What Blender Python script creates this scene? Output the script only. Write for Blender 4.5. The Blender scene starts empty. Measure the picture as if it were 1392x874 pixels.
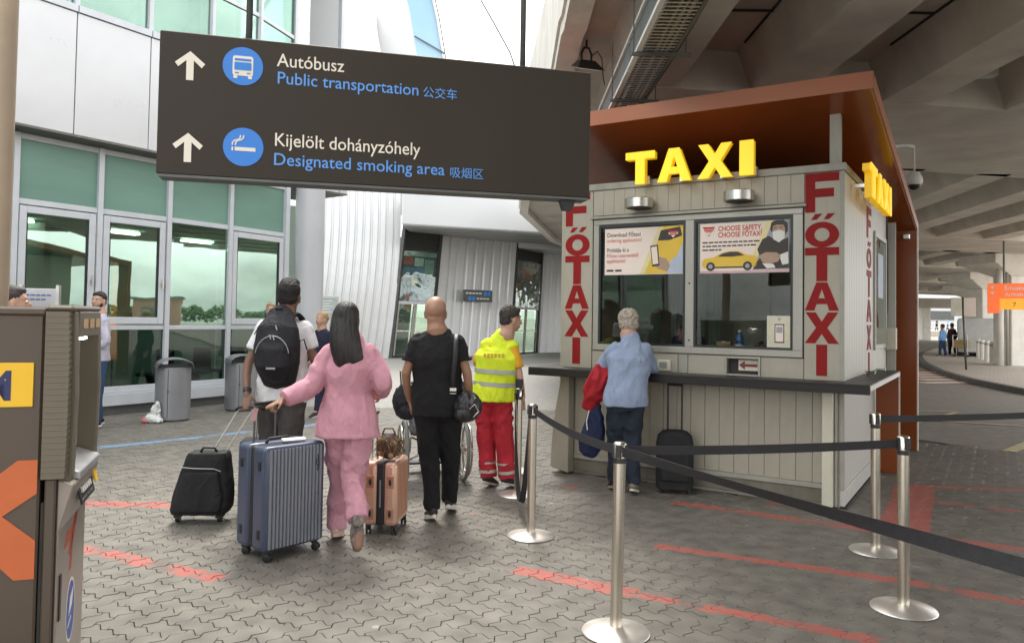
import bpy, bmesh, math, random
from mathutils import Vector, Matrix, noise
R = math.radians
PI = math.pi
random.seed(7)
S = bpy.context.scene
COL = S.collection

# ---------------------------------------------------------------- camera
cam = bpy.data.cameras.new('camera')
cam_o = bpy.data.objects.new('camera', cam)
COL.objects.link(cam_o)
S.camera = cam_o
CP, CR = 0.0317, 0.0153
_r = Vector((1, 0, 0)); _f = Vector((0, math.cos(CP), math.sin(CP))); _u = Vector((0, -math.sin(CP), math.cos(CP)))
_r2 = math.cos(CR)*_r + math.sin(CR)*_u
_u2 = -math.sin(CR)*_r + math.cos(CR)*_u
_m = Matrix((_r2, _u2, -_f)).transposed().to_4x4()
cam_o.matrix_world = Matrix.Translation((0, 0, 1.605)) @ _m
cam.sensor_width = 36
cam.lens = 36*1041.77/1392
cam.shift_y = -37.3/1392
cam.clip_start = 0.05
cam.clip_end = 3000

# ---------------------------------------------------------------- light
SUN_EL, SUN_AZ = 58, -10          # azimuth from +Y, positive to the right
S.view_settings.view_transform = 'Standard'
S.view_settings.look = 'None'
S.view_settings.exposure = 1.62
S.view_settings.gamma = 1
w = bpy.data.worlds.new('World'); S.world = w; w.use_nodes = True
nt = w.node_tree; nt.nodes.clear()
wo = nt.nodes.new('ShaderNodeOutputWorld'); bg = nt.nodes.new('ShaderNodeBackground')
sky = nt.nodes.new('ShaderNodeTexSky'); sky.sky_type = 'NISHITA'; sky.sun_disc = False
sky.sun_elevation = R(SUN_EL); sky.sun_rotation = R(SUN_AZ)
sky.air_density = 1.3; sky.dust_density = 3
hs = nt.nodes.new('ShaderNodeHueSaturation'); hs.inputs['Saturation'].default_value = .32; hs.inputs['Value'].default_value = 1.0
tc = nt.nodes.new('ShaderNodeTexCoord')
mp = nt.nodes.new('ShaderNodeMapping'); mp.inputs['Scale'].default_value = (1, 1, 2.6)
nz = nt.nodes.new('ShaderNodeTexNoise'); nz.inputs['Scale'].default_value = 2.2; nz.inputs['Detail'].default_value = 7; nz.inputs['Roughness'].default_value = .55
rp = nt.nodes.new('ShaderNodeValToRGB'); rp.color_ramp.elements[0].position = .34; rp.color_ramp.elements[1].position = .62
rp.color_ramp.elements[0].color = (.12, .12, .12, 1)
mx = nt.nodes.new('ShaderNodeMix'); mx.data_type = 'RGBA'
mx.inputs[7].default_value = (9.3, 9.3, 9.2, 1)     # sunlit cloud
L_ = nt.links.new
L_(tc.outputs['Generated'], mp.inputs['Vector']); L_(mp.outputs[0], nz.inputs['Vector']); L_(nz.outputs['Fac'], rp.inputs[0])
L_(sky.outputs[0], hs.inputs['Color']); L_(hs.outputs[0], mx.inputs[6]); L_(rp.outputs[0], mx.inputs[0])
L_(mx.outputs[2], bg.inputs['Color']); bg.inputs['Strength'].default_value = .12
L_(bg.outputs[0], wo.inputs[0])
sl = bpy.data.lights.new('sun', 'SUN'); sl.energy = 1.0; sl.angle = R(13); sl.color = (1, .94, .86)
so = bpy.data.objects.new('sun', sl); COL.objects.link(so)
_d = Vector((math.sin(R(SUN_AZ))*math.cos(R(SUN_EL)), math.cos(R(SUN_AZ))*math.cos(R(SUN_EL)), math.sin(R(SUN_EL))))
so.rotation_euler = _d.to_track_quat('Z', 'Y').to_euler()
so.location = _d*40
S.cycles.max_bounces = 12; S.cycles.diffuse_bounces = 7

# ---------------------------------------------------------------- materials
MATS = {}
def M(name, col, rough=.6, metal=0., var=.12, scale=4., bump=0., bscale=60., alpha=None, trans=0., emit=None, estr=0., spec=.5, stretch=None, grime=0., coat=0., wrinkle=0.):
    if name in MATS: return MATS[name]
    m = bpy.data.materials.new(name); m.use_nodes = True
    n = m.node_tree; b = n.nodes['Principled BSDF']
    b.inputs['Base Color'].default_value = (*col, 1)
    b.inputs['Roughness'].default_value = rough; b.inputs['Metallic'].default_value = metal
    b.inputs['Specular IOR Level'].default_value = spec
    b.inputs['Coat Weight'].default_value = coat
    tcn = n.nodes.new('ShaderNodeTexCoord'); mapn = n.nodes.new('ShaderNodeMapping')
    n.links.new(tcn.outputs['Object'], mapn.inputs[0])
    if stretch: mapn.inputs['Scale'].default_value = stretch
    if var > 0:
        t = n.nodes.new('ShaderNodeTexNoise'); t.inputs['Scale'].default_value = scale; t.inputs['Detail'].default_value = 6; t.inputs['Roughness'].default_value = .6
        n.links.new(mapn.outputs[0], t.inputs['Vector'])
        r = n.nodes.new('ShaderNodeMapRange'); r.inputs[1].default_value = .3; r.inputs[2].default_value = .7
        r.inputs[3].default_value = 1-var; r.inputs[4].default_value = 1+var
        n.links.new(t.outputs['Fac'], r.inputs[0])
        v = n.nodes.new('ShaderNodeVectorMath'); v.operation = 'SCALE'; v.inputs[0].default_value = col
        n.links.new(r.outputs[0], v.inputs['Scale']); out = v.outputs[0]
        if grime > 0:
            g = n.nodes.new('ShaderNodeTexNoise'); g.inputs['Scale'].default_value = scale*.6; g.inputs['Detail'].default_value = 9; g.inputs['Roughness'].default_value = .75
            mp2 = n.nodes.new('ShaderNodeMapping'); mp2.inputs['Scale'].default_value = (2.2, 2.2, .5)
            n.links.new(tcn.outputs['Object'], mp2.inputs[0]); n.links.new(mp2.outputs[0], g.inputs['Vector'])
            gr = n.nodes.new('ShaderNodeMapRange'); gr.inputs[1].default_value = .5; gr.inputs[2].default_value = .72; gr.inputs[3].default_value = 0; gr.inputs[4].default_value = grime
            n.links.new(g.outputs['Fac'], gr.inputs[0])
            mxn = n.nodes.new('ShaderNodeMix'); mxn.data_type = 'RGBA'; n.links.new(gr.outputs[0], mxn.inputs[0]); n.links.new(out, mxn.inputs[6])
            mxn.inputs[7].default_value = (col[0]*.38, col[1]*.33, col[2]*.26, 1); out = mxn.outputs[2]
        n.links.new(out, b.inputs['Base Color'])
        r2 = n.nodes.new('ShaderNodeMapRange'); r2.inputs[3].default_value = max(.02, rough-.08); r2.inputs[4].default_value = min(1, rough+.08)
        n.links.new(t.outputs['Fac'], r2.inputs[0]); n.links.new(r2.outputs[0], b.inputs['Roughness'])
    if bump > 0:
        t2 = n.nodes.new('ShaderNodeTexNoise'); t2.inputs['Scale'].default_value = bscale; t2.inputs['Detail'].default_value = 4
        n.links.new(mapn.outputs[0], t2.inputs['Vector'])
        bn = n.nodes.new('ShaderNodeBump'); bn.inputs['Strength'].default_value = bump; bn.inputs['Distance'].default_value = .01
        n.links.new(t2.outputs['Fac'], bn.inputs['Height']); n.links.new(bn.outputs[0], b.inputs['Normal'])
        if wrinkle:
            m5 = n.nodes.new('ShaderNodeMapping'); m5.inputs['Scale'].default_value = (1, 1, .6); n.links.new(tcn.outputs['Object'], m5.inputs[0])
            t5 = n.nodes.new('ShaderNodeTexNoise'); t5.inputs['Scale'].default_value = 8; t5.inputs['Detail'].default_value = 5; t5.inputs['Distortion'].default_value = 1.6; n.links.new(m5.outputs[0], t5.inputs['Vector'])
            b5 = n.nodes.new('ShaderNodeBump'); b5.inputs['Strength'].default_value = wrinkle; b5.inputs['Distance'].default_value = .035
            n.links.new(t5.outputs['Fac'], b5.inputs['Height']); n.links.new(bn.outputs[0], b5.inputs['Normal']); n.links.new(b5.outputs[0], b.inputs['Normal'])
    if emit: b.inputs['Emission Color'].default_value = (*emit, 1); b.inputs['Emission Strength'].default_value = estr
    if trans: b.inputs['Transmission Weight'].default_value = trans
    if alpha is not None: b.inputs['Alpha'].default_value = alpha
    MATS[name] = m; return m

def glass_mat(name, tint, refl=.35, rough=.01, wav=0., gcol=(.9, .95, .93)):
    """architectural glass: tinted see-through plus mirror reflection growing towards grazing"""
    if name in MATS: return MATS[name]
    m = bpy.data.materials.new(name); m.use_nodes = True; n = m.node_tree; n.nodes.clear()
    o = n.nodes.new('ShaderNodeOutputMaterial'); mxs = n.nodes.new('ShaderNodeMixShader')
    t = n.nodes.new('ShaderNodeBsdfTransparent'); t.inputs[0].default_value = (*tint, 1)
    g = n.nodes.new('ShaderNodeBsdfGlossy'); g.inputs['Roughness'].default_value = rough; g.inputs[0].default_value = (*gcol, 1)
    lw = n.nodes.new('ShaderNodeLayerWeight'); lw.inputs[0].default_value = .5
    pw = n.nodes.new('ShaderNodeMath'); pw.operation = 'POWER'; pw.inputs[1].default_value = 4; n.links.new(lw.outputs['Facing'], pw.inputs[0])
    ma = n.nodes.new('ShaderNodeMath'); ma.operation = 'ADD'; ma.inputs[1].default_value = refl; ma.use_clamp = True
    n.links.new(pw.outputs[0], ma.inputs[0]); n.links.new(ma.outputs[0], mxs.inputs[0])
    n.links.new(t.outputs[0], mxs.inputs[1]); n.links.new(g.outputs[0], mxs.inputs[2]); n.links.new(mxs.outputs[0], o.inputs[0])
    if wav:
        tcn = n.nodes.new('ShaderNodeTexCoord'); nn = n.nodes.new('ShaderNodeTexNoise'); nn.inputs['Scale'].default_value = 1.1
        n.links.new(tcn.outputs['Object'], nn.inputs['Vector'])
        bn = n.nodes.new('ShaderNodeBump'); bn.inputs['Strength'].default_value = wav; bn.inputs['Distance'].default_value = .05
        n.links.new(nn.outputs['Fac'], bn.inputs['Height']); n.links.new(bn.outputs[0], g.inputs['Normal'])
    MATS[name] = m; return m

# ---------------------------------------------------------------- object helpers
def tag(o, label=None, cat=None, group=None, kind=None):
    if label: o['label'] = label
    if cat: o['category'] = cat
    if group: o['group'] = group
    if kind: o['kind'] = kind
    return o
def thing(name, label, cat, loc=(0, 0, 0), rz=0., group=None):
    o = bpy.data.objects.new(name, None); COL.objects.link(o); o.empty_display_size = .1
    o.location = loc; o.rotation_euler = (0, 0, rz)
    return tag(o, label, cat, group)
def link(name, me, parent=None, mat=None, label=None):
    o = bpy.data.objects.new(name, me); COL.objects.link(o)
    if parent: o.parent = parent
    if mat is not None and not me.materials: me.materials.append(mat)
    if label: o['label'] = label
    return o
def copy_tree(o, parent=None):
    c = o.copy(); COL.objects.link(c)
    if parent is not None: c.parent = parent
    for ch in list(o.children): copy_tree(ch, c)
    return c

class MB:
    def __init__(s): s.bm = bmesh.new()
    def box(s, c, d, rot=None):
        v = []
        for x, y, z in ((-1, -1, -1), (1, -1, -1), (1, 1, -1), (-1, 1, -1), (-1, -1, 1), (1, -1, 1), (1, 1, 1), (-1, 1, 1)):
            p = Vector((x*d[0]/2, y*d[1]/2, z*d[2]/2))
            if rot is not None: p = rot @ p
            v.append(s.bm.verts.new(p+Vector(c)))
        for f in ((0, 3, 2, 1), (4, 5, 6, 7), (0, 1, 5, 4), (1, 2, 6, 5), (2, 3, 7, 6), (3, 0, 4, 7)): s.bm.faces.new([v[i] for i in f])
        return s
    def b6(s, x0, x1, y0, y1, z0, z1): return s.box(((x0+x1)/2, (y0+y1)/2, (z0+z1)/2), (abs(x1-x0), abs(y1-y0), abs(z1-z0)))
    def hexa(s, b, t):
        v = [s.bm.verts.new(p) for p in list(b)+list(t)]
        for f in ((0, 3, 2, 1), (4, 5, 6, 7), (0, 1, 5, 4), (1, 2, 6, 5), (2, 3, 7, 6), (3, 0, 4, 7)): s.bm.faces.new([v[i] for i in f])
        return s
    def prism(s, pts, a, b, ax='z'):
        """extrude polygon pts (2D) between a and b along axis; (x,y)->z, (x,z)->y, (y,z)->x"""
        def P(p, h):
            return (p[0], p[1], h) if ax == 'z' else ((p[0], h, p[1]) if ax == 'y' else (h, p[0], p[1]))
        v0 = [s.bm.verts.new(P(p, a)) for p in pts]; v1 = [s.bm.verts.new(P(p, b)) for p in pts]; n = len(pts)
        s.bm.faces.new(v0[::-1]); s.bm.faces.new(v1)
        for i in range(n): s.bm.faces.new((v0[i], v0[(i+1) % n], v1[(i+1) % n], v1[i]))
        return s
    def poly(s, pts): s.bm.faces.new([s.bm.verts.new(p) for p in pts]); return s
    def rings(s, rings, cap=True, close=True):
        vs = [[s.bm.verts.new(p) for p in r] for r in rings]; n = len(vs[0])
        for a, b in zip(vs, vs[1:]):
            for i in range(n if close else n-1): s.bm.faces.new((a[i], a[(i+1) % n], b[(i+1) % n], b[i]))
        if cap and close: s.bm.faces.new(vs[0][::-1]); s.bm.faces.new(vs[-1])
        return s
    def tube(s, pts, r, n=8, cap=True, side=None, squash=None, round_ends=False):
        pts = [Vector(p) for p in pts]
        if not hasattr(r, '__len__'): r = [r]*len(pts)
        if squash is None: squash = [1]*len(pts)
        elif not hasattr(squash, '__len__'): squash = [squash]*len(pts)
        if round_ends:
            a = (pts[0]-pts[1]).normalized(); b = (pts[-1]-pts[-2]).normalized()
            P, Q, T = [], [], []
            for k in (0, 1): P.append(pts[0]+a*r[0]*(.9, .55)[k]); Q.append(r[0]*(.4, .82)[k]); T.append(squash[0])
            P += pts; Q += list(r); T += list(squash)
            for k in (1, 0): P.append(pts[-1]+b*r[-1]*(.9, .55)[k]); Q.append(r[-1]*(.4, .82)[k]); T.append(squash[-1])
            pts, r, squash = P, Q, T
        R_ = []; u = None
        for i, p in enumerate(pts):
            t = (pts[min(i+1, len(pts)-1)]-pts[max(i-1, 0)])
            t = t.normalized() if t.length > 1e-9 else Vector((0, 0, 1))
            if u is None:
                u = Vector(side) if side is not None else (Vector((1, 0, 0)) if abs(t.x) < .9 else Vector((0, 1, 0)))
            if side is not None: u = Vector(side)
            u = (u-t*u.dot(t)).normalized(); v = t.cross(u)
            R_.append([p+(u*math.cos(2*PI*k/n)+v*math.sin(2*PI*k/n)*squash[i])*r[i] for k in range(n)])
        return s.rings(R_, cap)
    def lathe(s, prof, c=(0, 0, 0), n=24, ax='z'):
        R_ = []
        for rr, h in prof:
            ring = []
            for k in range(n):
                a = 2*PI*k/n; x, y = rr*math.cos(a), rr*math.sin(a)
                q = (x, y, h) if ax == 'z' else ((x, h, -y) if ax == 'y' else (h, x, y))
                ring.append(Vector(q)+Vector(c))
            R_.append(ring)
        return s.rings(R_)
    def ell(s, c, r, rot=None, n=12, m=8):
        c = Vector(c); R_ = []
        for j in range(m+1):
            ph = -PI/2+PI*j/m; cc = max(.02, math.cos(ph)); ring = []
            for k in range(n):
                a = 2*PI*k/n; p = Vector((r[0]*cc*math.cos(a), r[1]*cc*math.sin(a), r[2]*math.sin(ph)))
                if rot is not None: p = rot @ p
                ring.append(c+p)
            R_.append(ring)
        return s.rings(R_)
    def mesh(s, name, mat=None, smooth=False):
        bmesh.ops.recalc_face_normals(s.bm, faces=s.bm.faces)
        me = bpy.data.meshes.new(name); s.bm.to_mesh(me); s.bm.free()
        if mat is not None: me.materials.append(mat)
        if smooth:
            for p in me.polygons: p.use_smooth = True
        return me
    def obj(s, name, mat, parent=None, smooth=False, bev=0., label=None, kind=None, cat=None, group=None, ang=None, seg=1):
        me = s.mesh(name, mat, smooth)
        o = bpy.data.objects.new(name, me); COL.objects.link(o)
        if parent is not None: o.parent = parent
        if bev:
            b = o.modifiers.new('bevel', 'BEVEL'); b.width = bev; b.segments = seg; b.limit_method = 'ANGLE'; b.angle_limit = R(40)
            b.harden_normals = False
        if smooth and ang: me.set_sharp_from_angle(angle=R(ang))
        return tag(o, label, cat, group, kind)

def text_mesh(txt, size, depth=0.0, bold=0., sx=1., align='LEFT', space=1.):
    cu = bpy.data.curves.new('t', 'FONT'); cu.body = txt; cu.size = size; cu.extrude = depth; cu.offset = bold*size
    cu.align_x = align; cu.space_character = space; cu.resolution_u = 3
    o = bpy.data.objects.new('t', cu); COL.objects.link(o)
    dg = bpy.context.evaluated_depsgraph_get(); me = bpy.data.meshes.new_from_object(o.evaluated_get(dg))
    bpy.data.objects.remove(o); bpy.data.curves.remove(cu)
    if sx != 1:
        for v in me.vertices: v.co.x *= sx
    return me
def text_obj(name, txt, size, mat, parent, loc, rot, **k):
    me = text_mesh(txt, size, **k); me.name = name; me.materials.clear(); me.materials.append(mat)
    o = link(name, me, parent); o.location = loc; o.rotation_euler = rot
    return o

def remesh(bm_mb, vox, smooth=3, fold=0., fscale=(9, 9, 5), seed=0., name='body', thick=None):
    """union of closed volumes into one continuous skin, with soft folds"""
    me = bm_mb.mesh('tmp'); o = bpy.data.objects.new('tmp', me); COL.objects.link(o)
    m = o.modifiers.new('r', 'REMESH'); m.mode = 'VOXEL'; m.voxel_size = vox; m.adaptivity = 0
    if smooth:
        s = o.modifiers.new('s', 'SMOOTH'); s.iterations = smooth; s.factor = .5
    dg = bpy.context.evaluated_depsgraph_get(); out = bpy.data.meshes.new_from_object(o.evaluated_get(dg))
    bpy.data.objects.remove(o); bpy.data.meshes.remove(me)
    if fold:
        nrm = [v.normal.copy() for v in out.vertices]
        for v, nn in zip(out.vertices, nrm):
            p = v.co
            w_ = noise.noise(Vector((p.x*2.3, p.y*2.3, p.z*2.3+seed*3)))*.6
            q = Vector((p.x*fscale[0]+seed, p.y*fscale[1]+w_*2, (p.z+.35*p.x)*fscale[2]+w_*3))
            h = 1-abs(noise.noise(q))*2.4
            h2 = noise.noise(q*2.3)
            v.co = p+nn*fold*(h*.8-.22+h2*.45)
    for p in out.polygons: p.use_smooth = True
    out.name = name
    return out
# ---------------------------------------------------------------- ground
KA = -0.5622                       # direction of the kiosk front and of the paver rows
KC = Vector((2.895, 6.686, 0))     # right front corner of the kiosk
K1 = Vector((math.cos(KA), math.sin(KA), 0)); K2 = Vector((-math.sin(KA), math.cos(KA), 0))
def kw(u, v, z=0): return KC+K1*u+K2*v+Vector((0, 0, z))

STRIPES = [  # worn paint (x0,y0,x1,y1,half width, colour 0 red 1 blue, wear)
    (-3.9, 6.50, -2.55, 6.47, .06, 0, .42), (-3.2, 5.42, -1.75, 4.70, .045, 0, .42),
    (-.35, 6.42, 1.0, 5.56, .038, 0, .56), (1.05, 5.53, 2.55, 4.82, .036, 0, .36), (2.5, 4.84, 3.6, 4.1, .036, 0, .40),
    (.05, 4.97, .75, 4.56, .05, 0, .36), (.72, 4.58, 2.6, 3.55, .036, 0, .42),
    (.2, 7.30, .85, 7.50, .055, 0, .52), (1.45, 6.86, 3.0, 5.93, .042, 0, .38), (3.0, 5.93, 4.6, 5.1, .045, 0, .35),
    (4.02, 7.66, 3.02, 5.92, .11, 0, .36), (4.0, 7.70, 5.8, 7.50, .034, 0, .38), (3.7, 7.09, 4.9, 6.5, .030, 0, .42), (2.3, 6.9, 3.3, 6.35, .03, 0, .50), (1.2, 5.9, 2.2, 5.4, .02, 0, .56),
    (-5.6, 8.4, -4.3, 9.75, .05, 1, .40), (-4.3, 9.75, -2.2, 12.1, .05, 1, .40), (-.3, 5.55, -.1, 5.4, .04, 0, .6), (-.95, 5.5, -.7, 5.3, .09, 0, .66)]
def ground_mat(name, base, var, rough, bump, paint=True, pattern=False):
    m = bpy.data.materials.new(name); m.use_nodes = True; n = m.node_tree; b = n.nodes['Principled BSDF']; lk = n.links.new
    b.inputs['Roughness'].default_value = rough; b.inputs['Specular IOR Level'].default_value = .35
    g = n.nodes.new('ShaderNodeNewGeometry'); oi = n.nodes.new('ShaderNodeObjectInfo')
    def math_(op, a, b_=None, c=None, clamp=False):
        x = n.nodes.new('ShaderNodeMath'); x.operation = op; x.use_clamp = clamp
        for i, q in enumerate((a, b_, c)):
            if q is None: continue
            if isinstance(q, (int, float)): x.inputs[i].default_value = q
            else: lk(q, x.inputs[i])
        return x.outputs[0]
    def tex(sc, det=6, rg=.6):
        t = n.nodes.new('ShaderNodeTexNoise'); t.inputs['Scale'].default_value = sc; t.inputs['Detail'].default_value = det; t.inputs['Roughness'].default_value = rg
        lk(g.outputs['Position'], t.inputs['Vector']); return t.outputs['Fac']
    big = tex(.55, 4); mid = tex(5, 6); fine = tex(140, 3, .7)
    # per-stone tone from a cell-sized noise in the stone grid
    t3 = n.nodes.new('ShaderNodeTexNoise'); t3.inputs['Scale'].default_value = 7.5; t3.inputs['Detail'].default_value = 0
    lk(g.outputs['Position'], t3.inputs['Vector'])
    f = math_('ADD', math_('MULTIPLY', math_('SUBTRACT', big, .5), 1.1*var), math_('MULTIPLY', math_('SUBTRACT', mid, .5), 1.2*var))
    f = math_('ADD', f, math_('MULTIPLY', math_('SUBTRACT', t3.outputs['Fac'], .5), 1.3*var))
    f = math_('ADD', f, math_('MULTIPLY', math_('SUBTRACT', fine, .5), 1.5*var))
    f = math_('ADD', f, 1.0)
    sc = n.nodes.new('ShaderNodeVectorMath'); sc.operation = 'SCALE'; sc.inputs[0].default_value = base; lk(f, sc.inputs['Scale'])
    out = sc.outputs[0]
    # chewing gum and litter specks
    vo = n.nodes.new('ShaderNodeTexVoronoi'); vo.inputs['Scale'].default_value = 2.3; lk(g.outputs['Position'], vo.inputs['Vector'])
    sp = math_('LESS_THAN', vo.outputs['Distance'], .045)
    mixs = n.nodes.new('ShaderNodeMix'); mixs.data_type = 'RGBA'; lk(math_('MULTIPLY', sp, .55), mixs.inputs[0]); lk(out, mixs.inputs[6])
    mixs.inputs[7].default_value = (.42, .41, .38, 1); out = mixs.outputs[2]
    if paint:
        sx = n.nodes.new('ShaderNodeSeparateXYZ'); lk(g.outputs['Position'], sx.inputs[0]); X, Y = sx.outputs[0], sx.outputs[1]
        wob = math_('MULTIPLY', math_('SUBTRACT', tex(11, 3), .5), .10)
        wear = tex(26, 5, .7); patch = tex(4.3, 2, .5)
        wn = math_('ADD', math_('MULTIPLY', wear, .5), math_('MULTIPLY', patch, .5))
        masks = [None, None]
        for x0, y0, x1, y1, hw, c, wr in STRIPES:
            dx, dy = x1-x0, y1-y0; ll = math.hypot(dx, dy); ux, uy = dx/ll, dy/ll
            px = math_('SUBTRACT', X, x0); py = math_('SUBTRACT', Y, y0)
            al = math_('MULTIPLY_ADD', px, ux, math_('MULTIPLY', py, uy))
            pe = math_('ABSOLUTE', math_('ADD', math_('MULTIPLY_ADD', px, -uy, math_('MULTIPLY', py, ux)), wob))
            k = math_('MULTIPLY', math_('LESS_THAN', pe, hw*1.6), math_('LESS_THAN', math_('ABSOLUTE', math_('SUBTRACT', al, ll/2)), ll/2))
            sm = n.nodes.new('ShaderNodeMapRange'); sm.inputs[1].default_value = wr+.03; sm.inputs[2].default_value = wr+.07; lk(wn, sm.inputs[0])
            k = math_('MULTIPLY', k, sm.outputs[0])
            masks[c] = k if masks[c] is None else math_('MAXIMUM', masks[c], k)
        for mk, colr in zip(masks, ((.46, .11, .085), (.20, .36, .58))):
            mi = n.nodes.new('ShaderNodeMix'); mi.data_type = 'RGBA'; lk(math_('MULTIPLY', mk, .74), mi.inputs[0]); lk(out, mi.inputs[6]); mi.inputs[7].default_value = (*colr, 1); out = mi.outputs[2]
    hgt = math_('ADD', math_('MULTIPLY', fine, .5), math_('MULTIPLY', mid, .4))
    if pattern:
        rot = n.nodes.new('ShaderNodeMapping'); rot.inputs['Rotation'].default_value = (0, 0, -KA); lk(g.outputs['Position'], rot.inputs[0])
        wv = n.nodes.new('ShaderNodeTexNoise'); wv.inputs['Scale'].default_value = 9; wv.inputs['Detail'].default_value = 0; lk(rot.outputs[0], wv.inputs['Vector'])
        ad = n.nodes.new('ShaderNodeVectorMath'); ad.operation = 'MULTIPLY_ADD'; ad.inputs[1].default_value = (.04, .04, .04); lk(wv.outputs['Color'], ad.inputs[0]); lk(rot.outputs[0], ad.inputs[2])
        bk = n.nodes.new('ShaderNodeTexBrick'); bk.inputs['Scale'].default_value = 1; bk.inputs['Brick Width'].default_value = .225; bk.inputs['Row Height'].default_value = .1125
        bk.inputs['Mortar Size'].default_value = .006; bk.inputs['Mortar Smooth'].default_value = .3; lk(ad.outputs[0], bk.inputs['Vector'])
        dm = n.nodes.new('ShaderNodeMix'); dm.data_type = 'RGBA'; dm.blend_type = 'MULTIPLY'; dm.inputs[7].default_value = (.55, .53, .5, 1)
        lk(math_('MULTIPLY', bk.outputs['Fac'], .7), dm.inputs[0]); lk(out, dm.inputs[6]); out = dm.outputs[2]
    lk(out, b.inputs['Base Color'])
    rr = n.nodes.new('ShaderNodeMapRange'); rr.inputs[3].default_value = rough-.16; rr.inputs[4].default_value = rough+.14; lk(mid, rr.inputs[0]); lk(rr.outputs[0], b.inputs['Roughness'])
    bn = n.nodes.new('ShaderNodeBump'); bn.inputs['Strength'].default_value = bump; bn.inputs['Distance'].default_value = .004
    lk(hgt, bn.inputs['Height']); lk(bn.outputs[0], b.inputs['Normal'])
    return m
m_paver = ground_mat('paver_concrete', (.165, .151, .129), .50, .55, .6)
m_joint = M('joint_sand', (.075, .067, .054), .95, var=.4, scale=30, bump=.5, bscale=200)
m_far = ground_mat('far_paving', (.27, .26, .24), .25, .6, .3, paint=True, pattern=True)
m_asphalt = ground_mat('asphalt', (.24, .215, .185), .35, .8, .7, paint=False)
m_earth = M('far_ground', (.34, .33, .3), .95, var=.3, scale=.05)
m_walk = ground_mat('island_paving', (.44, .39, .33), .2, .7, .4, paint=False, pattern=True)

def sheet(name, pts, z, mat, parent=None, kind='structure'):
    mb = MB(); mb.poly([(x, y, z) for x, y in pts])
    return mb.obj(name, mat, parent, kind=kind if parent is None else None)
sheet('ground', [(-1500, -600), (1500, -600), (1500, 2400), (-1500, 2400)], -.06, m_earth)

# pavement: the part near the camera is real interlocking stones, the far part a sheet
pave = bpy.data.objects.new('pavement', None); COL.objects.link(pave); tag(pave, kind='structure')
UNIT = .1125
def unit_edge(a, b, amp):
    """zigzag points from a towards b (b left out)"""
    a = Vector(a); b = Vector(b); d = b-a; nrm = Vector((-d.y, d.x))
    s = 1 if (d.x+d.y) > 0 else -1       # the same curve whichever way it is walked
    if s > 0: return [a, a+d*.22+nrm*amp, a+d*.78-nrm*amp]
    return [a, a+d*.22-nrm*(-amp), a+d*.78+nrm*(-amp)]
def paver_outline():
    c = [(0, 0), (1, 0), (2, 0), (2, 1), (1, 1), (0, 1)]
    out = []
    for i in range(6): out += unit_edge(c[i], c[(i+1) % 6], .15)
    return out
OUT = paver_outline()
def paver_pts(shrink):
    n = len(OUT); r = []
    for i in range(n):
        a, b, c = OUT[i-1], OUT[i], OUT[(i+1) % n]
        n1 = Vector((-(b-a).y, (b-a).x)).normalized(); n2 = Vector((-(c-b).y, (c-b).x)).normalized()
        nn = (n1+n2); nn = nn/max(.5, nn.length_squared)*2 if nn.length > 1e-6 else n1
        r.append(b*UNIT+nn*shrink)
    return r
P_LOW, P_MID, P_TOP = paver_pts(.0007), paver_pts(.001), paver_pts(.0036)
def paver_mesh():
    v = [(p.x, p.y, -.035) for p in P_LOW]+[(p.x, p.y, -.006) for p in P_MID]+[(p.x, p.y, 0) for p in P_TOP]; n = len(OUT)
    f = [tuple(range(2*n, 3*n))]
    for l in (0, 1):
        for i in range(n): f.append((l*n+i, l*n+(i+1) % n, (l+1)*n+(i+1) % n, (l+1)*n+i))
    me = bpy.data.meshes.new('paver'); me.from_pydata(v, [], f); me.materials.append(m_paver); return me
def in_region(p):
    # on the near paving, inside a slightly widened view
    x, y = p.x, p.y
    if y < 3.2 or y > 13.6: return False
    if abs(x) > y*.72+.5: return False
    rel = p-KC; u, v = rel.dot(K1), rel.dot(K2)
    if -2.7 < u < -.1 and .1 < v < 3.0: return False        # under the kiosk
    # road edge on the right: line from (6.5,9.6) to (5.6,11.2)
    if x > 5 and (x-6.47)*(10.99-9.69)-(y-9.69)*(5.72-6.47) > 0: return False
    if x > 6.47+(9.69-y)*.6 and y < 9.69: return False
    if y > 10.4 and x > 4.6: return False
    return True
cells = []
for i in range(-110, 150):
    for j in range(-100, 140):
        d = (i-j) % 4
        if d not in (0, 3): continue
        ctr = KC+K1*((i+(1 if d == 0 else .5))*UNIT)+K2*((j+(.5 if d == 0 else 1))*UNIT)
        if not in_region(ctr): continue
        cells.append((ctr.y+abs(ctr.x)*.1, i, j, d, ctr))
cells.sort(key=lambda t: t[0])
def visible(c): return abs(c.x) < c.y*.665-.02 and c.y > 3.75 and c.x > -1.95-(c.y-3.7)*.62
near = [c for c in cells if visible(c[4])][:300]
near_set = set((c[1], c[2]) for c in near)
pmesh = paver_mesh()
def paver_mat4(i, j, d):
    base = KC+K1*(i*UNIT)+K2*(j*UNIT); ang = KA
    rnd = random.Random(i*9176+j*131)
    if d == 0: mt = Matrix.Translation(base) @ Matrix.Rotation(KA, 4, 'Z')
    else: mt = Matrix.Translation(base+K1*UNIT) @ Matrix.Rotation(KA+PI/2, 4, 'Z')
    tilt = Matrix.Rotation(R(rnd.uniform(-.45, .45)), 4, 'X') @ Matrix.Rotation(R(rnd.uniform(-.45, .45)), 4, 'Y')
    return mt @ Matrix.Translation((0, 0, rnd.uniform(-.0018, .0012))) @ tilt
for _, i, j, d, c in near:
    o = link('paver', pmesh, pave); o.matrix_local = paver_mat4(i, j, d)
vs, fs = [], []; nO = len(OUT)
base_v = [v.co.copy() for v in pmesh.vertices]; base_f = [tuple(p.vertices) for p in pmesh.polygons]
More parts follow.
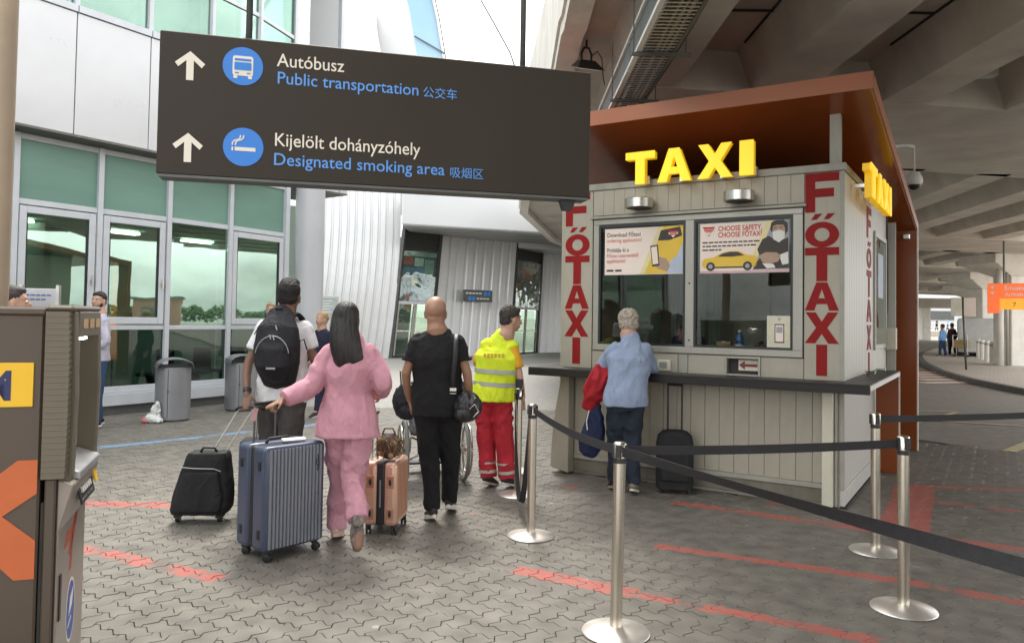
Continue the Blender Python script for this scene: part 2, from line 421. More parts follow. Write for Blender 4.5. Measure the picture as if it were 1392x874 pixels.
for _, i, j, d, c in cells:
    if (i, j) in near_set: continue
    m4 = paver_mat4(i, j, d); off = len(vs)
    if c.y > 8:                       # far stones: only top and bevel
        vs += [m4 @ v for v in base_v[nO:]]; o_ = off-nO
        fs += [tuple(k+o_ for k in f) for f in base_f if min(f) >= nO]
    else:
        vs += [m4 @ v for v in base_v]; fs += [tuple(k+off for k in f) for f in base_f]
me = bpy.data.meshes.new('paver_field'); me.from_pydata(vs, [], fs); me.materials.append(m_paver)
o = link('paver_field', me, pave); tag(o, kind='stuff')
mb = MB(); mb.poly([(-14, 2, -.022), (7.6, 2, -.022), (7.6, 7.8, -.022), (5.72, 10.99, -.022), (5.2, 14, -.022), (-14, 14, -.022)]); mb.obj('joint_bed', m_joint, pave)
def quad_sheet(name, pts, z, mat): MB().poly([(x, y, z) for x, y in pts]).obj(name, mat, pave)
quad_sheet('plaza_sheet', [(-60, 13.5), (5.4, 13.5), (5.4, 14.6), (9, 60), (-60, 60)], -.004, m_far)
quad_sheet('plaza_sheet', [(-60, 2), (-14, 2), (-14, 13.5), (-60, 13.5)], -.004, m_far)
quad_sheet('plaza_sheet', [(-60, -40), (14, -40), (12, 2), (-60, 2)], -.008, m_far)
# road
sheet('road', [(12, -40), (60, -40), (80, 10), (160, 260), (40, 260), (12, 60), (5.4, 14.2), (5.72, 10.99), (7.6, 7.8), (9, 2)], -.016, m_asphalt)
m_mark = M('road_marking_paint', (.62, .60, .52), .7, var=.25, scale=12)
m_marky = M('yellow_marking_paint', (.55, .47, .26), .7, var=.25, scale=12)
m_markr = M('red_crossing_paint', (.34, .085, .06), .75, var=.3, scale=8)
def strip(name, a, b, w_, mat, z=-.008):
    a = Vector((*a, 0)); b = Vector((*b, 0)); d = (b-a).normalized(); n_ = Vector((-d.y, d.x, 0))*w_/2
    me = MB().poly([tuple(a+n_)[:2]+(z,), tuple(b+n_)[:2]+(z,), tuple(b-n_)[:2]+(z,), tuple(a-n_)[:2]+(z,)]).obj(name, mat, kind='structure')
    return me
strip('yellow_line', (6.55, 12.55), (8.3, 14.3), .1, m_marky); strip('yellow_line', (6.7, 14.6), (8.3, 14.35), .1, m_marky)
strip('yellow_line', (8.9, 12.2), (6.9, 13.1), .1, m_marky); strip('yellow_line', (6.45, 9.95), (9.5, 12.9), .16, m_marky)
# crossing: red ground with white bars
mb = MB(); mb.poly([(11.2, 22.2, -.011), (13.1, 20.6, -.011), (17.6, 27.4, -.011), (13.4, 27.0, -.011)]); mb.obj('crossing', m_markr, kind='structure')
for k in range(5):
    t = k/4.6; a = (12.0+t*2.4, 21.5+t*5.2); b = (a[0]-1.0+.9, a[1]+1.2)
    strip('crossing_bar', (a[0]-.6, a[1]-.15), (a[0]+1.6, a[1]+.55), .55, m_mark, -.006)
# sidewalk island with kerb
isl = [(12.2, 16.6), (12.34, 18.5), (12.68, 20.1), (13.05, 21.7), (13.57, 23.3), (14.3, 25.4), (15.27, 27.6), (16.2, 29.8), (17.3, 32.1), (18.4, 34.3), (19.6, 36.6), (21.2, 39.6), (23.0, 42.6), (28.5, 51.3), (36, 60), (80, 60), (70, 16.6)]
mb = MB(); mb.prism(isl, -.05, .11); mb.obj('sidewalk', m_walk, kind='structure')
m_kerb = M('kerb_stone', (.10, .095, .085), .85, var=.3, scale=6, bump=.3)
mb = MB()
for a, b in zip(isl[:14], isl[1:15]):
    a = Vector((*a, 0)); b = Vector((*b, 0)); d = (b-a).normalized(); n_ = Vector((-d.y, d.x, 0))
    lo = [a+n_*.16, b+n_*.16, b-n_*.01, a-n_*.01]
    mb.hexa([p+Vector((0, 0, -.04)) for p in lo], [p+Vector((0, 0, .125)) for p in lo])
mb.obj('kerb', m_kerb, kind='structure')
# ---------------------------------------------------------------- taxi kiosk (local axes: x along the front, y into the kiosk, z up; origin = right front corner)
m_panel = M('kiosk_sheet_metal', (.385, .355, .285), .42, var=.07, scale=3, bump=.08, bscale=25, grime=.22)
m_panel_s = M('kiosk_side_metal', (.52, .51, .47), .42, var=.07, scale=3, bump=.05, bscale=6, grime=.2)
m_frame = M('window_aluminium', (.36, .35, .31), .4, metal=.3, var=.06, grime=.15)
m_trim = M('kiosk_trim', (.34, .33, .28), .45, var=.1, grime=.3)
m_dark = M('dark_gap', (.03, .028, .025), .8)
m_red = M('red_vinyl_lettering', (.27, .011, .012), .6, var=.1, scale=6, spec=.2)
m_orange = M('orange_cladding', (.27, .070, .020), .2, var=.06, scale=2, spec=.3)
m_yel = M('yellow_lit_letter', (.90, .62, .02), .4, var=.0, emit=(1., .66, .02), estr=.22)
m_yels = M('yellow_letter_side', (.80, .50, .02), .45, var=.05, emit=(1, .55, .01), estr=.12)
m_steel = M('brushed_steel', (.58, .56, .52), .28, metal=1, var=.1, scale=20, stretch=(1, 1, .05))
m_black = M('black_plastic', (.02, .02, .021), .45, var=.2)
m_counter = M('counter_edge', (.012, .010, .009), .6, var=.2)
m_ctop = M('counter_top', (.03, .027, .025), .45, var=.1)
m_white = M('white_plastic', (.72, .71, .67), .5, var=.05)
m_cream = M('cream_plastic', (.62, .59, .48), .5, var=.06)
m_glass_k = glass_mat('kiosk_glass', (.84, .86, .83), .03, .01, .03)
m_int = M('kiosk_interior', (.32, .31, .28), .8, var=.2)
m_intd = M('kiosk_interior_dark', (.035, .03, .03), .7, var=.2)
m_curtain = M('curtain', (.30, .36, .33), .9, var=.2, scale=8, stretch=(6, 6, .3))

kio = thing('taxi_kiosk', 'grey metal taxi booth with orange slanted roof and yellow TAXI letters', 'kiosk', KC, KA)
def K(mb, name, mat, **k): return mb.obj(name, mat, kio, **k)
HT = 3.0
# planks of the front below the counter
rnd = random.Random(3)
N = 18; W = 2.50/N
plank = MB().b6(.0022, W-.0022, .012, .035, .20, 1.03).mesh('wall_plank', m_panel)
for i in range(N):
    o = link('wall_plank', plank, kio); o.location = (-2.62+i*W, rnd.uniform(-.003, .003), 0)
K(MB().b6(-2.78, 0, .036, .07, .0, 1.04), 'lower_wall', m_trim)
# upper planks above the windows
N = 18; W = 2.10/N
plank = MB().b6(.0016, W-.0016, .0, .03, 2.685, 2.945).mesh('upper_plank', m_panel)
for i in range(N):
    o = link('upper_plank', plank, kio); o.location = (-2.43+i*W, rnd.uniform(-.001, .001), 0)
K(MB().b6(-2.78, -2.435, 0, .06, 1.10, 2.945), 'corner_panel', m_panel, bev=.003)
K(MB().b6(-.328, 0, 0, .06, 1.10, 2.945), 'corner_panel', m_panel, bev=.003)
K(MB().b6(-2.43, -.33, .031, .06, 2.64, 2.95), 'lintel', m_trim)
# band under the windows, in sheets
xs = [-2.43, -1.78, -1.50, -1.40, -1.04, -.71, -.33]
for a, b in zip(xs, xs[1:]):
    if abs(a+1.04) < .01: continue
    K(MB().b6(a+.003, b-.003, .004, .05, 1.10, 1.285), 'sill_panel', m_panel if abs(a+1.50) > .01 else m_frame, bev=.002)
# money tray with an arrow
K(MB().b6(-1.035, -.715, .07, .09, 1.10, 1.285), 'tray_back', m_intd)
K(MB().b6(-1.04, -1.02, -.008, .06, 1.10, 1.285).b6(-.73, -.71, -.008, .06, 1.10, 1.285).b6(-1.02, -.73, -.008, .06, 1.262, 1.285).b6(-1.02, -.73, -.006, .06, 1.10, 1.118), 'tray_frame', m_frame, bev=.002)
m_redarrow = M('dark_red_arrow', (.20, .03, .025), .5)
K(MB().b6(-.925, -.74, .052, .062, 1.15, 1.25), 'tray_card', m_cream)
K(MB().prism([(-.92, 1.20), (-.865, 1.24), (-.865, 1.213), (-.75, 1.213), (-.75, 1.187), (-.865, 1.187), (-.865, 1.16)], .046, .051, 'y'), 'arrow', m_redarrow)
K(MB().b6(-1.70, -1.565, -.035, .003, 1.112, 1.222), 'intercom_box', m_cream, bev=.008).location = (0, 0, 0)
K(MB().b6(-1.675, -1.60, -.040, -.034, 1.14, 1.20), 'intercom_grille', m_frame)
# cornice
K(MB().b6(-2.80, .018, -.018, .05, 2.948, 3.015), 'cornice', m_trim, bev=.004)
K(MB().b6(-.05, .018, .051, 3.13, 2.948, 3.012), 'cornice', m_trim, bev=.004)
K(MB().b6(-2.78, -.051, .052, 3.1, 2.95, 2.985), 'flat_roof', M('flat_roof_dark', (.025, .023, .022), .9))  # unseen top made dark so it throws less light up at the slab
# base rail, skirting and plinth
K(MB().b6(-2.62, -.13, -.012, .034, .155, .198), 'base_rail', m_trim, bev=.004)
K(MB().b6(-2.64, -.12, .004, .034, .03, .153), 'skirting', M('shaded_dirty_skirting', (.17, .155, .12), .7, var=.2, grime=.5), bev=.003)  # base colour darkened for the shade under the rail, grime noise over it
K(MB().b6(-2.7, -.05, .04, 3.0, -.02, .03), 'plinth', m_dark)
# side wall: narrow ribbed sheets
N = 30; W = 3.10/N
sp = MB().prism([(0, -.03), (0, -.004), (.012, 0), (W-.014, 0), (W-.003, -.006), (W-.003, -.03)], .16, 2.945, 'z')
for v in sp.bm.verts: v.co = Vector((v.co.y, v.co.x, v.co.z))
spm = sp.mesh('side_plank', m_panel_s)
for i in range(N):
    o = link('side_plank', spm, kio); o.location = (-.001, .02+i*W, 0)
K(MB().b6(-.045, -.032, .02, 3.12, .0, 2.95), 'side_wall', m_panel_s)
K(MB().b6(-.03, .010, .0, 3.12, .02, .158), 'side_skirting', m_panel_s, bev=.004)
K(MB().b6(-.03, .03, -.0, 3.12, -.015, .018), 'side_sill', m_dark)
K(MB().b6(-.03, .007, -.006, .018, .16, 2.945), 'corner_post', m_trim, bev=.003)
K(MB().b6(-2.80, -2.77, 0, 3.12, .0, 2.95), 'side_wall', m_panel)
K(MB().b6(-2.77, -.046, 3.08, 3.12, 0, 2.95), 'rear_wall', m_panel)
# window frame
mb = MB()
mb.b6(-2.42, -.34, -.012, .05, 2.585, 2.64).b6(-2.42, -.34, -.012, .05, 1.292, 1.355)
mb.b6(-2.42, -2.36, -.010, .05, 1.355, 2.585).b6(-.425, -.34, -.010, .05, 1.355, 2.585).b6(-1.43, -1.345, -.010, .05, 1.355, 2.585)
K(mb, 'window_frame', m_frame, bev=.004)
K(MB().b6(-2.45, -.31, -.045, .03, 2.645, 2.672), 'drip_ledge', m_trim, bev=.004)
for s_ in (1.42, 1.95, 2.5): pass
mb = MB()
for z in (1.42, 1.97): mb.lathe([(.009, -.014), (.009, -.009)], (-1.387, 0, z), 10, 'y')
K(mb, 'frame_screw', m_black)
for a, b in ((-2.36, -1.43), (-1.345, -.425)):
    wdw = K(MB().b6(a, a+.022, -.004, .045, 1.355, 2.585).b6(b-.022, b, -.004, .045, 1.355, 2.585).b6(a+.022, b-.022, -.004, .045, 2.553, 2.585).b6(a+.022, b-.022, -.004, .045, 1.355, 1.377), 'window', m_black)
    MB().b6(a+.022, b-.022, .016, .022, 1.377, 2.553).obj('pane', m_glass_k, wdw)
# interior
K(MB().b6(-2.75, -.06, 1.55, 1.6, .05, 2.9), 'inner_wall', m_int)
K(MB().b6(-2.75, -.06, .1, 1.55, 2.75, 2.78), 'inner_ceiling', m_int)
K(MB().b6(-2.75, -.06, .1, 1.55, .05, .09), 'inner_floor', m_intd)
K(MB().b6(-2.7, -.1, .12, .62, 1.26, 1.30), 'inner_desk', m_intd)
for i in range(2): K(MB().b6(-1.0+i*.38, -.985+i*.38, 1.53, 1.549, .9, 2.75), 'inner_wall_joint', m_intd)
mb = MB()
for k, (x, wd) in enumerate(((-2.25, .10), (-2.02, .14), (-1.84, .22), (-1.58, .12))):
    r_ = []
    for z in (1.3, 2.74):
        ring = [(x+wd*t/10, 1.2+.035*math.sin(t*2.2), z) for t in range(11)]
        ring += [(x+wd*t/10, 1.21+.035*math.sin(t*2.2), z) for t in range(10, -1, -1)]
        r_.append(ring)
    mb.rings(r_)
K(mb, 'curtain', m_curtain, smooth=False)
# things standing on the inner desk
m_blueb = M('blue_bottle', (.02, .10, .35), .15, var=.05, coat=.5)
def kthing(name, label, cat, u, v, z, rz=0, group=None): return thing(name, label, cat, kw(u, v, z), KA+rz, group)
bt = kthing('bottle', 'blue plastic water bottle standing behind the right kiosk window', 'bottle', -.98, .28, 1.30)
MB().lathe([(.034, 0), (.038, .01), (.038, .09), (.034, .10), (.038, .11), (.038, .15), (.016, .19), (.014, .205)], n=16).obj('bottle_body', m_blueb, bt, smooth=True)
MB().lathe([(.016, .2051), (.016, .225)], n=12).obj('cap', m_white, bt)
MB().lathe([(.0386, .045), (.0386, .085)], n=16).obj('paper_band', m_white, bt)
bx = kthing('cardboard_box', 'small tan box on the desk left of the blue bottle', 'box', -1.14, .32, 1.30, .1)
m_card = M('cardboard', (.30, .21, .09), .8, var=.1)
MB().b6(-.07, .07, -.05, .05, 0, .11).obj('box_body', m_card, bx, bev=.003)
MB().b6(-.02, .02, -.0512, .0512, .1, .1115).obj('tape', m_cream, bx)
pr = kthing('desk_phone', 'black desk phone with red handset beside the payment notice inside kiosk', 'phone', -.74, .3, 1.30, -.2)
MB().prism([(-.08, 0), (.08, 0), (.08, .03), (-.08, .08)], -.09, .09, 'x').obj('phone_base', m_black, pr, bev=.004)
MB().tube([(-.075, -.02, .085), (-.075, .03, .10), (-.075, .08, .105)], [.02, .014, .02], 8).obj('handset', M('maroon_plastic', (.12, .03, .02), .4), pr, smooth=True)
# signs in the windows
m_poster = M('poster_paper', (.82, .70, .62), .55, var=.03)
m_pblack = M('print_black', (.05, .04, .035), .6)
m_pred = M('print_red', (.50, .04, .03), .6)
m_pyel = M('print_yellow', (.75, .50, .06), .6, var=.06)
m_pyelp = M('print_pale_yellow', (.75, .66, .35), .6)
m_pskin = M('print_skin', (.42, .28, .20), .6)
m_ppink = M('print_pink', (.62, .40, .42), .6)
m_pgrey = M('print_grey', (.34, .36, .40), .6)
m_pblue = M('print_blue', (.45, .52, .62), .6)
def flat(par, name, pts, y, mat, th=.0012): return MB().prism(pts, y-th, y, 'y').obj(name, mat, par)
def tri_logo(par, x, z, s, y):
    flat(par, 'logo', [(x-s, z+s*.62), (x+s, z+s*.62), (x, z-s*.9)], y, m_pred)
    flat(par, 'logo_band', [(x-s*1.05, z+s*.28), (x+s*1.05, z+s*.28), (x+s*.85, z-s*.12), (x-s*.85, z-s*.12)], y-.0014, m_poster)
    flat(par, 'logo_letters', [(x-s*.8, z+s*.2), (x+s*.8, z+s*.2), (x+s*.65, z-s*.04), (x-s*.65, z-s*.04)], y-.0028, m_pred)
    flat(par, 'logo_core', [(x-s*.45, z-s*.25), (x+s*.45, z-s*.25), (x, z-s*.72)], y-.0014, m_poster)
def ptext(par, s, size, x, z, y, mat, **k): return text_obj('lettering', s, size, mat, par, (x, y, z), (PI/2, 0, 0), **k)
p1 = K(MB().b6(-2.30, -1.46, .030, .034, 2.065, 2.54), 'poster', m_poster)
yy = .0296
flat(p1, 'photo_area', [(-1.66, 2.54), (-1.46, 2.54), (-1.46, 2.07), (-1.86, 2.07)][::-1], yy, m_pyel)
flat(p1, 'diagonal_band', [(-1.71, 2.539), (-1.66, 2.539), (-1.86, 2.071), (-1.91, 2.071)], yy-.001, m_pyelp)
flat(p1, 'car_roof', [(-1.69, 2.50), (-1.49, 2.53), (-1.47, 2.44), (-1.60, 2.40), (-1.72, 2.40)], yy-.0013, m_pblack)
flat(p1, 'sleeve', [(-1.46, 2.37), (-1.52, 2.25), (-1.60, 2.18), (-1.63, 2.07), (-1.46, 2.07)], yy-.0013, m_pblue)
flat(p1, 'hand', [(-1.71, 2.24), (-1.63, 2.22), (-1.59, 2.15), (-1.62, 2.09), (-1.72, 2.12), (-1.75, 2.17)], yy-.0026, m_pskin)
flat(p1, 'phone', [(-1.80, 2.35), (-1.72, 2.36), (-1.70, 2.15), (-1.775, 2.14)], yy-.004, m_pblack)
flat(p1, 'phone_screen', [(-1.79, 2.335), (-1.73, 2.345), (-1.712, 2.17), (-1.77, 2.162)], yy-.0054, m_poster)
tri_logo(p1, -1.56, 2.46, .05, yy-.003)
ptext(p1, 'Download Főtaxi', .062, -2.275, 2.455, yy-.0008, m_pblack, bold=.012, sx=.85)
ptext(p1, 'ordering application!', .054, -2.275, 2.40, yy-.0008, m_pred, bold=.006, sx=.85)
ptext(p1, 'Próbálja ki a', .058, -2.275, 2.30, yy-.0008, m_pblack, bold=.012, sx=.85)
ptext(p1, 'Főtaxi utasrendelő', .054, -2.275, 2.245, yy-.0008, m_pred, bold=.006, sx=.85)
ptext(p1, 'applikációt!', .054, -2.275, 2.19, yy-.0008, m_pred, bold=.006, sx=.85)
flat(p1, 'store_badge', [(-2.275, 2.12), (-2.20, 2.12), (-2.20, 2.10), (-2.275, 2.10)], yy-.0008, m_pblack)
flat(p1, 'store_badge', [(-2.18, 2.12), (-2.11, 2.12), (-2.11, 2.10), (-2.18, 2.10)], yy-.0008, m_pblack)
p2 = K(MB().b6(-1.29, -.46, .030, .034, 2.062, 2.54), 'poster', m_poster)
flat(p2, 'pink_band', [(-1.29, 2.062), (-.46, 2.062), (-.46, 2.085), (-1.29, 2.085)], yy-.0003, m_ppink)
flat(p2, 'diagonal_band', [(-.66, 2.54), (-.61, 2.54), (-.75, 2.20), (-.80, 2.20)], yy-.0003, m_pyelp)
flat(p2, 'photo_area', [(-.605, 2.54), (-.46, 2.54), (-.46, 2.09), (-.79, 2.09)][::-1], yy-.0003, m_pgrey)
flat(p2, 'jacket', [(-.70, 2.37), (-.64, 2.40), (-.56, 2.34), (-.47, 2.38), (-.463, 2.10), (-.78, 2.095), (-.76, 2.15), (-.72, 2.2), (-.745, 2.28)], yy-.0016, m_pblack)
flat(p2, 'hair', [(-.62, 2.52), (-.58, 2.54), (-.51, 2.538), (-.475, 2.51), (-.472, 2.44), (-.50, 2.40), (-.60, 2.40), (-.63, 2.46)], yy-.0029, m_pblack)
flat(p2, 'face', [(-.606, 2.485), (-.57, 2.50), (-.51, 2.495), (-.497, 2.46), (-.50, 2.40), (-.545, 2.36), (-.59, 2.38), (-.608, 2.43)], yy-.0042, m_pskin)
flat(p2, 'face_mask', [(-.61, 2.435), (-.555, 2.45), (-.498, 2.435), (-.50, 2.375), (-.55, 2.335), (-.60, 2.365)], yy-.0056, m_white)
for ex in (-.585, -.53): flat(p2, 'eyebrow', [(ex-.014, 2.474), (ex+.014, 2.476), (ex+.014, 2.469), (ex-.014, 2.466)], yy-.0056, m_pblack)
flat(p2, 'hand', [(-.73, 2.22), (-.67, 2.25), (-.57, 2.245), (-.53, 2.21), (-.56, 2.16), (-.64, 2.14), (-.70, 2.16)], yy-.0042, m_pskin)
flat(p2, 'shirt_cuff', [(-.55, 2.22), (-.47, 2.25), (-.465, 2.14), (-.52, 2.13)], yy-.0042, m_white)
flat(p2, 'papers', [(-.70, 2.15), (-.60, 2.14), (-.58, 2.105), (-.66, 2.10)], yy-.005, m_white)
car = flat(p2, 'car_print', [(-1.265, 2.13), (-1.27, 2.175), (-1.245, 2.205), (-1.16, 2.215), (-1.08, 2.255), (-1.00, 2.272), (-.92, 2.27), (-.84, 2.232), (-.755, 2.222), (-.745, 2.18), (-.755, 2.12), (-1.24, 2.112)], yy-.0016, m_pyel)
flat(car, 'window_print', [(-1.115, 2.222), (-1.07, 2.25), (-1.00, 2.264), (-.925, 2.262), (-.865, 2.228), (-.98, 2.218)], yy-.003, m_pblack)
flat(car, 'sill_print', [(-1.15, 2.125), (-.85, 2.125), (-.85, 2.112), (-1.15, 2.112)], yy-.003, m_pblack)
for cx in (-1.185, -.835):
    flat(car, 'wheel_print', [(cx+.042*math.cos(a*PI/8), 2.128+.042*math.sin(a*PI/8)) for a in range(16)], yy-.0042, m_pblack)
    flat(car, 'hub_print', [(cx+.022*math.cos(a*PI/5), 2.128+.022*math.sin(a*PI/5)) for a in range(10)], yy-.0056, m_pgrey)
tri_logo(p2, -1.205, 2.47, .062, yy-.0003)
ptext(p2, 'CHOOSE SAFETY,', .066, -1.115, 2.465, yy-.0008, m_pred, bold=.022, sx=.80)
ptext(p2, 'CHOOSE FŐTAXI!', .066, -1.115, 2.405, yy-.0008, m_pred, bold=.022, sx=.80)
for k, wd in enumerate((.50, .46, .16)):
    x_ = -1.265; rq = random.Random(k)
    while x_ < -1.265+wd:
        w_ = rq.uniform(.02, .055); flat(p2, 'tiny_print', [(x_, 2.352-k*.036), (x_+w_, 2.352-k*.036), (x_+w_, 2.365-k*.036), (x_, 2.365-k*.036)], yy-.0008, m_pblack); x_ += w_+.010
p1.location = (0, -.018, 0); p2.location = (0, -.018, 0)
# payment notice in the right window
nt_ = K(MB().b6(-.655, -.43, .006, .012, 1.36, 1.665), 'payment_notice', m_cream, bev=.001)
flat(nt_, 'yellow_ring', [(-.545+.085*math.cos(a*PI/14), 1.505+.085*math.sin(a*PI/14)) for a in range(28)], .0056, m_pyelp)
flat(nt_, 'ring_inside', [(-.545+.075*math.cos(a*PI/14), 1.505+.075*math.sin(a*PI/14)) for a in range(28)], .0042, m_cream)
flat(nt_, 'phone_outline', [(-.585, 1.42), (-.500, 1.42), (-.500, 1.59), (-.585, 1.59)], .0028, m_pblack)
flat(nt_, 'phone_screen', [(-.577, 1.43), (-.508, 1.43), (-.508, 1.58), (-.577, 1.58)], .0014, m_poster)
flat(nt_, 'screen_block', [(-.57, 1.51), (-.515, 1.51), (-.515, 1.565), (-.57, 1.565)], .0001, m_pgrey)
flat(nt_, 'badge', [(-.565, 1.645), (-.525, 1.645), (-.545, 1.612)], .0056, m_pgrey)

# bold red letters, drawn on a unit cell (0..1 wide, 0..1 high)
def glyph(c):
    if c == 'F': return [[(0, 0), (.30, 0), (.30, .38), (.85, .38), (.85, .60), (.30, .60), (.30, .78), (1, .78), (1, 1), (0, 1)]]
    if c == 'T': return [[(.34, 0), (.66, 0), (.66, .77), (1, .77), (1, 1), (0, 1), (0, .77), (.34, .77)]]
    if c == 'I': return [[(.34, 0), (.66, 0), (.66, 1), (.34, 1)]]
    if c == 'A': return [[(0, 0), (.28, 0), (.355, .24), (.645, .24), (.72, 0), (1, 0), (.66, 1), (.34, 1)]]
    if c == 'X': return [[(0, 0), (.31, 0), (.50, .31), (.69, 0), (1, 0), (.665, .50), (.98, 1), (.68, 1), (.50, .70), (.32, 1), (.02, 1), (.335, .50)]]
    return []
def letter_mb(c, w_, h_, y0, y1, x0=0, z0=0):
    mb = MB()
    if c == 'Ő':
        n = 28; hh = h_*.76
        ro = [(x0+w_*(.5+.5*math.cos(2*PI*k/n)), z0+hh*(.5+.5*math.sin(2*PI*k/n))) for k in range(n)]
        ri = [(x0+w_*(.5+.22*math.cos(2*PI*k/n)), z0+hh*(.5+.26*math.sin(2*PI*k/n))) for k in range(n)]
        vs = [[mb.bm.verts.new((p[0], y, p[1])) for p in r] for y in (y0, y1) for r in (ro, ri)]
        for k in range(n):
            k2 = (k+1) % n
            mb.bm.faces.new((vs[0][k], vs[0][k2], vs[1][k2], vs[1][k])); mb.bm.faces.new((vs[2][k], vs[3][k], vs[3][k2], vs[2][k2]))
            mb.bm.faces.new((vs[0][k], vs[2][k], vs[2][k2], vs[0][k2])); mb.bm.faces.new((vs[1][k], vs[1][k2], vs[3][k2], vs[3][k]))
        for dx in (.18, .55):
            mb.prism([(x0+w_*dx, z0+h_*.83), (x0+w_*(dx+.16), z0+h_*.83), (x0+w_*(dx+.34), z0+h_), (x0+w_*(dx+.12), z0+h_)], y0, y1, 'y')
        return mb
    for g_ in glyph(c): mb.prism([(x0+p[0]*w_, z0+p[1]*h_) for p in g_], y0, y1, 'y')
    if c == 'A':                     # counter of the A cut as a lighter inset
        bmesh.ops.delete(mb.bm, geom=mb.bm.verts[:], context='VERTS')
        P = lambda x, z: (x0+x*w_, z0+z*h_)
        mb.prism([P(0, 0), P(.28, 0), P(.5, .76), P(.5, 1), P(.34, 1)], y0, y1, 'y')
        mb.prism([P(.72, 0), P(1, 0), P(.66, 1), P(.5, 1), P(.5, .76)], y0, y1, 'y')
        mb.prism([P(.352, .23), P(.648, .23), P(.585, .44), P(.415, .44)], y0+.0004, y1-.0004, 'y')
    return mb
LZ = [('F', 2.59, .35), ('Ő', 2.275, .30), ('T', 1.975, .30), ('A', 1.715, .25), ('X', 1.425, .275), ('I', 1.14, .275)]
for bu in (-.322, -2.755):
    for c, z, h in LZ:
        K(letter_mb(c, .285, h, -.0035, -.0005, bu, z), 'letter', m_red)
for c, z, h in LZ:                                     # the same word on the right side wall
    mb = letter_mb(c, .34, h*.93, 0, .003, 0, z-.09)
    for v in mb.bm.verts: v.co = Vector((.0035-v.co.y, 1.42+v.co.x, v.co.z))
    K(mb, 'letter', m_red)
# yellow lit channel letters over the front and the side
def channel(c, x0, x1, z0, z1, y0, y1, side=False):
    face = letter_mb(c, x1-x0, z1-z0, y0, y0+.016, x0, z0); body = letter_mb(c, x1-x0-.012, z1-z0-.012, y0+.017, y1, x0+.006, z0+.006)
    if side:
        for m_ in (face, body):
            for v in m_.bm.verts: v.co = Vector((-v.co.y, v.co.x, v.co.z))
    o = K(body, 'sign_letter', m_yels, bev=.003); face.obj('lit_face', m_yel, o, bev=.004)
    mb = MB(); xm = (x0+x1)/2+.05
    if not side: mb.b6(xm-.02, xm+.02, y1, -.02, z0+.01, z0+.09)
    else: mb.b6(.02, -y1-.001 if False else .118, xm-.02, xm+.02, z0+.12, z0+.15)
    mb.obj('bracket', m_steel, o)
for c, a, b in (('T', -2.0, -1.69), ('A', -1.665, -1.325), ('X', -1.265, -.93), ('I', -1.005, -.60)):
    channel(c, a, b, 2.945, 3.27, -.17, -.09)
for c, a, b in (('T', .20, .62), ('A', .66, 1.06), ('X', 1.12, 1.52), ('I', 1.46, 1.92)):
    channel(c, a, b, 2.74, 3.04, -.20, -.12, True)
# steel drum lamps on the fascia
for u in (-1.87, -.88):
    d = K(MB().lathe([(.135, 2.715), (.14, 2.72), (.14, 2.805), (.13, 2.812)], (u, -.12, 0), 28), 'drum_lamp', m_steel, smooth=True, ang=40)
    MB().lathe([(.115, 2.712), (.12, 2.7149)], (u, -.12, 0), 24).obj('lens', m_black, d)
    MB().b6(u-.05, u+.05, -.02, .0, 2.73, 2.80).obj('wall_plate', m_steel, d)
# counter
K(MB().prism([(-3.0, -.33), (.25, -.33), (.25, 2.03), (.012, 2.03), (.012, -.018), (-2.8, -.018), (-2.8, .35), (-3.0, .35)], 1.095, 1.105), 'counter_top', m_ctop, bev=.002)
K(MB().prism([(-3.0, -.332), (.252, -.332), (.252, -.30), (-2.97, -.30), (-2.97, .35), (-3.0, .35)], 1.022, 1.094), 'counter_edge', m_counter, bev=.003)
K(MB().b6(-2.96, .24, -.298, .0, 1.06, 1.0935), 'counter_board', m_dark)
K(MB().b6(.232, .252, -.298, 2.03, 1.05, 1.0935), 'counter_side_edge', m_white, bev=.002)
for v, x in ((.9, .1), (1.45, .13)):
    gl = thing('ashtray_glass' if v > 1 else 'glass_ashtray', 'clear glass dish on the right end of kiosk counter' if v < 1 else 'clear glass cup on the side counter near orange panel', 'glass', kw(x, v, 1.106), KA)
    MB().lathe([(.028, 0), (.04, .002), (.05, .045), (.045, .045), (.035, .008), (.01, .006)], n=18).obj('glass_bowl', m_glass_k, gl, smooth=True)
# wing bracket at the left end with a curved front, and the right post
pr_ = [(-2.63, .015), (-2.63, 1.03)]+[(-2.72-.10*math.sin(PI*(1-t)*.55)-.02*(1-t), .06+.97*t) for t in [1, .9, .8, .7, .6, .5, .4, .3, .2, .1, 0]]
K(MB().prism(pr_[::-1], -.12, .0, 'y'), 'counter_bracket', m_panel, bev=.006)
K(MB().b6(-.165, -.075, -.075, .010, .015, 1.03), 'counter_post', m_cream, bev=.006)
K(MB().b6(-.068, -.045, -.02, .01, .015, 1.03), 'trim_strip', m_trim)
K(MB().b6(-.12, -.03, .012, .10, 3.016, 3.52), 'roof_post', m_trim, bev=.004)
K(MB().b6(-2.75, -2.66, .012, .10, 3.016, 3.52), 'roof_post', m_trim, bev=.004)
